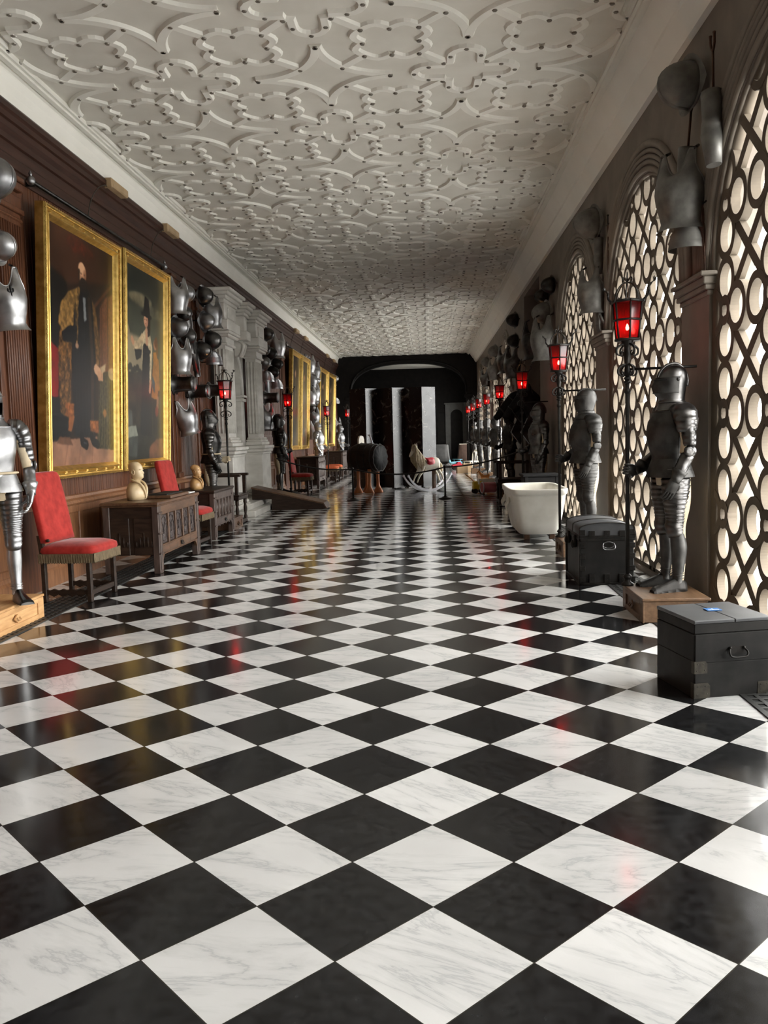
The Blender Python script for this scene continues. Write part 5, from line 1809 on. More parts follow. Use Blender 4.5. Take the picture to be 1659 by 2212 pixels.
def w_sword(T, m, s=1.0):
    b = MB()
    b.ext([(0.02, -0.02 * s, 0.1 * s), (0.02, 0.02 * s, 0.1 * s), (0.02, 0.012 * s, -0.75 * s), (0.02, 0.0, -0.82 * s), (0.02, -0.012 * s, -0.75 * s)], (0.008, 0, 0))
    b.build('blade', m, T)
    b = MB()
    b.tube([(0.024, -0.1 * s, 0.11 * s), (0.024, 0.1 * s, 0.11 * s)], 0.011 * s, 6)
    b.tube([(0.024, 0, 0.11 * s), (0.024, 0, 0.27 * s)], 0.013 * s, 6)
    b.ell((0.024, 0, 0.28 * s), (0.022 * s,) * 3, 8, 6)
    b.build('hilt', 'iron', T)


WK = {'breastplate': (w_breast, 'breastplate'), 'wall_helmet': (w_helmet, 'helmet'), 'drum_collar': (w_drum, 'armour piece'), 'tasset': (w_tasset, 'armour piece'), 'shoulder_plate': (w_pauldron, 'armour piece'), 'arm_guard': (w_vambrace, 'armour piece'), 'wall_gauntlet': (w_gauntlet, 'gauntlet'), 'hanging_sword': (w_sword, 'sword')}


def hang(kind, label, y, z, m, s=1.0, side='L', group='armour trophies hung on the panelling', tilt=0.0, pitch=0.0, off=0.0, yaw=None):
    f, cat = WK[kind]
    if yaw is None:
        yaw = {'breastplate': 0.75, 'wall_helmet': 0.2, 'shoulder_plate': 0.4, 'tasset': 0.35}.get(kind, 0.1) * (1 if side == 'R' else -1)
    clear = 0.012 + {'breastplate': 0.125, 'wall_helmet': 0.045, 'shoulder_plate': 0.09, 'tasset': 0.03, 'drum_collar': 0.02}.get(kind, 0.0) * s
    if side == 'L':
        T = thing(kind, label, cat, (LX + clear + off, y, z), 0, group)
        T.rotation_euler = (tilt, pitch, yaw)
    else:
        T = thing(kind, label, cat, (WX - clear - off, y, z), 0, group)
        T.rotation_euler = (tilt, pitch, PI + yaw)
    f(T, m, s)
    if clear > 0.015:
        b = MB()
        b.tube([(-(clear + off) * 1.0, 0, 0.03), (0.03, 0, 0.03)], 0.010, 6)
        b.build('hook', 'iron', T)
    return T

# ================================================================== PLACING: right-hand side
GS = 'suits of armour along the gallery'


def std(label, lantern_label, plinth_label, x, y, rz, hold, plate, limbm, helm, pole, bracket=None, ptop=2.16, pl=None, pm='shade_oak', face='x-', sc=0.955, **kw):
    h = 0.19
    if pl is None:
        pl = ((1.58, y - 0.36), (2.07, y + 0.30))
    plinth(plinth_label, pl[0], (*pl[1], h), pm, face)
    T = suit('suit_of_armour', label, (x, y, h), rz, plate, limbm, helm, hold, 0.98, buff=False, **kw)
    T.scale = (sc,) * 3
    lantern(lantern_label, (*pole, h), ptop, 0.0, bracket)
    return T


std('grey armour with pointed visor between the two nearest lattice windows', 'nearest and largest red lantern, hiding the second window from the camera',
    'oak plinth of the armour beside the near black chest', 1.90, 6.72, PI + 0.12, -1, 'worn_steel', 'dark_steel', 'close', (1.60, 6.89), (2.1, 6.75, 1.93), pl=((1.58, 6.31), (2.07, 6.96)))
std('grey armour with round face mask and eye holes behind the domed trunk', 'second red lantern from the camera on the window side, behind the domed trunk',
    'oak plinth half hidden behind the domed trunk', 1.86, 10.05, PI + 0.15, -1, 'worn_steel', 'worn_steel', 'mask', (1.56, 10.16), (2.1, 10.1, 1.93), pot=0.03, pl=((1.53, 9.72), (2.05, 10.32)))
std('dark armour standing directly behind the marble bath', 'third red lantern on the window side, above the marble bath', 'plinth of the armour behind the marble bath',
    1.92, 14.75, PI + 0.2, -1, 'dark_steel', 'dark_steel', 'close', (1.66, 14.98), (2.1, 14.9, 1.98), ptop=2.2)
std('blackened armour under the dark horse heads', 'fourth red lantern on the window side, in front of the dark horse heads', 'plinth of the armour below the horse heads',
    1.88, 19.5, PI + 0.2, -1, 'black_steel', 'black_steel', 'mask', (1.67, 19.68), ptop=2.24)
std('grey armour first beyond the dark horses, before a window pier', 'red lantern first beyond the dark horses', 'plinth of the first armour beyond the horses',
    1.92, 23.9, PI + 0.2, -1, 'worn_steel', 'dark_steel', 'close', (1.68, 24.1), ptop=2.26)
std('grey armour second beyond the dark horses', 'red lantern second beyond the dark horses', 'plinth of the second armour beyond the horses',
    1.92, 27.6, PI + 0.2, -1, 'dark_steel', 'worn_steel', 'mask', (1.68, 27.8), ptop=2.28)
std('grey armour third beyond the dark horses', 'red lantern third beyond the dark horses', 'plinth of the third armour beyond the horses',
    1.92, 31.2, PI + 0.2, -1, 'worn_steel', 'worn_steel', 'close', (1.68, 31.4), ptop=2.28)
std('farthest armour on the window side, next to the dark arch', 'farthest red lantern on the window side, next to the dark arch', 'plinth of the farthest armour by the arch',
    1.92, 34.9, PI + 0.2, -1, 'dark_steel', 'dark_steel', 'open', (1.68, 35.1), ptop=2.30)

# ---- near black chest with a blue card on it
T = thing('storage_chest', 'flat-topped black wooden chest with drop handle, nearest the camera', 'chest', (1.40, 4.51, 0), 0.20, 'black travelling chests')
cw, cd, ch = 0.445, 0.425, 0.425                # local x along the near end, y away


def handle_(b, c, w, drop):
    b.tube(crv([(c[0] - w * 0.38, c[1], c[2]), (c[0] - w / 2, c[1] - 0.018, c[2] - drop * 0.45), (c[0] - w * 0.36, c[1] - 0.024, c[2] - drop), (c[0] + w * 0.36, c[1] - 0.024, c[2] - drop), (c[0] + w / 2, c[1] - 0.018, c[2] - drop * 0.45), (c[0] + w * 0.38, c[1], c[2])], 4), 0.0055, 8)


b = MB()
b.span((0.004, 0.004, 0.0), (cw - 0.004, cd, ch - 0.075), 0.004)
b.span((0.006, 0.0, 0.0), (cw - 0.006, 0.006, 0.19), 0.002)
b.span((0.006, 0.0, 0.193), (cw - 0.006, 0.006, ch - 0.077), 0.002)
b.span((0.0, 0.006, 0.0), (0.006, cd, 0.20), 0.002)
b.span((0.0, 0.006, 0.203), (0.006, cd, ch - 0.077), 0.002)
b.build('body', 'chest_paint', T)
b = MB()
b.span((0, 0, ch - 0.073), (cw, cd, ch - 0.018), 0.004)
b.build('lid', 'chest_paint', T)
b = MB()
b.span((-0.003, -0.003, ch - 0.02), (cw * 0.52, cd + 0.003, ch), 0.004)
b.span((cw * 0.52 + 0.002, -0.003, ch - 0.02), (cw + 0.003, cd + 0.003, ch), 0.004)
b.build('lid_board', 'chest_top', T)
for x_, z_, q in ((0.0, 0.0, 0.092), (cw - 0.075, 0.0, 0.078), (0.0, 0.135, 0.075)):
    b = MB()
    for (ax, sgn) in (('y', 0), ('x', 0)):
        if ax == 'y':
            b.ext([(x_, -0.002, z_), (x_ + q, -0.002, z_), (x_ + q, -0.002, z_ + q * 0.72), (x_ + q * 0.85, -0.002, z_ + q * 0.9), (x_, -0.002, z_ + q * 0.9)], (0, 0.004, 0))
            for u_, v_ in ((0.2, 0.2), (0.8, 0.25), (0.25, 0.7), (0.7, 0.7)):
                b.ell((x_ + q * u_, -0.002, z_ + q * v_), (0.004, 0.002, 0.004), 6, 4)
        elif x_ == 0.0:
            b.ext([(-0.002, 0, z_), (-0.002, q * 0.35, z_), (-0.002, q * 0.35, z_ + q * 0.9), (-0.002, 0, z_ + q * 0.9)], (0.004, 0, 0))
    b.build('corner_plate', 'worn_brass', T)
b = MB()
b.ext([(cw * 0.44, -0.002, 0.232), (cw * 0.66, -0.002, 0.232), (cw * 0.67, -0.002, 0.262), (cw * 0.62, -0.002, 0.276), (cw * 0.48, -0.002, 0.276), (cw * 0.43, -0.002, 0.262)], (0, 0.005, 0))
handle_(b, (cw * 0.55, -0.004, 0.264), 0.105, 0.042)
for sgn in (-1, 1):
    b.ell((cw * 0.55 + sgn * 0.04, -0.006, 0.266), (0.009, 0.008, 0.009), 8, 6)
b.build('drop_handle', 'iron', T)
T = thing('notice_card', 'small blue card with white lettering lying on the near black chest', 'card', (1.585, 4.785, ch + 0.002), 0.12)
b = MB()
b.ext([(-0.042, -0.03, 0), (0.042, -0.03, 0), (0.042, 0.03, 0), (-0.042, 0.03, 0)], (0, 0, 0.003))
b.build('card', 'blue_card', T)
b = MB()
b.box((0.0, 0.006, 0.0035), (0.006, 0.018, 0.001))
for i in range(7):
    b.box((-0.028 + i * 0.009, -0.017, 0.0035), (0.006, 0.008 if i % 3 else 0.012, 0.001))
b.build('white_lettering', 'white_card', T)

# ---- domed trunk with iron bands
T = thing('domed_trunk', 'black domed trunk bound with studded iron straps, before the second window', 'trunk', (1.40, 7.95, 0), 0.0, 'black travelling chests')
tw, td, th = 0.52, 0.80, 0.545
b = MB()
b.span((0.01, 0.01, 0.012), (tw - 0.01, td - 0.01, th - 0.11), 0.006)
b.build('body', 'chest_paint', T)
b = MB()
P = [(0.006, th - 0.105)] + [(tw / 2 - (tw / 2 - 0.006) * math.cos(PI * k / 14), th - 0.012 + 0.055 * math.sin(PI * k / 14)) for k in range(15)] + [(tw - 0.006, th - 0.105)]
b.ext([(x, 0.006, z) for x, z in P], (0, td - 0.012, 0), True)
b.build('lid', 'chest_top', T)
for yy in (0.0, td / 2 - 0.02, td - 0.042):
    b = MB()
    for k in range(len(P) - 1):
        (xa, za), (xb, zb_) = P[k], P[k + 1]
        b.ext([(xa, yy, za), (xb, yy, zb_), (xb + (xb - tw / 2) * 0.012, yy, zb_ + 0.005), (xa + (xa - tw / 2) * 0.012, yy, za + 0.005)], (0, 0.042, 0))
    b.build('lid_strap', 'iron', T)
b = MB()
for z in (0.0, th - 0.125, th - 0.098):
    b.span((0.0, 0.0, z), (tw, 0.012, z + 0.024), 0.002)
    b.span((0.0, 0.0, z), (0.012, td, z + 0.024), 0.002)
for x_ in (0.0, tw - 0.055):
    for z in (0.03, 0.135, 0.25, 0.35, th - 0.07):
        b.span((x_, -0.003, z), (x_ + 0.055, 0.01, z + 0.05), 0.002)
        for u_ in (0.012, 0.042):
            b.ell((x_ + u_, -0.004, z + 0.025), (0.004, 0.003, 0.004), 6, 4)
for x_ in (0.09, tw / 2 - 0.03, tw - 0.15):
    for z in (0.02, th - 0.085):
        b.span((x_, -0.004, z), (x_ + 0.055, 0.01, z + 0.055 if z > 0.1 else z + 0.085), 0.002)
        b.ell((x_ + 0.03, -0.005, z + 0.03), (0.004, 0.003, 0.004), 6, 4)
for yy in (0.0, td - 0.05):
    b.span((-0.003, yy, 0.02), (0.01, yy + 0.05, th - 0.13), 0.002)
b.build('strap', 'iron', T)
b = MB()
handle_(b, (tw * 0.52, -0.006, 0.40), 0.115, 0.058)
b.tube([(tw * 0.52 + 0.055 * math.cos(t), -0.003, 0.38 + 0.0 + 0.03 * math.sin(t)) for t in [2 * PI * k / 14 for k in range(14)]], 0.004, 6, closed=True)
b.build('end_handle', 'steel', T)
for yy in (0.2, 0.55):
    b = MB()
    b.box((-0.01, yy, 0.40), (0.03, 0.07, 0.12), 0.008)
    b.ell((-0.03, yy, 0.37), (0.022, 0.03, 0.04), 10, 6)
    b.build('hasp', 'iron', T)

# ---- marble bath
T = thing('marble_bath', 'white marble bathtub on wooden blocks behind the domed trunk', 'bathtub', (1.49, 12.15, 0))


def bathring(z, hx, hy, p=0.30, cy=0.0):
    return [V((hx * math.copysign(abs(math.cos(t)) ** p, math.cos(t)), cy + hy * math.copysign(abs(math.sin(t)) ** p, math.sin(t)), z)) for t in [2 * PI * k / 56 for k in range(56)]]


b = MB()
out = [(0.07, 0.245, 0.69), (0.073, 0.262, 0.71), (0.09, 0.277, 0.728), (0.20, 0.302, 0.756), (0.34, 0.332, 0.78), (0.48, 0.356, 0.80), (0.59, 0.373, 0.81), (0.605, 0.376, 0.812), (0.615, 0.388, 0.828), (0.63, 0.394, 0.836), (0.672, 0.399, 0.842), (0.685, 0.396, 0.838), (0.69, 0.388, 0.828)]
inn = [(0.686, 0.345, 0.77), (0.66, 0.335, 0.76), (0.50, 0.315, 0.73), (0.30, 0.275, 0.68), (0.17, 0.22, 0.60), (0.14, 0.15, 0.5)]
b.loft([bathring(*q) for q in out + inn])
b.build('tub', 'bath_marble', T)
for yy in (-0.3, 0.3):
    b = MB()
    b.tube(crv([(-0.385, yy - 0.1, 0.50), (-0.41, yy - 0.1, 0.45), (-0.40, yy, 0.40), (-0.41, yy + 0.1, 0.45), (-0.385, yy + 0.1, 0.50)], 4), 0.018, 8)
    b.ell((-0.375, yy, 0.52), (0.03, 0.05, 0.04), 10, 6)
    b.build('carved_ring', 'bath_marble', T)
for x_ in (-0.17, 0.17):
    for yy in (-0.62, 0.5):
        b = MB()
        b.box((x_, yy, 0.035), (0.075, 0.10, 0.07), 0.006)
        b.build('block', 'oak_mid', T)

# ---- dark chest behind the bath
T = thing('coffer', 'tall black coffer in the shadow behind the marble bath', 'chest', (1.78, 13.65, 0))
b = MB()
b.box((0, 0, 0.38), (0.54, 0.52, 0.74), 0.01)
for x_ in (-0.24, 0.24):
    b.box((x_, -0.255, 0.38), (0.05, 0.03, 0.76), 0.005)
b.build('body', 'horse_black', T)
b = MB()
b.box((0, 0, 0.77), (0.6, 0.58, 0.04), 0.01)
b.build('lid', 'horse_black', T)


def armchair(label, loc, rz, group='dark carved armchairs', w=0.62, d=0.54):
    T = thing('carved_armchair', label, 'chair', loc, rz, group)
    pr = [(0.032, 0.0), (0.032, 0.06), (0.022, 0.07), (0.034, 0.11), (0.02, 0.15), (0.03, 0.22), (0.033, 0.27), (0.02, 0.33), (0.032, 0.36), (0.032, 0.44)]
    for x_ in (-d / 2, d / 2):
        for y_ in (-w / 2, w / 2):
            b = MB()
            b.lathe(pr, 14, (x_, y_, 0))
            b.build('leg', 'oak_dark', T)
    b = MB()
    b.box((0, 0, 0.47), (d + 0.1, w + 0.1, 0.07), 0.01)
    b.box((0, 0, 0.515), (d + 0.12, w + 0.13, 0.025), 0.008)
    b.build('seat', 'oak_dark', T)
    b = MB()
    for y_ in (-w / 2, w / 2):
        b.box((0, y_, 0.05), (d, 0.05, 0.06), 0.008)
    b.box((d / 2, 0, 0.05), (0.05, w, 0.06), 0.008)
    b.box((-d / 2, 0, 0.05), (0.05, w, 0.06), 0.008)
    b.build('stretcher', 'oak_dark', T)
    for y_ in (-w / 2, w / 2):
        b = MB()
        b.box((0.02, y_, 0.855), (d + 0.12, 0.075, 0.045), 0.012)
        b.box((d / 2, y_, 0.68), (0.06, 0.06, 0.32), 0.006)
        b.build('arm', 'oak_dark', T)
    b = MB()
    b.box((-d / 2, 0, 0.86), (0.06, w + 0.06, 0.07), 0.01)
    b.box((-d / 2, 0, 0.60), (0.05, w, 0.05), 0.01)
    for i in range(7):
        b.lathe([(0.014, 0.62), (0.02, 0.68), (0.012, 0.72), (0.02, 0.77), (0.014, 0.83)], 8, (-d / 2, -w / 2 + w * (i + 0.5) / 7, 0))
    for y_ in (-w / 2, w / 2):
        b.box((-d / 2, y_, 0.70), (0.06, 0.06, 0.4), 0.006)
    b.build('backrest', 'oak_dark', T)
    return T


armchair('dark carved armchair on the window side in front of the black horses', (1.72, 17.5, 0), PI)


# ---- horses
def horse_mesh(legs, neck_up=1.0, s=1.0):
    b = MB()
    limb(b, [(-0.80, 0, 1.16), (-0.66, 0, 1.20), (-0.30, 0, 1.18), (0.10, 0, 1.16), (0.45, 0, 1.20), (0.62, 0, 1.22)], [(0.10, 0.10), (0.27, 0.23), (0.29, 0.25), (0.28, 0.24), (0.30, 0.22), (0.16, 0.12)], 20, front=(0, 0, 1))
    nk = [(0.40, 0, 1.26), (0.62, 0, 1.52), (0.78, 0, 1.80), (0.83, 0, 1.95)]
    limb(b, nk, [(0.24, 0.15), (0.19, 0.115), (0.14, 0.09), (0.11, 0.08)], 18, front=(1, 0, 0.4))
    hd = [(0.74, 0, 1.98), (0.86, 0, 1.93), (1.02, 0, 1.79), (1.18, 0, 1.62), (1.25, 0, 1.55)]
    limb(b, hd, [(0.09, 0.07), (0.135, 0.09), (0.105, 0.07), (0.072, 0.055), (0.05, 0.045)], 18, front=(1, 0, 1))
    for sgn in (-1, 1):
        b.tube([(0.79, sgn * 0.055, 2.03), (0.795, sgn * 0.065, 2.10), (0.81, sgn * 0.062, 2.17)], [0.032, 0.03, 0.006], 8)
    for pts in legs:
        limb(b, pts, [(0.14, 0.10), (0.095, 0.07), (0.06, 0.05), (0.042, 0.038), (0.045, 0.04), (0.06, 0.055)][:len(pts)], 14, k=4)
    return b


def remesh(o, v):
    m = o.modifiers.new('remesh', 'REMESH')
    m.mode = 'VOXEL'
    m.voxel_size = v
    m.use_smooth_shade = True


def stand_legs():
    L_ = []
    for sg in (-1, 1):
        L_.append([(0.42, sg * 0.13, 1.12), (0.43, sg * 0.14, 0.80), (0.42, sg * 0.14, 0.50), (0.42, sg * 0.14, 0.30), (0.43, sg * 0.14, 0.12), (0.45, sg * 0.14, 0.01)])
        L_.append([(-0.62, sg * 0.13, 1.14), (-0.55, sg * 0.14, 0.86), (-0.72, sg * 0.14, 0.55), (-0.70, sg * 0.14, 0.32), (-0.68, sg * 0.14, 0.12), (-0.66, sg * 0.14, 0.01)])
    return L_


for lab, y_, x_, sc in (('black model horse nearer the camera, head reaching out of the recess', 17.0, 2.92, 1.12), ('black model horse farther from the camera, its muzzle against the bright window', 18.3, 2.86, 1.13)):
    T = thing('model_horse', lab, 'model horse', (x_, y_, 0), PI, 'black model horses in the recess')
    o = horse_mesh(stand_legs()).build('body', 'horse_black', T)
    remesh(o, 0.022)
    b = MB()
    P = [(0.70, 0, 2.03), (0.58, 0, 1.92), (0.46, 0, 1.74), (0.34, 0, 1.55), (0.2, 0, 1.45)]
    for sg in (-1, 1):
        up = [V((p[0] + 0.05, sg * 0.01, p[2] + 0.03)) for p in P]
        lo = [V((p[0] - 0.02 + 0.05 * (i % 2), sg * 0.12, p[2] - 0.16)) for i, p in enumerate(P)]
        b.loft([up, lo, [p + V((0, -sg * 0.012, 0)) for p in lo], [p + V((0, -sg * 0.012, 0)) for p in up], up], cap=False, closed=False)
    b.build('mane', 'horse_black', T)
    b = MB()
    for c, r_ in (((0.90, 0, 1.88), 0.135), ((1.10, 0, 1.70), 0.088)):
        dv = V((1, 0, -1)).normalized()
        sd = V((0, 1, 0))
        fr = dv.cross(sd)
        b.tube([V(c) + sd * r_ * 0.72 * math.cos(t) + fr * r_ * math.sin(t) for t in [2 * PI * k / 16 for k in range(16)]], 0.012, 6, closed=True)
    for sg in (-1, 1):
        b.tube(crv([(1.10, sg * 0.07, 1.69), (0.92, sg * 0.12, 1.45), (0.62, sg * 0.16, 1.40), (0.3, sg * 0.18, 1.45)], 4), 0.010, 6)
    b.ext([(0.80, -0.09, 1.62), (0.95, -0.10, 1.30), (0.78, -0.10, 1.06), (0.66, -0.09, 1.36)], (0, 0.18, 0))
    b.build('bridle', 'black_steel', T)
    if sc != 1.0:
        T.scale = (sc,) * 3

# ================================================================== PLACING: left-hand side
T = suit('suit_of_armour', 'bright steel armour with open helmet and bare buff elbow, cut off by the left edge', (-3.43, 6.50, 0.20), -0.95, 'bright_steel', 'steel', 'open', 0, group=GS)
T.scale = (0.96,) * 3
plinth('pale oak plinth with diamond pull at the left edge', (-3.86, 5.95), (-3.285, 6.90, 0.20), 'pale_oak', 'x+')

chair('red velvet chair with fringed seat, nearest, beside the bright armour', (-3.34, 7.80, 0), -0.07)
chair('red velvet chair behind the carved chest with the pale bust', (-3.36, 11.55, 0), -0.05)
chair('red velvet chair beyond the stone portal', (-3.34, 22.0, 0), -0.05)
chair('rust-coloured stool beyond the far dark cabinet, nearer of the two', (-3.22, 27.4, 0), 0, 'rust_velvet', back=False)
chair('rust-coloured stool beyond the far dark cabinet, farther of the two', (-3.22, 28.6, 0), 0, 'rust_velvet', back=False)

carved_chest('carved oak chest with tracery panels under the pale bust', (-3.29, 9.90, 0), 1.62, 0.62, 0.80)
carved_chest('smaller oak chest with linenfold front under the brown bust', (-3.43, 12.72, 0), 1.20, 0.60, 0.735, style='linen')
carved_chest('black cabinet chest beyond the red chair past the portal', (-3.46, 24.95, 0), 1.6, 0.62, 0.92, style='linen', group='dark cabinets at the far end')
carved_chest('farthest dark cabinet chest near the arch', (-3.46, 31.9, 0), 1.5, 0.62, 0.95, style='linen', group='dark cabinets at the far end')

bust('portrait_bust', 'cream-coloured bust of a bald man facing the hall on the carved chest', (-3.36, 9.55, 0.80), -0.12, 'bust_tan', 0.92, cloak=False)
bust('portrait_bust', 'small brown bust of a bearded man on the linenfold chest', (-3.46, 12.42, 0.735), -0.1, 'bust_brown', 0.78)
for sgn in (1,):
    pass
T = thing('writing_slope', 'flat wooden tray with leather top lying beside the pale bust', 'tray', (-3.13, 9.95, 0.80))
b = MB()
b.box((0, 0, 0.018), (0.30, 0.72, 0.035), 0.005)
b.build('board', 'oak_mid', T)
b = MB()
b.box((-0.02, 0, 0.042), (0.22, 0.62, 0.016), 0.004)
b.build('leather_top', 'chest_paint', T)
T = thing('paper_leaflet', 'white leaflet on the far end of the carved chest', 'paper', (-3.10, 10.55, 0.80))
b = MB()
b.box((0, 0, 0.008), (0.20, 0.24, 0.012), 0.002)
b.build('leaflet', 'white_card', T)

plinth('oak plinth behind the linenfold chest', (-3.76, 13.36), (-3.14, 14.0, 0.20), 'oak_mid', 'x+')
T = suit('suit_of_armour', 'black armour with snouted visor behind the linenfold chest', (-3.56, 13.66, 0.20), 0.32, 'black_steel', 'dark_steel', 'close', 1, 0.98, bare_hand=True, group=GS)
T.scale = (0.955,) * 3
lantern('red lantern before the stone portal, held by the black armour', (-3.335, 13.94, 0.20), 2.13)
armchair('dark carved armchair beside the stone portal', (-3.52, 14.42, 0), 0)

T = thing('wooden_ramp', 'low wooden access ramp leading up to the stone portal', 'ramp', (0, 17.08, 0))
b = MB()
b.ext([(-3.62, 0, 0.23), (-3.62, 0, 0.47), (-2.16, 0, 0.115), (-2.10, 0, 0.02), (-2.2, 0, 0.0), (-3.22, 0, 0.0), (-3.22, 0, 0.23)], (0, 0.64, 0))
b.build('wedge', 'oak_dark', T)
b = MB()
b.ext([(-3.63, -0.015, 0.455), (-3.63, -0.015, 0.485), (-2.15, -0.015, 0.135), (-2.08, -0.015, 0.02), (-2.10, -0.015, 0.012), (-2.16, -0.015, 0.11)], (0, 0.67, 0))
b.build('top_board', 'oak_mid', T)

T = suit('suit_of_armour', 'dark armour just beyond the stone portal', (-3.46, 19.58, 0.2), 0.4, 'dark_steel', 'black_steel', 'close', 1, 0.98, group=GS)
T.scale = (0.99,) * 3
plinth('black plinth of the armour just beyond the portal', (-3.78, 19.2), (-3.14, 20.02, 0.2), 'black_wood', 'x+')
lantern('red lantern just beyond the stone portal', (-3.27, 19.87, 0.2), 2.20)
T = suit('suit_of_armour', 'bright armour in an open helmet beyond the black cabinet', (-3.45, 26.6, 0.2), -0.15, 'bright_steel', 'bright_steel', 'open', 1, 0.98, bare_hand=True, group=GS)
T.scale = (0.955,) * 3
plinth('plinth hidden behind the black cabinet', (-3.75, 26.2), (-3.16, 26.9, 0.2), 'oak_dark', 'x+')
lantern('red lantern of the bright armour beyond the black cabinet', (-3.17, 26.75, 0.2), 2.14)
T = suit('suit_of_armour', 'farthest armour on the panelled side, before the arch', (-3.45, 33.3, 0.2), -0.15, 'steel', 'steel', 'close', 1, 0.98, group=GS)
T.scale = (0.955,) * 3
plinth('plinth of the farthest armour on the panelled side', (-3.75, 32.95), (-3.16, 33.65, 0.2), 'oak_dark', 'x+')
lantern('farthest red lantern on the panelled side', (-3.15, 33.45, 0.2), 2.25)

# paintings
portrait('full-length portrait of a bald bearded man in a dark gown, nearest', 8.30, 10.37, 1.10, 3.84, 'robe', 3)
portrait('full-length portrait of a lady in black with a child in yellow', 10.48, 12.34, 1.10, 3.87, 'lady', 5)
portrait('nearer portrait of the pair beyond the stone portal', 23.55, 25.35, 1.12, 3.95, 'far', 8, rows=False)
portrait('farther portrait of the pair beyond the stone portal', 25.45, 27.05, 1.12, 3.95, 'far', 9, rows=False)
portrait('nearer portrait of the last pair before the arch', 29.75, 32.0, 1.1, 3.95, 'far', 10, rows=False)
portrait('farther portrait of the last pair before the arch', 32.2, 34.6, 1.1, 3.95, 'far', 11, rows=False)
for y_, lab in ((10.55, 'brown picture light above the gowned man portrait'), (12.75, 'brown picture light above the lady portrait'), (24.9, 'picture light on the cornice first beyond the portal'), (26.8, 'picture light on the cornice second beyond the portal'), (32.6, 'picture light next to last before the arch'), (34.9, 'last picture light before the arch')):
    picture_light(lab, y_)
for y0_, y1_, lab in ((8.36, 12.6, 'black picture rod with knob end above the two nearest portraits'), (23.5, 27.1, 'black picture rod above the portraits beyond the portal')):
    T = thing('picture_rod', lab, 'picture rail', (LX + 0.11, y0_, 4.045), 0, 'picture rods')
    b = MB()
    b.tube([(0, 0, 0), (0, y1_ - y0_, 0)], 0.020, 10)
    b.build('rod', 'black_steel', T)
    for yy in (0.0, y1_ - y0_):
        b = MB()
        b.ell((0, yy, 0), (0.045, 0.05, 0.045), 12, 8)
        b.lathe([(0.012, 0), (0.02, 0.03), (0.004, 0.06)], 8, (0, yy, 0.035))
        b.build('knob', 'steel', T)
        b = MB()
        b.span((-0.10, yy + 0.08, -0.03), (0.0, yy + 0.11, 0.02), 0.005)
        b.build('bracket', 'iron', T)

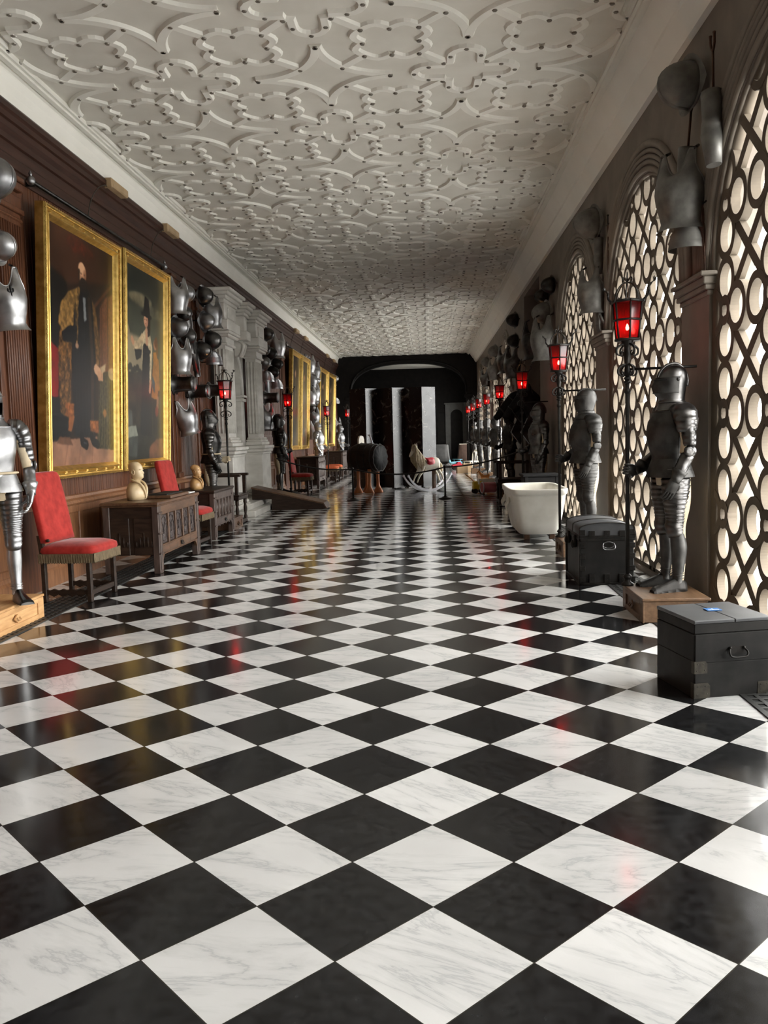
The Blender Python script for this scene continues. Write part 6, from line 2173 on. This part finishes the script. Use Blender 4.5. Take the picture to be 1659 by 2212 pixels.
# trophies on the panelling: kind, y, z, material, scale, tilt, label
G1, G2, G3, G0 = 'armour trophy between portraits and portal', 'armour trophy beyond the stone portal', 'armour trophy between the far portraits', 'armour pieces above the left-edge suit'
CL = [
    ('wall_helmet', 7.28, 3.74, 'steel', 1.45, 0, 'large helmet at the left edge above the bright armour', G0),
    ('wall_helmet', 7.42, 3.21, 'bright_steel', 1.05, 0.3, 'polished helmet bowl hanging between helmet and breastplate at the left edge', G0),
    ('breastplate', 7.38, 2.76, 'bright_steel', 1.02, 0.12, 'bright breastplate with engraved mark at the left edge', G0),
    ('wall_gauntlet', 7.14, 2.33, 'bright_steel', 0.8, 0.2, 'small bright gauntlet below the left-edge breastplate', G0),
    ('breastplate', 12.99, 3.70, 'bright_steel', 1.05, 0.0, 'bright breastplate topmost beside the lady portrait', G1),
    ('wall_helmet', 13.55, 3.80, 'steel', 1.15, 0.1, 'peaked helmet in the top row next to the topmost breastplate', G1),
    ('wall_helmet', 14.30, 3.88, 'dark_steel', 1.15, 0, 'dark round helmet in the top row nearest the portal', G1),
    ('breastplate', 14.55, 3.66, 'steel', 1.0, 0.1, 'breastplate tucked behind the dark round helmet by the portal', G1),
    ('wall_helmet', 13.42, 3.47, 'dark_steel', 1.05, 0, 'dark helmet bowl under the topmost breastplate', G1),
    ('wall_helmet', 13.05, 3.20, 'steel', 1.2, 0, 'shiny helmet bowl beside the lady frame, third row', G1),
    ('wall_helmet', 14.32, 3.46, 'steel', 1.15, 0, 'helmet bowl in the second row nearest the portal', G1),
    ('wall_helmet', 14.50, 3.16, 'dark_steel', 1.25, 0, 'black helmet bowl jutting out in front of the stone column', G1),
    ('wall_helmet', 13.58, 3.13, 'dark_steel', 1.1, 0, 'dark helmet bowl in the middle of the third row', G1),
    ('wall_helmet', 14.15, 2.96, 'dark_steel', 1.1, 0, 'dark helmet bowl below the jutting black one', G1),
    ('tasset', 13.80, 3.25, 'dark_steel', 1.3, 0.1, 'dark leaf-shaped hanging plate in the middle of the trophy', G1),
    ('tasset', 13.98, 2.86, 'dark_steel', 1.2, 0.15, 'long narrow plate below the leaf-shaped one', G1),
    ('breastplate', 13.02, 2.79, 'bright_steel', 1.05, 0.0, 'bright cut-away breastplate with turned lower rim beside the lady frame', G1),
    ('shoulder_plate', 14.55, 2.78, 'steel', 1.1, 0.0, 'shoulder plate above the lantern before the portal', G1),
    ('hanging_sword', 13.36, 2.80, 'black_steel', 0.55, 0.02, 'short blade hanging under the bright cut-away breastplate', G1),
    ('hanging_sword', 13.72, 2.72, 'black_steel', 0.6, -0.05, 'short blade hanging in the gap over the drum-shaped collars', G1),
    ('hanging_sword', 14.08, 2.72, 'black_steel', 0.7, 0.08, 'long thin blade nearest the lantern', G1),
    ('drum_collar', 13.06, 2.34, 'dark_steel', 1.15, 0.0, 'drum-shaped steel collar lying sideways nearest the lady frame', G1),
    ('drum_collar', 13.85, 2.27, 'dark_steel', 1.05, 0.05, 'drum-shaped steel collar in the middle with red reflection', G1),
    ('drum_collar', 14.55, 2.32, 'dark_steel', 1.0, 0.05, 'drum-shaped steel collar behind the lantern before the portal', G1),
    ('breastplate', 13.18, 1.86, 'bright_steel', 1.02, 0.25, 'tilted bright breastplate hanging alone above the brown bust', G1),
]
for kd, y_, z_, m_, s_, t_, lab, g_ in CL:
    hang(kd, lab, y_, z_, m_, s_, 'L', g_, t_, off=max(0.0, (y_ - 13.6) * 0.16) if g_ is G1 else 0.11)
for T in [o for o in COL.objects if o.get('label', '').startswith('bright breastplate with engraved mark')]:
    b = MB()
    for q, (y_, z_, ry, rz_) in enumerate(((0.0, 0.05, 0.010, 0.028), (-0.022, 0.035, 0.008, 0.018), (0.022, 0.035, 0.008, 0.018), (0.0, -0.005, 0.006, 0.026), (0.0, 0.018, 0.022, 0.006))):
        b.ell((0.190 - abs(y_) * 0.25, y_, z_), (0.010, ry, rz_), 10, 6)
    b.build('engraved_mark', 'slot', T)
K2 = [('tasset', 19.75, 3.85, 'steel'), ('wall_helmet', 20.5, 3.98, 'dark_steel'), ('breastplate', 21.6, 3.85, 'bright_steel'), ('wall_helmet', 19.9, 3.55, 'dark_steel'), ('wall_helmet', 20.8, 3.55, 'black_steel'), ('wall_helmet', 19.9, 3.25, 'steel'),
      ('wall_helmet', 21.0, 3.1, 'black_steel'), ('shoulder_plate', 20.2, 2.85, 'bright_steel'), ('wall_helmet', 21.6, 3.35, 'black_steel'), ('drum_collar', 20.4, 2.45, 'dark_steel'), ('tasset', 20.6, 2.8, 'steel'), ('breastplate', 19.75, 2.0, 'steel'), ('shoulder_plate', 21.4, 2.75, 'bright_steel'), ('hanging_sword', 20.9, 2.75, 'steel')]
W2 = ['narrow plate topmost against the far stone column', 'dark helmet topmost beyond the portal', 'bright breastplate topmost next to the far rod', 'dark helmet second from top by the far column', 'black helmet second from top in the middle beyond the portal', 'helmet bowl third from top by the far column',
      'black helmet third from top in the middle beyond the portal', 'bright curved plate under the helmets by the far column', 'black helmet nearest the far portrait pair', 'dark drum collar reflecting the lantern beyond the portal', 'hanging plate in the middle of the trophy beyond the portal', 'long breastplate lowest by the far column', 'bright shoulder plate above the lantern beyond the portal', 'thin blade in the trophy beyond the portal']
for (kd, y_, z_, m_), lab in zip(K2, W2):
    hang(kd, lab, y_, z_, m_, 1.2, 'L', G2)
K3 = [('breastplate', 27.5, 3.85, 'bright_steel'), ('wall_helmet', 28.1, 3.95, 'bright_steel'), ('breastplate', 28.8, 3.75, 'steel'), ('breastplate', 27.9, 3.4, 'steel'), ('wall_helmet', 29.3, 3.45, 'bright_steel'), ('breastplate', 28.5, 3.0, 'bright_steel'),
      ('breastplate', 27.5, 2.85, 'bright_steel'), ('wall_helmet', 28.6, 2.65, 'dark_steel'), ('wall_helmet', 27.8, 2.45, 'dark_steel'), ('breastplate', 28.2, 2.2, 'steel'), ('breastplate', 27.8, 1.75, 'bright_steel'), ('wall_helmet', 35.4, 3.9, 'bright_steel'), ('shoulder_plate', 35.4, 2.9, 'bright_steel'), ('breastplate', 35.3, 2.0, 'bright_steel')]
W3 = ['bright breastplate topmost beside the far portrait pair', 'bright helmet topmost between the far portraits', 'steel breastplate topmost next to the last portrait pair', 'bright breastplate second from top between the far portraits', 'helmet jutting out before the last portrait pair', 'bright breastplate mid-height next to the last portraits',
      'bright breastplate mid-height beside the far portrait pair', 'dark helmet above the lantern between the far portraits', 'dark helmet low beside the far portrait pair', 'bright breastplate behind the lantern between the far portraits', 'lowest bright breastplate above the bright armour', 'bright helmet topmost by the arch', 'bright shoulder plate mid-height by the arch', 'breastplate lowest on the wall by the arch']
for (kd, y_, z_, m_), lab in zip(K3, W3):
    hang(kd, lab, y_, z_, m_, 1.15, 'L', G3)

# pieces on the window piers
GR = 'grey armour pieces on the window piers'
RP = [
    ('wall_helmet', 6.86, 4.07, 'dull_steel', 1.35, 0.0, 'cone-shaped grey helmet high between the two nearest windows'),
    ('arm_guard', 6.36, 3.56, 'dull_steel', 1.25, 0.1, 'grey arm guard with forked prong beside the nearest window arch'),
    ('arm_guard', 7.05, 3.42, 'dull_steel', 1.1, -0.15, 'grey arm guard with forked prong farther from the nearest window'),
    ('breastplate', 6.86, 3.30, 'dull_steel', 1.1, 0.0, 'grey breastplate with open neck hole between the two nearest windows'),
    ('hanging_sword', 6.72, 3.08, 'rust_iron', 0.62, 0.1, 'thin rusty blade under the open breastplate'),
    ('shoulder_plate', 6.84, 2.86, 'dull_steel', 0.95, 0.0, 'grey plate hanging just above the nearest pier ledge'),
    ('wall_helmet', 10.55, 3.93, 'dull_steel', 1.4, 0.0, 'grey visored helmet between the second and third windows'),
    ('arm_guard', 10.45, 3.52, 'dull_steel', 1.0, 0.1, 'grey arm guard under the visored helmet'),
    ('hanging_sword', 10.12, 3.75, 'rust_iron', 0.6, 0.0, 'rusty blade beside the second window arch'),
    ('breastplate', 10.5, 3.15, 'dull_steel', 1.0, 0.0, 'grey breastplate between the second and third windows'),
    ('wall_gauntlet', 10.45, 2.84, 'dull_steel', 1.2, 0.0, 'grey gauntlet just above the second pier ledge'),
    ('wall_helmet', 14.2, 3.84, 'black_steel', 1.0, 0.0, 'small black helmet highest past the third window'),
    ('wall_helmet', 14.95, 3.78, 'black_steel', 1.05, 0.0, 'black helmet beside the small highest one'),
    ('wall_helmet', 14.65, 3.45, 'dull_steel', 1.4, 0.0, 'big grey helmet past the third window'),
    ('breastplate', 14.3, 3.02, 'dull_steel', 1.35, 0.0, 'wide grey breastplate with flared rim past the third window'),
    ('breastplate', 15.75, 3.15, 'black_steel', 1.3, 0.0, 'dark pointed breastplate before the recess'),
    ('wall_helmet', 19.75, 4.02, 'black_steel', 1.2, 0.0, 'black helmet highest beyond the recess'),
    ('wall_helmet', 19.75, 3.55, 'black_steel', 1.15, 0.0, 'dark helmet second from top beyond the recess'),
    ('breastplate', 19.6, 3.05, 'dark_steel', 1.25, 0.0, 'dark breastplate third from top beyond the recess'),
    ('breastplate', 21.5, 3.3, 'dark_steel', 1.25, 0.0, 'dark breastplate beside the first far window'),
    ('wall_helmet', 25.25, 3.85, 'dull_steel', 1.3, 0.0, 'broad grey helmet on the pier between far windows, nearest such pier'),
    ('breastplate', 25.25, 3.35, 'dull_steel', 1.15, 0.0, 'breastplate below the broad grey helmet'),
    ('wall_helmet', 28.9, 3.85, 'dull_steel', 1.2, 0.0, 'helmet on the second pier between far windows'),
    ('breastplate', 28.9, 3.35, 'dark_steel', 1.1, 0.0, 'breastplate on the second pier between far windows'),
    ('hanging_sword', 32.55, 3.6, 'rust_iron', 0.9, 0.0, 'blade on the last pier between far windows'),
]
for kd, y_, z_, m_, s_, t_, lab in RP:
    hang(kd, lab, y_, z_, m_, s_, 'R', GR, t_)

# ================================================================== MIDDLE OF THE FAR HALL
ST = []
for x_, y_, lab in ((-1.74, 19.3, 'black rope stanchion in front of the barrel horse'), (0.37, 19.2, 'black rope stanchion in front of the rocking horse')):
    T = thing('rope_stanchion', lab, 'stanchion', (x_, y_, 0), 0, 'rope stanchions across the hall')
    b = MB()
    b.lathe([(0.15, 0.0), (0.15, 0.012), (0.10, 0.025), (0.03, 0.06), (0.024, 0.10)], 24)
    b.build('base', 'iron', T)
    b = MB()
    b.lathe([(0.021, 0.05), (0.021, 0.70), (0.032, 0.71), (0.03, 0.745), (0.012, 0.765)], 16)
    b.build('post', 'iron', T)
    ST.append((x_, y_, 0.72))
for a, c, sag, lab in (((-3.42, 18.9, 1.02), ST[0], 0.10, 'black barrier rope from the portal to the first stanchion'), (ST[0], ST[1], 0.14, 'black barrier rope sagging between the two stanchions'), (ST[1], (2.08, 16.3, 1.22), 0.10, 'black barrier rope rising to the window side')):
    P = [(a[0] + (c[0] - a[0]) * t, a[1] + (c[1] - a[1]) * t, a[2] + (c[2] - a[2]) * t - sag * 4 * t * (1 - t)) for t in [k / 20 for k in range(21)]]
    b = MB()
    b.tube(P, 0.017, 8)
    o = b.build('barrier_rope', 'iron')
    tag(o, lab, 'rope', 'barrier ropes')

# lacquer folding screen
T = thing('folding_screen', 'tall black lacquer folding screen with pale incised decoration behind the horses', 'folding screen', (0, 23.2, 0))
XS = [-2.12, -1.68, -1.37, -0.95, -0.61, -0.15, 0.22]
for i in range(6):
    ya, yb_ = (0.14, -0.14) if i % 2 == 0 else (-0.14, 0.14)
    a, c = V((XS[i] + 0.004, ya, 0)), V((XS[i + 1] - 0.004, yb_, 0))
    dv = (c - a).normalized()
    nr = V((-dv.y, dv.x, 0)) * 0.012
    b = MB()
    b.ext([a - nr + V((0, 0, 0.04)), c - nr + V((0, 0, 0.04)), c + nr + V((0, 0, 0.04)), a + nr + V((0, 0, 0.04))], (0, 0, 2.72))
    for p in (a + dv * 0.03, c - dv * 0.03):
        b.box((p.x, p.y, 0.02), (0.05, 0.026, 0.045))
    b.build('leaf', 'lacquer', T)

# barrel horse
T = thing('barrel_horse', 'brown barrel-shaped practice horse with saddle on orange wooden legs', 'vaulting horse', (-1.60, 21.95, 0), -0.5)
b = MB()
prof = [(0.02, -0.45), (0.27, -0.445), (0.31, -0.42), (0.36, -0.22), (0.37, 0.0), (0.362, 0.2), (0.335, 0.38), (0.32, 0.40), (0.05, 0.40)]
rg = [[V((z, r * math.cos(t), 0.90 + r * math.sin(t))) for t in [2 * PI * k / 32 for k in range(32)]] for r, z in prof]
b.loft(rg)
b.build('barrel', 'saddle_leather', T)
b = MB()
for z, r in ((-0.30, 0.347), (-0.08, 0.372), (0.12, 0.372), (0.30, 0.354)):
    b.tube([(z, r * math.cos(t), 0.90 + r * math.sin(t)) for t in [2 * PI * k / 32 for k in range(32)]], 0.010, 6, closed=True)
b.build('hoop', 'black_steel', T)
b = MB()
rg = [[V((x_, (r + 0.012 * math.sin(t * 11)) * math.cos(t), 0.90 + (r + 0.012 * math.sin(t * 11)) * math.sin(t))) for t in [2 * PI * k / 60 for k in range(60)]] for x_, r in ((0.385, 0.345), (0.42, 0.335), (0.425, 0.05))]
b.loft(rg)
b.build('end_cover', 'horse_black', T)
b = MB()
b.tube([(0.415, (0.342 + 0.014 * math.sin(t * 13)) * math.cos(t), 0.90 + (0.342 + 0.014 * math.sin(t * 9)) * math.sin(t)) for t in [2 * PI * k / 60 for k in range(60)]], 0.013, 6, closed=True)
b.build('worn_edge', 'grey_cloth', T)
b = MB()
rg = []
for x_, w_, h_ in ((-0.22, 0.16, 1.29), (-0.17, 0.22, 1.30), (-0.04, 0.26, 1.28), (0.10, 0.25, 1.28), (0.19, 0.20, 1.295)):
    rg.append([V((x_, w_ * math.sin(t), h_ - 0.14 * (1 - math.cos(t)))) for t in [-1.2 + 2.4 * k / 12 for k in range(13)]])
b.loft(rg + [[p - V((0, 0, 0.03)) for p in r] for r in rg[::-1]], cap=False, closed=False)
b.build('saddle', 'saddle_leather', T)
b = MB()
P = [(-0.13, 1.25), (-0.12, 1.38), (-0.085, 1.46), (0.0, 1.485), (0.085, 1.46), (0.12, 1.38), (0.13, 1.25), (0.05, 1.25), (0.0, 1.33), (-0.05, 1.25)]
b.ext([(-0.19, y_, z_) for y_, z_ in P], (0.05, 0, 0), True)
b.build('saddle_cantle', 'cream_paint', T)
b = MB()
b.tube([(0.20, 0, 1.26), (0.12, 0, 1.47)], 0.02, 8)
b.ell((0.10, 0, 1.49), (0.05, 0.03, 0.02), 10, 6)
b.build('handle', 'white_paint', T)
for x_ in (-0.14, 0.20):
    for y_ in (-0.2, 0.2):
        b = MB()
        limb(b, [(x_, y_, 0.62), (x_, y_, 0.36), (x_, y_ * 1.05, 0.18), (x_, y_ * 1.1, 0.06), (x_, y_ * 1.1, 0.0)], [(0.05, 0.045), (0.042, 0.04), (0.05, 0.05), (0.12, 0.07), (0.15, 0.08)], 12)
        b.build('leg', 'orange_wood', T)

# rocking horse
T = thing('rocking_horse', 'white rocking horse with long mane and red saddle on a curved white rocker', 'rocking horse', (-0.02, 21.95, 0.0), PI + 0.62)
T.scale = (0.70,) * 3
lg = []
for sg in (-1, 1):
    lg.append([(0.42, sg * 0.13, 1.10), (0.56, sg * 0.15, 0.84), (0.72, sg * 0.16, 0.66), (0.82, sg * 0.16, 0.50), (0.90, sg * 0.17, 0.36)])
    lg.append([(-0.62, sg * 0.13, 1.12), (-0.66, sg * 0.15, 0.86), (-0.86, sg * 0.16, 0.68), (-0.94, sg * 0.16, 0.50), (-1.02, sg * 0.17, 0.36)])
bm_ = horse_mesh(lg)
bm_.v = [(x * 0.64, y * 0.82, z * 0.80 + 0.06) for x, y, z in bm_.v]
o = bm_.build('body', 'cream_paint', T)
remesh(o, 0.016)
b = MB()
for sg in (-1, 1):
    for i in range(18):
        t = i / 17
        x_, z_ = 0.60 - 0.36 * t, 1.72 - 0.44 * t
        b.tube(crv([(x_, sg * 0.02, z_), (x_ - 0.01, sg * (0.11 + 0.03 * t), z_ - 0.08), (x_ + 0.06 * math.sin(i * 2.1), sg * 0.155, z_ - 0.30 - 0.08 * math.sin(i)), (x_ + 0.03, sg * 0.15, z_ - 0.60)], 4), [0.036] * 9 + [0.026] * 3 + [0.008], 6)
b.tube(crv([(0.56, 0, 1.71), (0.66, 0.03, 1.66), (0.68, 0.05, 1.5)], 4), [0.035] * 6 + [0.02] * 2 + [0.005], 6)
b.build('mane', 'mane_hair', T)
b = MB()
b.tube(crv([(-0.50, 0, 1.05), (-0.60, 0, 1.0), (-0.64, 0, 0.80), (-0.62, 0, 0.62)], 4), [0.03] * 5 + [0.05] * 5 + [0.03] * 2 + [0.008], 8)
b.build('tail', 'mane_hair', T)
b = MB()
rg = []
for x_, w_, h_ in ((-0.20, 0.19, 1.235), (-0.10, 0.215, 1.225), (0.05, 0.215, 1.215), (0.15, 0.20, 1.24)):
    rg.append([V((x_, w_ * math.sin(t), h_ - 0.20 * (1 - math.cos(t)))) for t in [-1.75 + 3.5 * k / 16 for k in range(17)]])
b.loft(rg + [[p + V((0, p.y * 0.08, 0.022)) for p in r] for r in rg[::-1]] + [rg[0]], cap=False, closed=False)
b.build('saddle', 'toy_red', T)
for sg in (-1, 1):
    b = MB()
    P = [(1.08 * math.sin(a), 1.02 - 1.0 * math.cos(a)) for a in [-1.12 + 2.24 * k / 28 for k in range(29)]]
    top = [(x_, sg * 0.16 - 0.022, z_ + 0.02 + 0.05) for x_, z_ in P]
    bot = [(x_, sg * 0.16 - 0.022, z_ - 0.02) for x_, z_ in P[::-1]]
    b.ext([(p[0], p[1], max(p[2], 0.0)) for p in top + bot], (0, 0.044, 0))
    for e in (-1, 1):
        b.tube([(e * 0.97 + 0.03 * e * math.cos(t), sg * 0.16, 0.60 + 0.03 * math.sin(t)) for t in [2 * PI * k / 12 for k in range(12)]], 0.022, 6, closed=True)
    b.build('rocker', 'white_paint', T)
b = MB()
for x_ in (-0.45, 0.0, 0.45):
    b.box((x_, 0, 0.10 + x_ * x_ * 0.55), (0.09, 0.32, 0.025), 0.005)
b.build('cross_bar', 'white_paint', T)
b = MB()
b.box((-0.28, 0, 0.46), (0.12, 0.10, 0.86), 0.01)
b.build('wooden_post', 'oak_mid', T)

# toys on the floor at the window side
GT = 'toys on the floor by the windows'


def wheels(T, pts, r, w, m):
    for x_, y_ in pts:
        b = MB()
        b.tube([(x_, y_ - w / 2, r), (x_, y_ + w / 2, r)], r, 16)
        b.build('wheel', m, T)


T = thing('toy_drum', 'pink toy drum on the floor near the dark armchair', 'toy', (1.44, 20.4, 0.16), 0.3, GT)
b = MB()
b.tube([(-0.17, 0, 0), (0.17, 0, 0)], 0.125, 24)
b.build('shell', 'toy_pink', T)
b = MB()
for x_ in (-0.17, 0.17):
    b.tube([(x_, 0.13 * math.cos(t), 0.13 * math.sin(t)) for t in [2 * PI * k / 24 for k in range(24)]], 0.012, 6, closed=True)
b.build('hoop', 'white_paint', T)
T = thing('toy_engine', 'yellow and grey toy engine beside the pink drum', 'toy', (1.20, 20.7, 0), 0.2, GT)
b = MB()
b.box((0, 0, 0.16), (0.26, 0.16, 0.12), 0.02)
b.box((-0.07, 0, 0.25), (0.12, 0.15, 0.10), 0.02)
b.tube([(0.08, 0, 0.20), (0.08, 0, 0.30)], [0.025, 0.03], 10)
b.build('body', 'toy_yellow', T)
wheels(T, [(x_, y_) for x_ in (-0.08, 0.09) for y_ in (-0.08, 0.08)], 0.06, 0.03, 'iron')
T = thing('toy_cart', 'orange and cream toy cart behind the pink drum', 'toy', (1.45, 21.5, 0), 0.1, GT)
b = MB()
b.box((0, 0, 0.17), (0.42, 0.28, 0.05), 0.008)
for y_ in (-0.13, 0.13):
    b.box((0, y_, 0.25), (0.42, 0.02, 0.14), 0.004)
for x_ in (-0.2, 0.2):
    b.box((x_, 0, 0.25), (0.02, 0.26, 0.14), 0.004)
b.build('box', 'cream_paint', T)
b = MB()
b.tube([(-0.2, 0, 0.18), (-0.5, 0, 0.42)], 0.014, 8)
b.tube([(-0.5, -0.08, 0.42), (-0.5, 0.08, 0.42)], 0.014, 8)
b.build('handle', 'toy_orange', T)
wheels(T, [(x_, y_) for x_ in (-0.14, 0.14) for y_ in (-0.16, 0.16)], 0.09, 0.025, 'toy_orange')
T = thing('toy_horse', 'small brown and white toy horse standing in the toy cart', 'toy', (1.42, 21.5, 0.195), PI, GT)
q = horse_mesh(stand_legs())
q.v = [(x * 0.16, y * 0.16, z * 0.16) for x, y, z in q.v]
q.build('body', 'toy_orange', T)
b = MB()
b.box((-0.02, 0, 0.23), (0.09, 0.085, 0.03), 0.01)
b.build('saddle', 'white_paint', T)
T = thing('toy_car', 'red toy car on the floor before the far wainscot', 'toy', (1.24, 35.0, 0), 0.2, GT)
T.scale = (0.62,) * 3
b = MB()
P = [(-0.42, 0.14), (-0.44, 0.30), (-0.30, 0.36), (-0.12, 0.40), (-0.06, 0.52), (0.10, 0.52), (0.16, 0.38), (0.40, 0.34), (0.46, 0.26), (0.44, 0.14)]
b.ext([(x_, -0.2, z_) for x_, z_ in P], (0, 0.4, 0))
b.build('body', 'toy_red', T)
wheels(T, [(x_, y_) for x_ in (-0.27, 0.28) for y_ in (-0.2, 0.2)], 0.12, 0.06, 'iron')
T = thing('toy_aeroplane', 'pale blue toy aeroplane standing behind the red toy car', 'toy', (1.18, 36.0, 0.055), 0.5, GT)
T.scale = (0.55,) * 3
b = MB()
limb(b, [(-0.55, 0, 0.36), (-0.1, 0, 0.36), (0.35, 0, 0.36), (0.5, 0, 0.36)], [(0.05, 0.05), (0.11, 0.11), (0.12, 0.12), (0.06, 0.06)], 14, front=(0, 0, 1))
b.build('fuselage', 'toy_blue', T)
b = MB()
b.box((0.12, 0, 0.42), (0.26, 1.3, 0.03), 0.01)
b.box((0.12, 0, 0.62), (0.24, 1.2, 0.03), 0.01)
b.box((-0.5, 0, 0.40), (0.14, 0.44, 0.02), 0.006)
b.ext([(-0.58, -0.012, 0.38), (-0.42, -0.012, 0.38), (-0.52, -0.012, 0.62), (-0.60, -0.012, 0.60)], (0, 0.024, 0))
for y_ in (-0.5, 0.5):
    b.box((0.12, y_, 0.52), (0.03, 0.02, 0.2))
b.build('wing', 'toy_blue', T)
wheels(T, [(0.25, -0.2), (0.25, 0.2)], 0.09, 0.03, 'iron')
b = MB()
for y_ in (-0.2, 0.2):
    b.tube([(0.2, y_ * 0.4, 0.30), (0.25, y_, 0.09)], 0.012, 6)
b.tube([(-0.52, 0, 0.34), (-0.58, 0, -0.09)], 0.012, 6)
b.build('strut', 'iron', T)
T = thing('cane_chair', 'small cream child chair with open arched back by the far windows', 'chair', (1.72, 33.8, 0), -2.6)
for x_ in (-0.2, 0.2):
    for y_ in (-0.22, 0.22):
        b = MB()
        b.tube([(x_, y_, 0.34), (x_ * 1.1, y_ * 1.1, 0.0)], [0.024, 0.018], 8)
        b.build('leg', 'cream_paint', T)
b = MB()
b.box((0, 0, 0.36), (0.46, 0.5, 0.05), 0.015)
b.build('seat', 'cream_paint', T)
b = MB()
b.tube([(-0.22 - 0.05 * math.sin(u) * 0.5, 0.25 * math.copysign(abs(math.cos(u)) ** 0.6, math.cos(u)), 0.38 + 0.42 * math.sin(u) ** 0.6) for u in [PI * k / 20 for k in range(21)]], 0.03, 8)
for y_ in (-0.08, 0.08):
    b.tube([(-0.22, y_, 0.38), (-0.245, y_, 0.78)], 0.018, 8)
b.build('backrest', 'cream_paint', T)
for x_, y_, w_, h_, lab in ((1.52, 32.2, 0.42, 0.34, 'brown cardboard box in front of the cream child chair'), (1.30, 31.6, 0.5, 0.26, 'lower cardboard box nearer the camera than the cane chair')):
    T = thing('cardboard_box', lab, 'box', (x_ - 0.05, y_, 0), 0.1, 'cardboard boxes by the far windows')
    w_ = w_ * 0.8
    b = MB()
    b.box((0, 0, h_ / 2), (w_, w_ * 0.9, h_), 0.006)
    b.build('carton', 'cardboard', T)
    b = MB()
    b.box((0, 0, h_ + 0.001), (0.05, w_ * 0.9, 0.003))
    b.build('tape', 'fitting_brown', T)

# tables in the room beyond
for x_, y_, w_, lab, m_, top in ((0.62, 42.6, 0.78, 'table under a grey cloth beyond the arch', 'grey_cloth', 'grey_cloth'), (1.86, 42.9, 0.60, 'table under a brown cloth with pale top beyond the arch', 'brown_cloth', 'cream_paint')):
    T = thing('draped_table', lab, 'table', (x_, y_, 0), 0, 'cloth-covered tables beyond the arch')
    b = MB()
    rg = []
    for z, e in ((0.95, 0.0), (0.93, 0.012), (0.7, 0.03), (0.4, 0.06), (0.12, 0.09)):
        rg.append([V(((w_ / 2 + e + 0.022 * math.sin(7 * t) * (0.95 - z)) * math.copysign(abs(math.cos(t)) ** 0.4, math.cos(t)), (w_ / 2 + e + 0.022 * math.sin(7 * t) * (0.95 - z)) * math.copysign(abs(math.sin(t)) ** 0.4, math.sin(t)), z)) for t in [2 * PI * k / 64 for k in range(64)]])
    b.loft(rg)
    b.build('tablecloth', m_, T)
    b = MB()
    b.box((0, 0, 0.955), (w_ * 0.95, w_ * 0.95, 0.02), 0.005)
    b.build('tabletop', top, T)
    for sx_ in (-1, 1):
        for sy_ in (-1, 1):
            b = MB()
            b.box((sx_ * w_ * 0.4, sy_ * w_ * 0.4, 0.08), (0.05, 0.05, 0.16))
            b.build('leg', 'oak_dark', T)
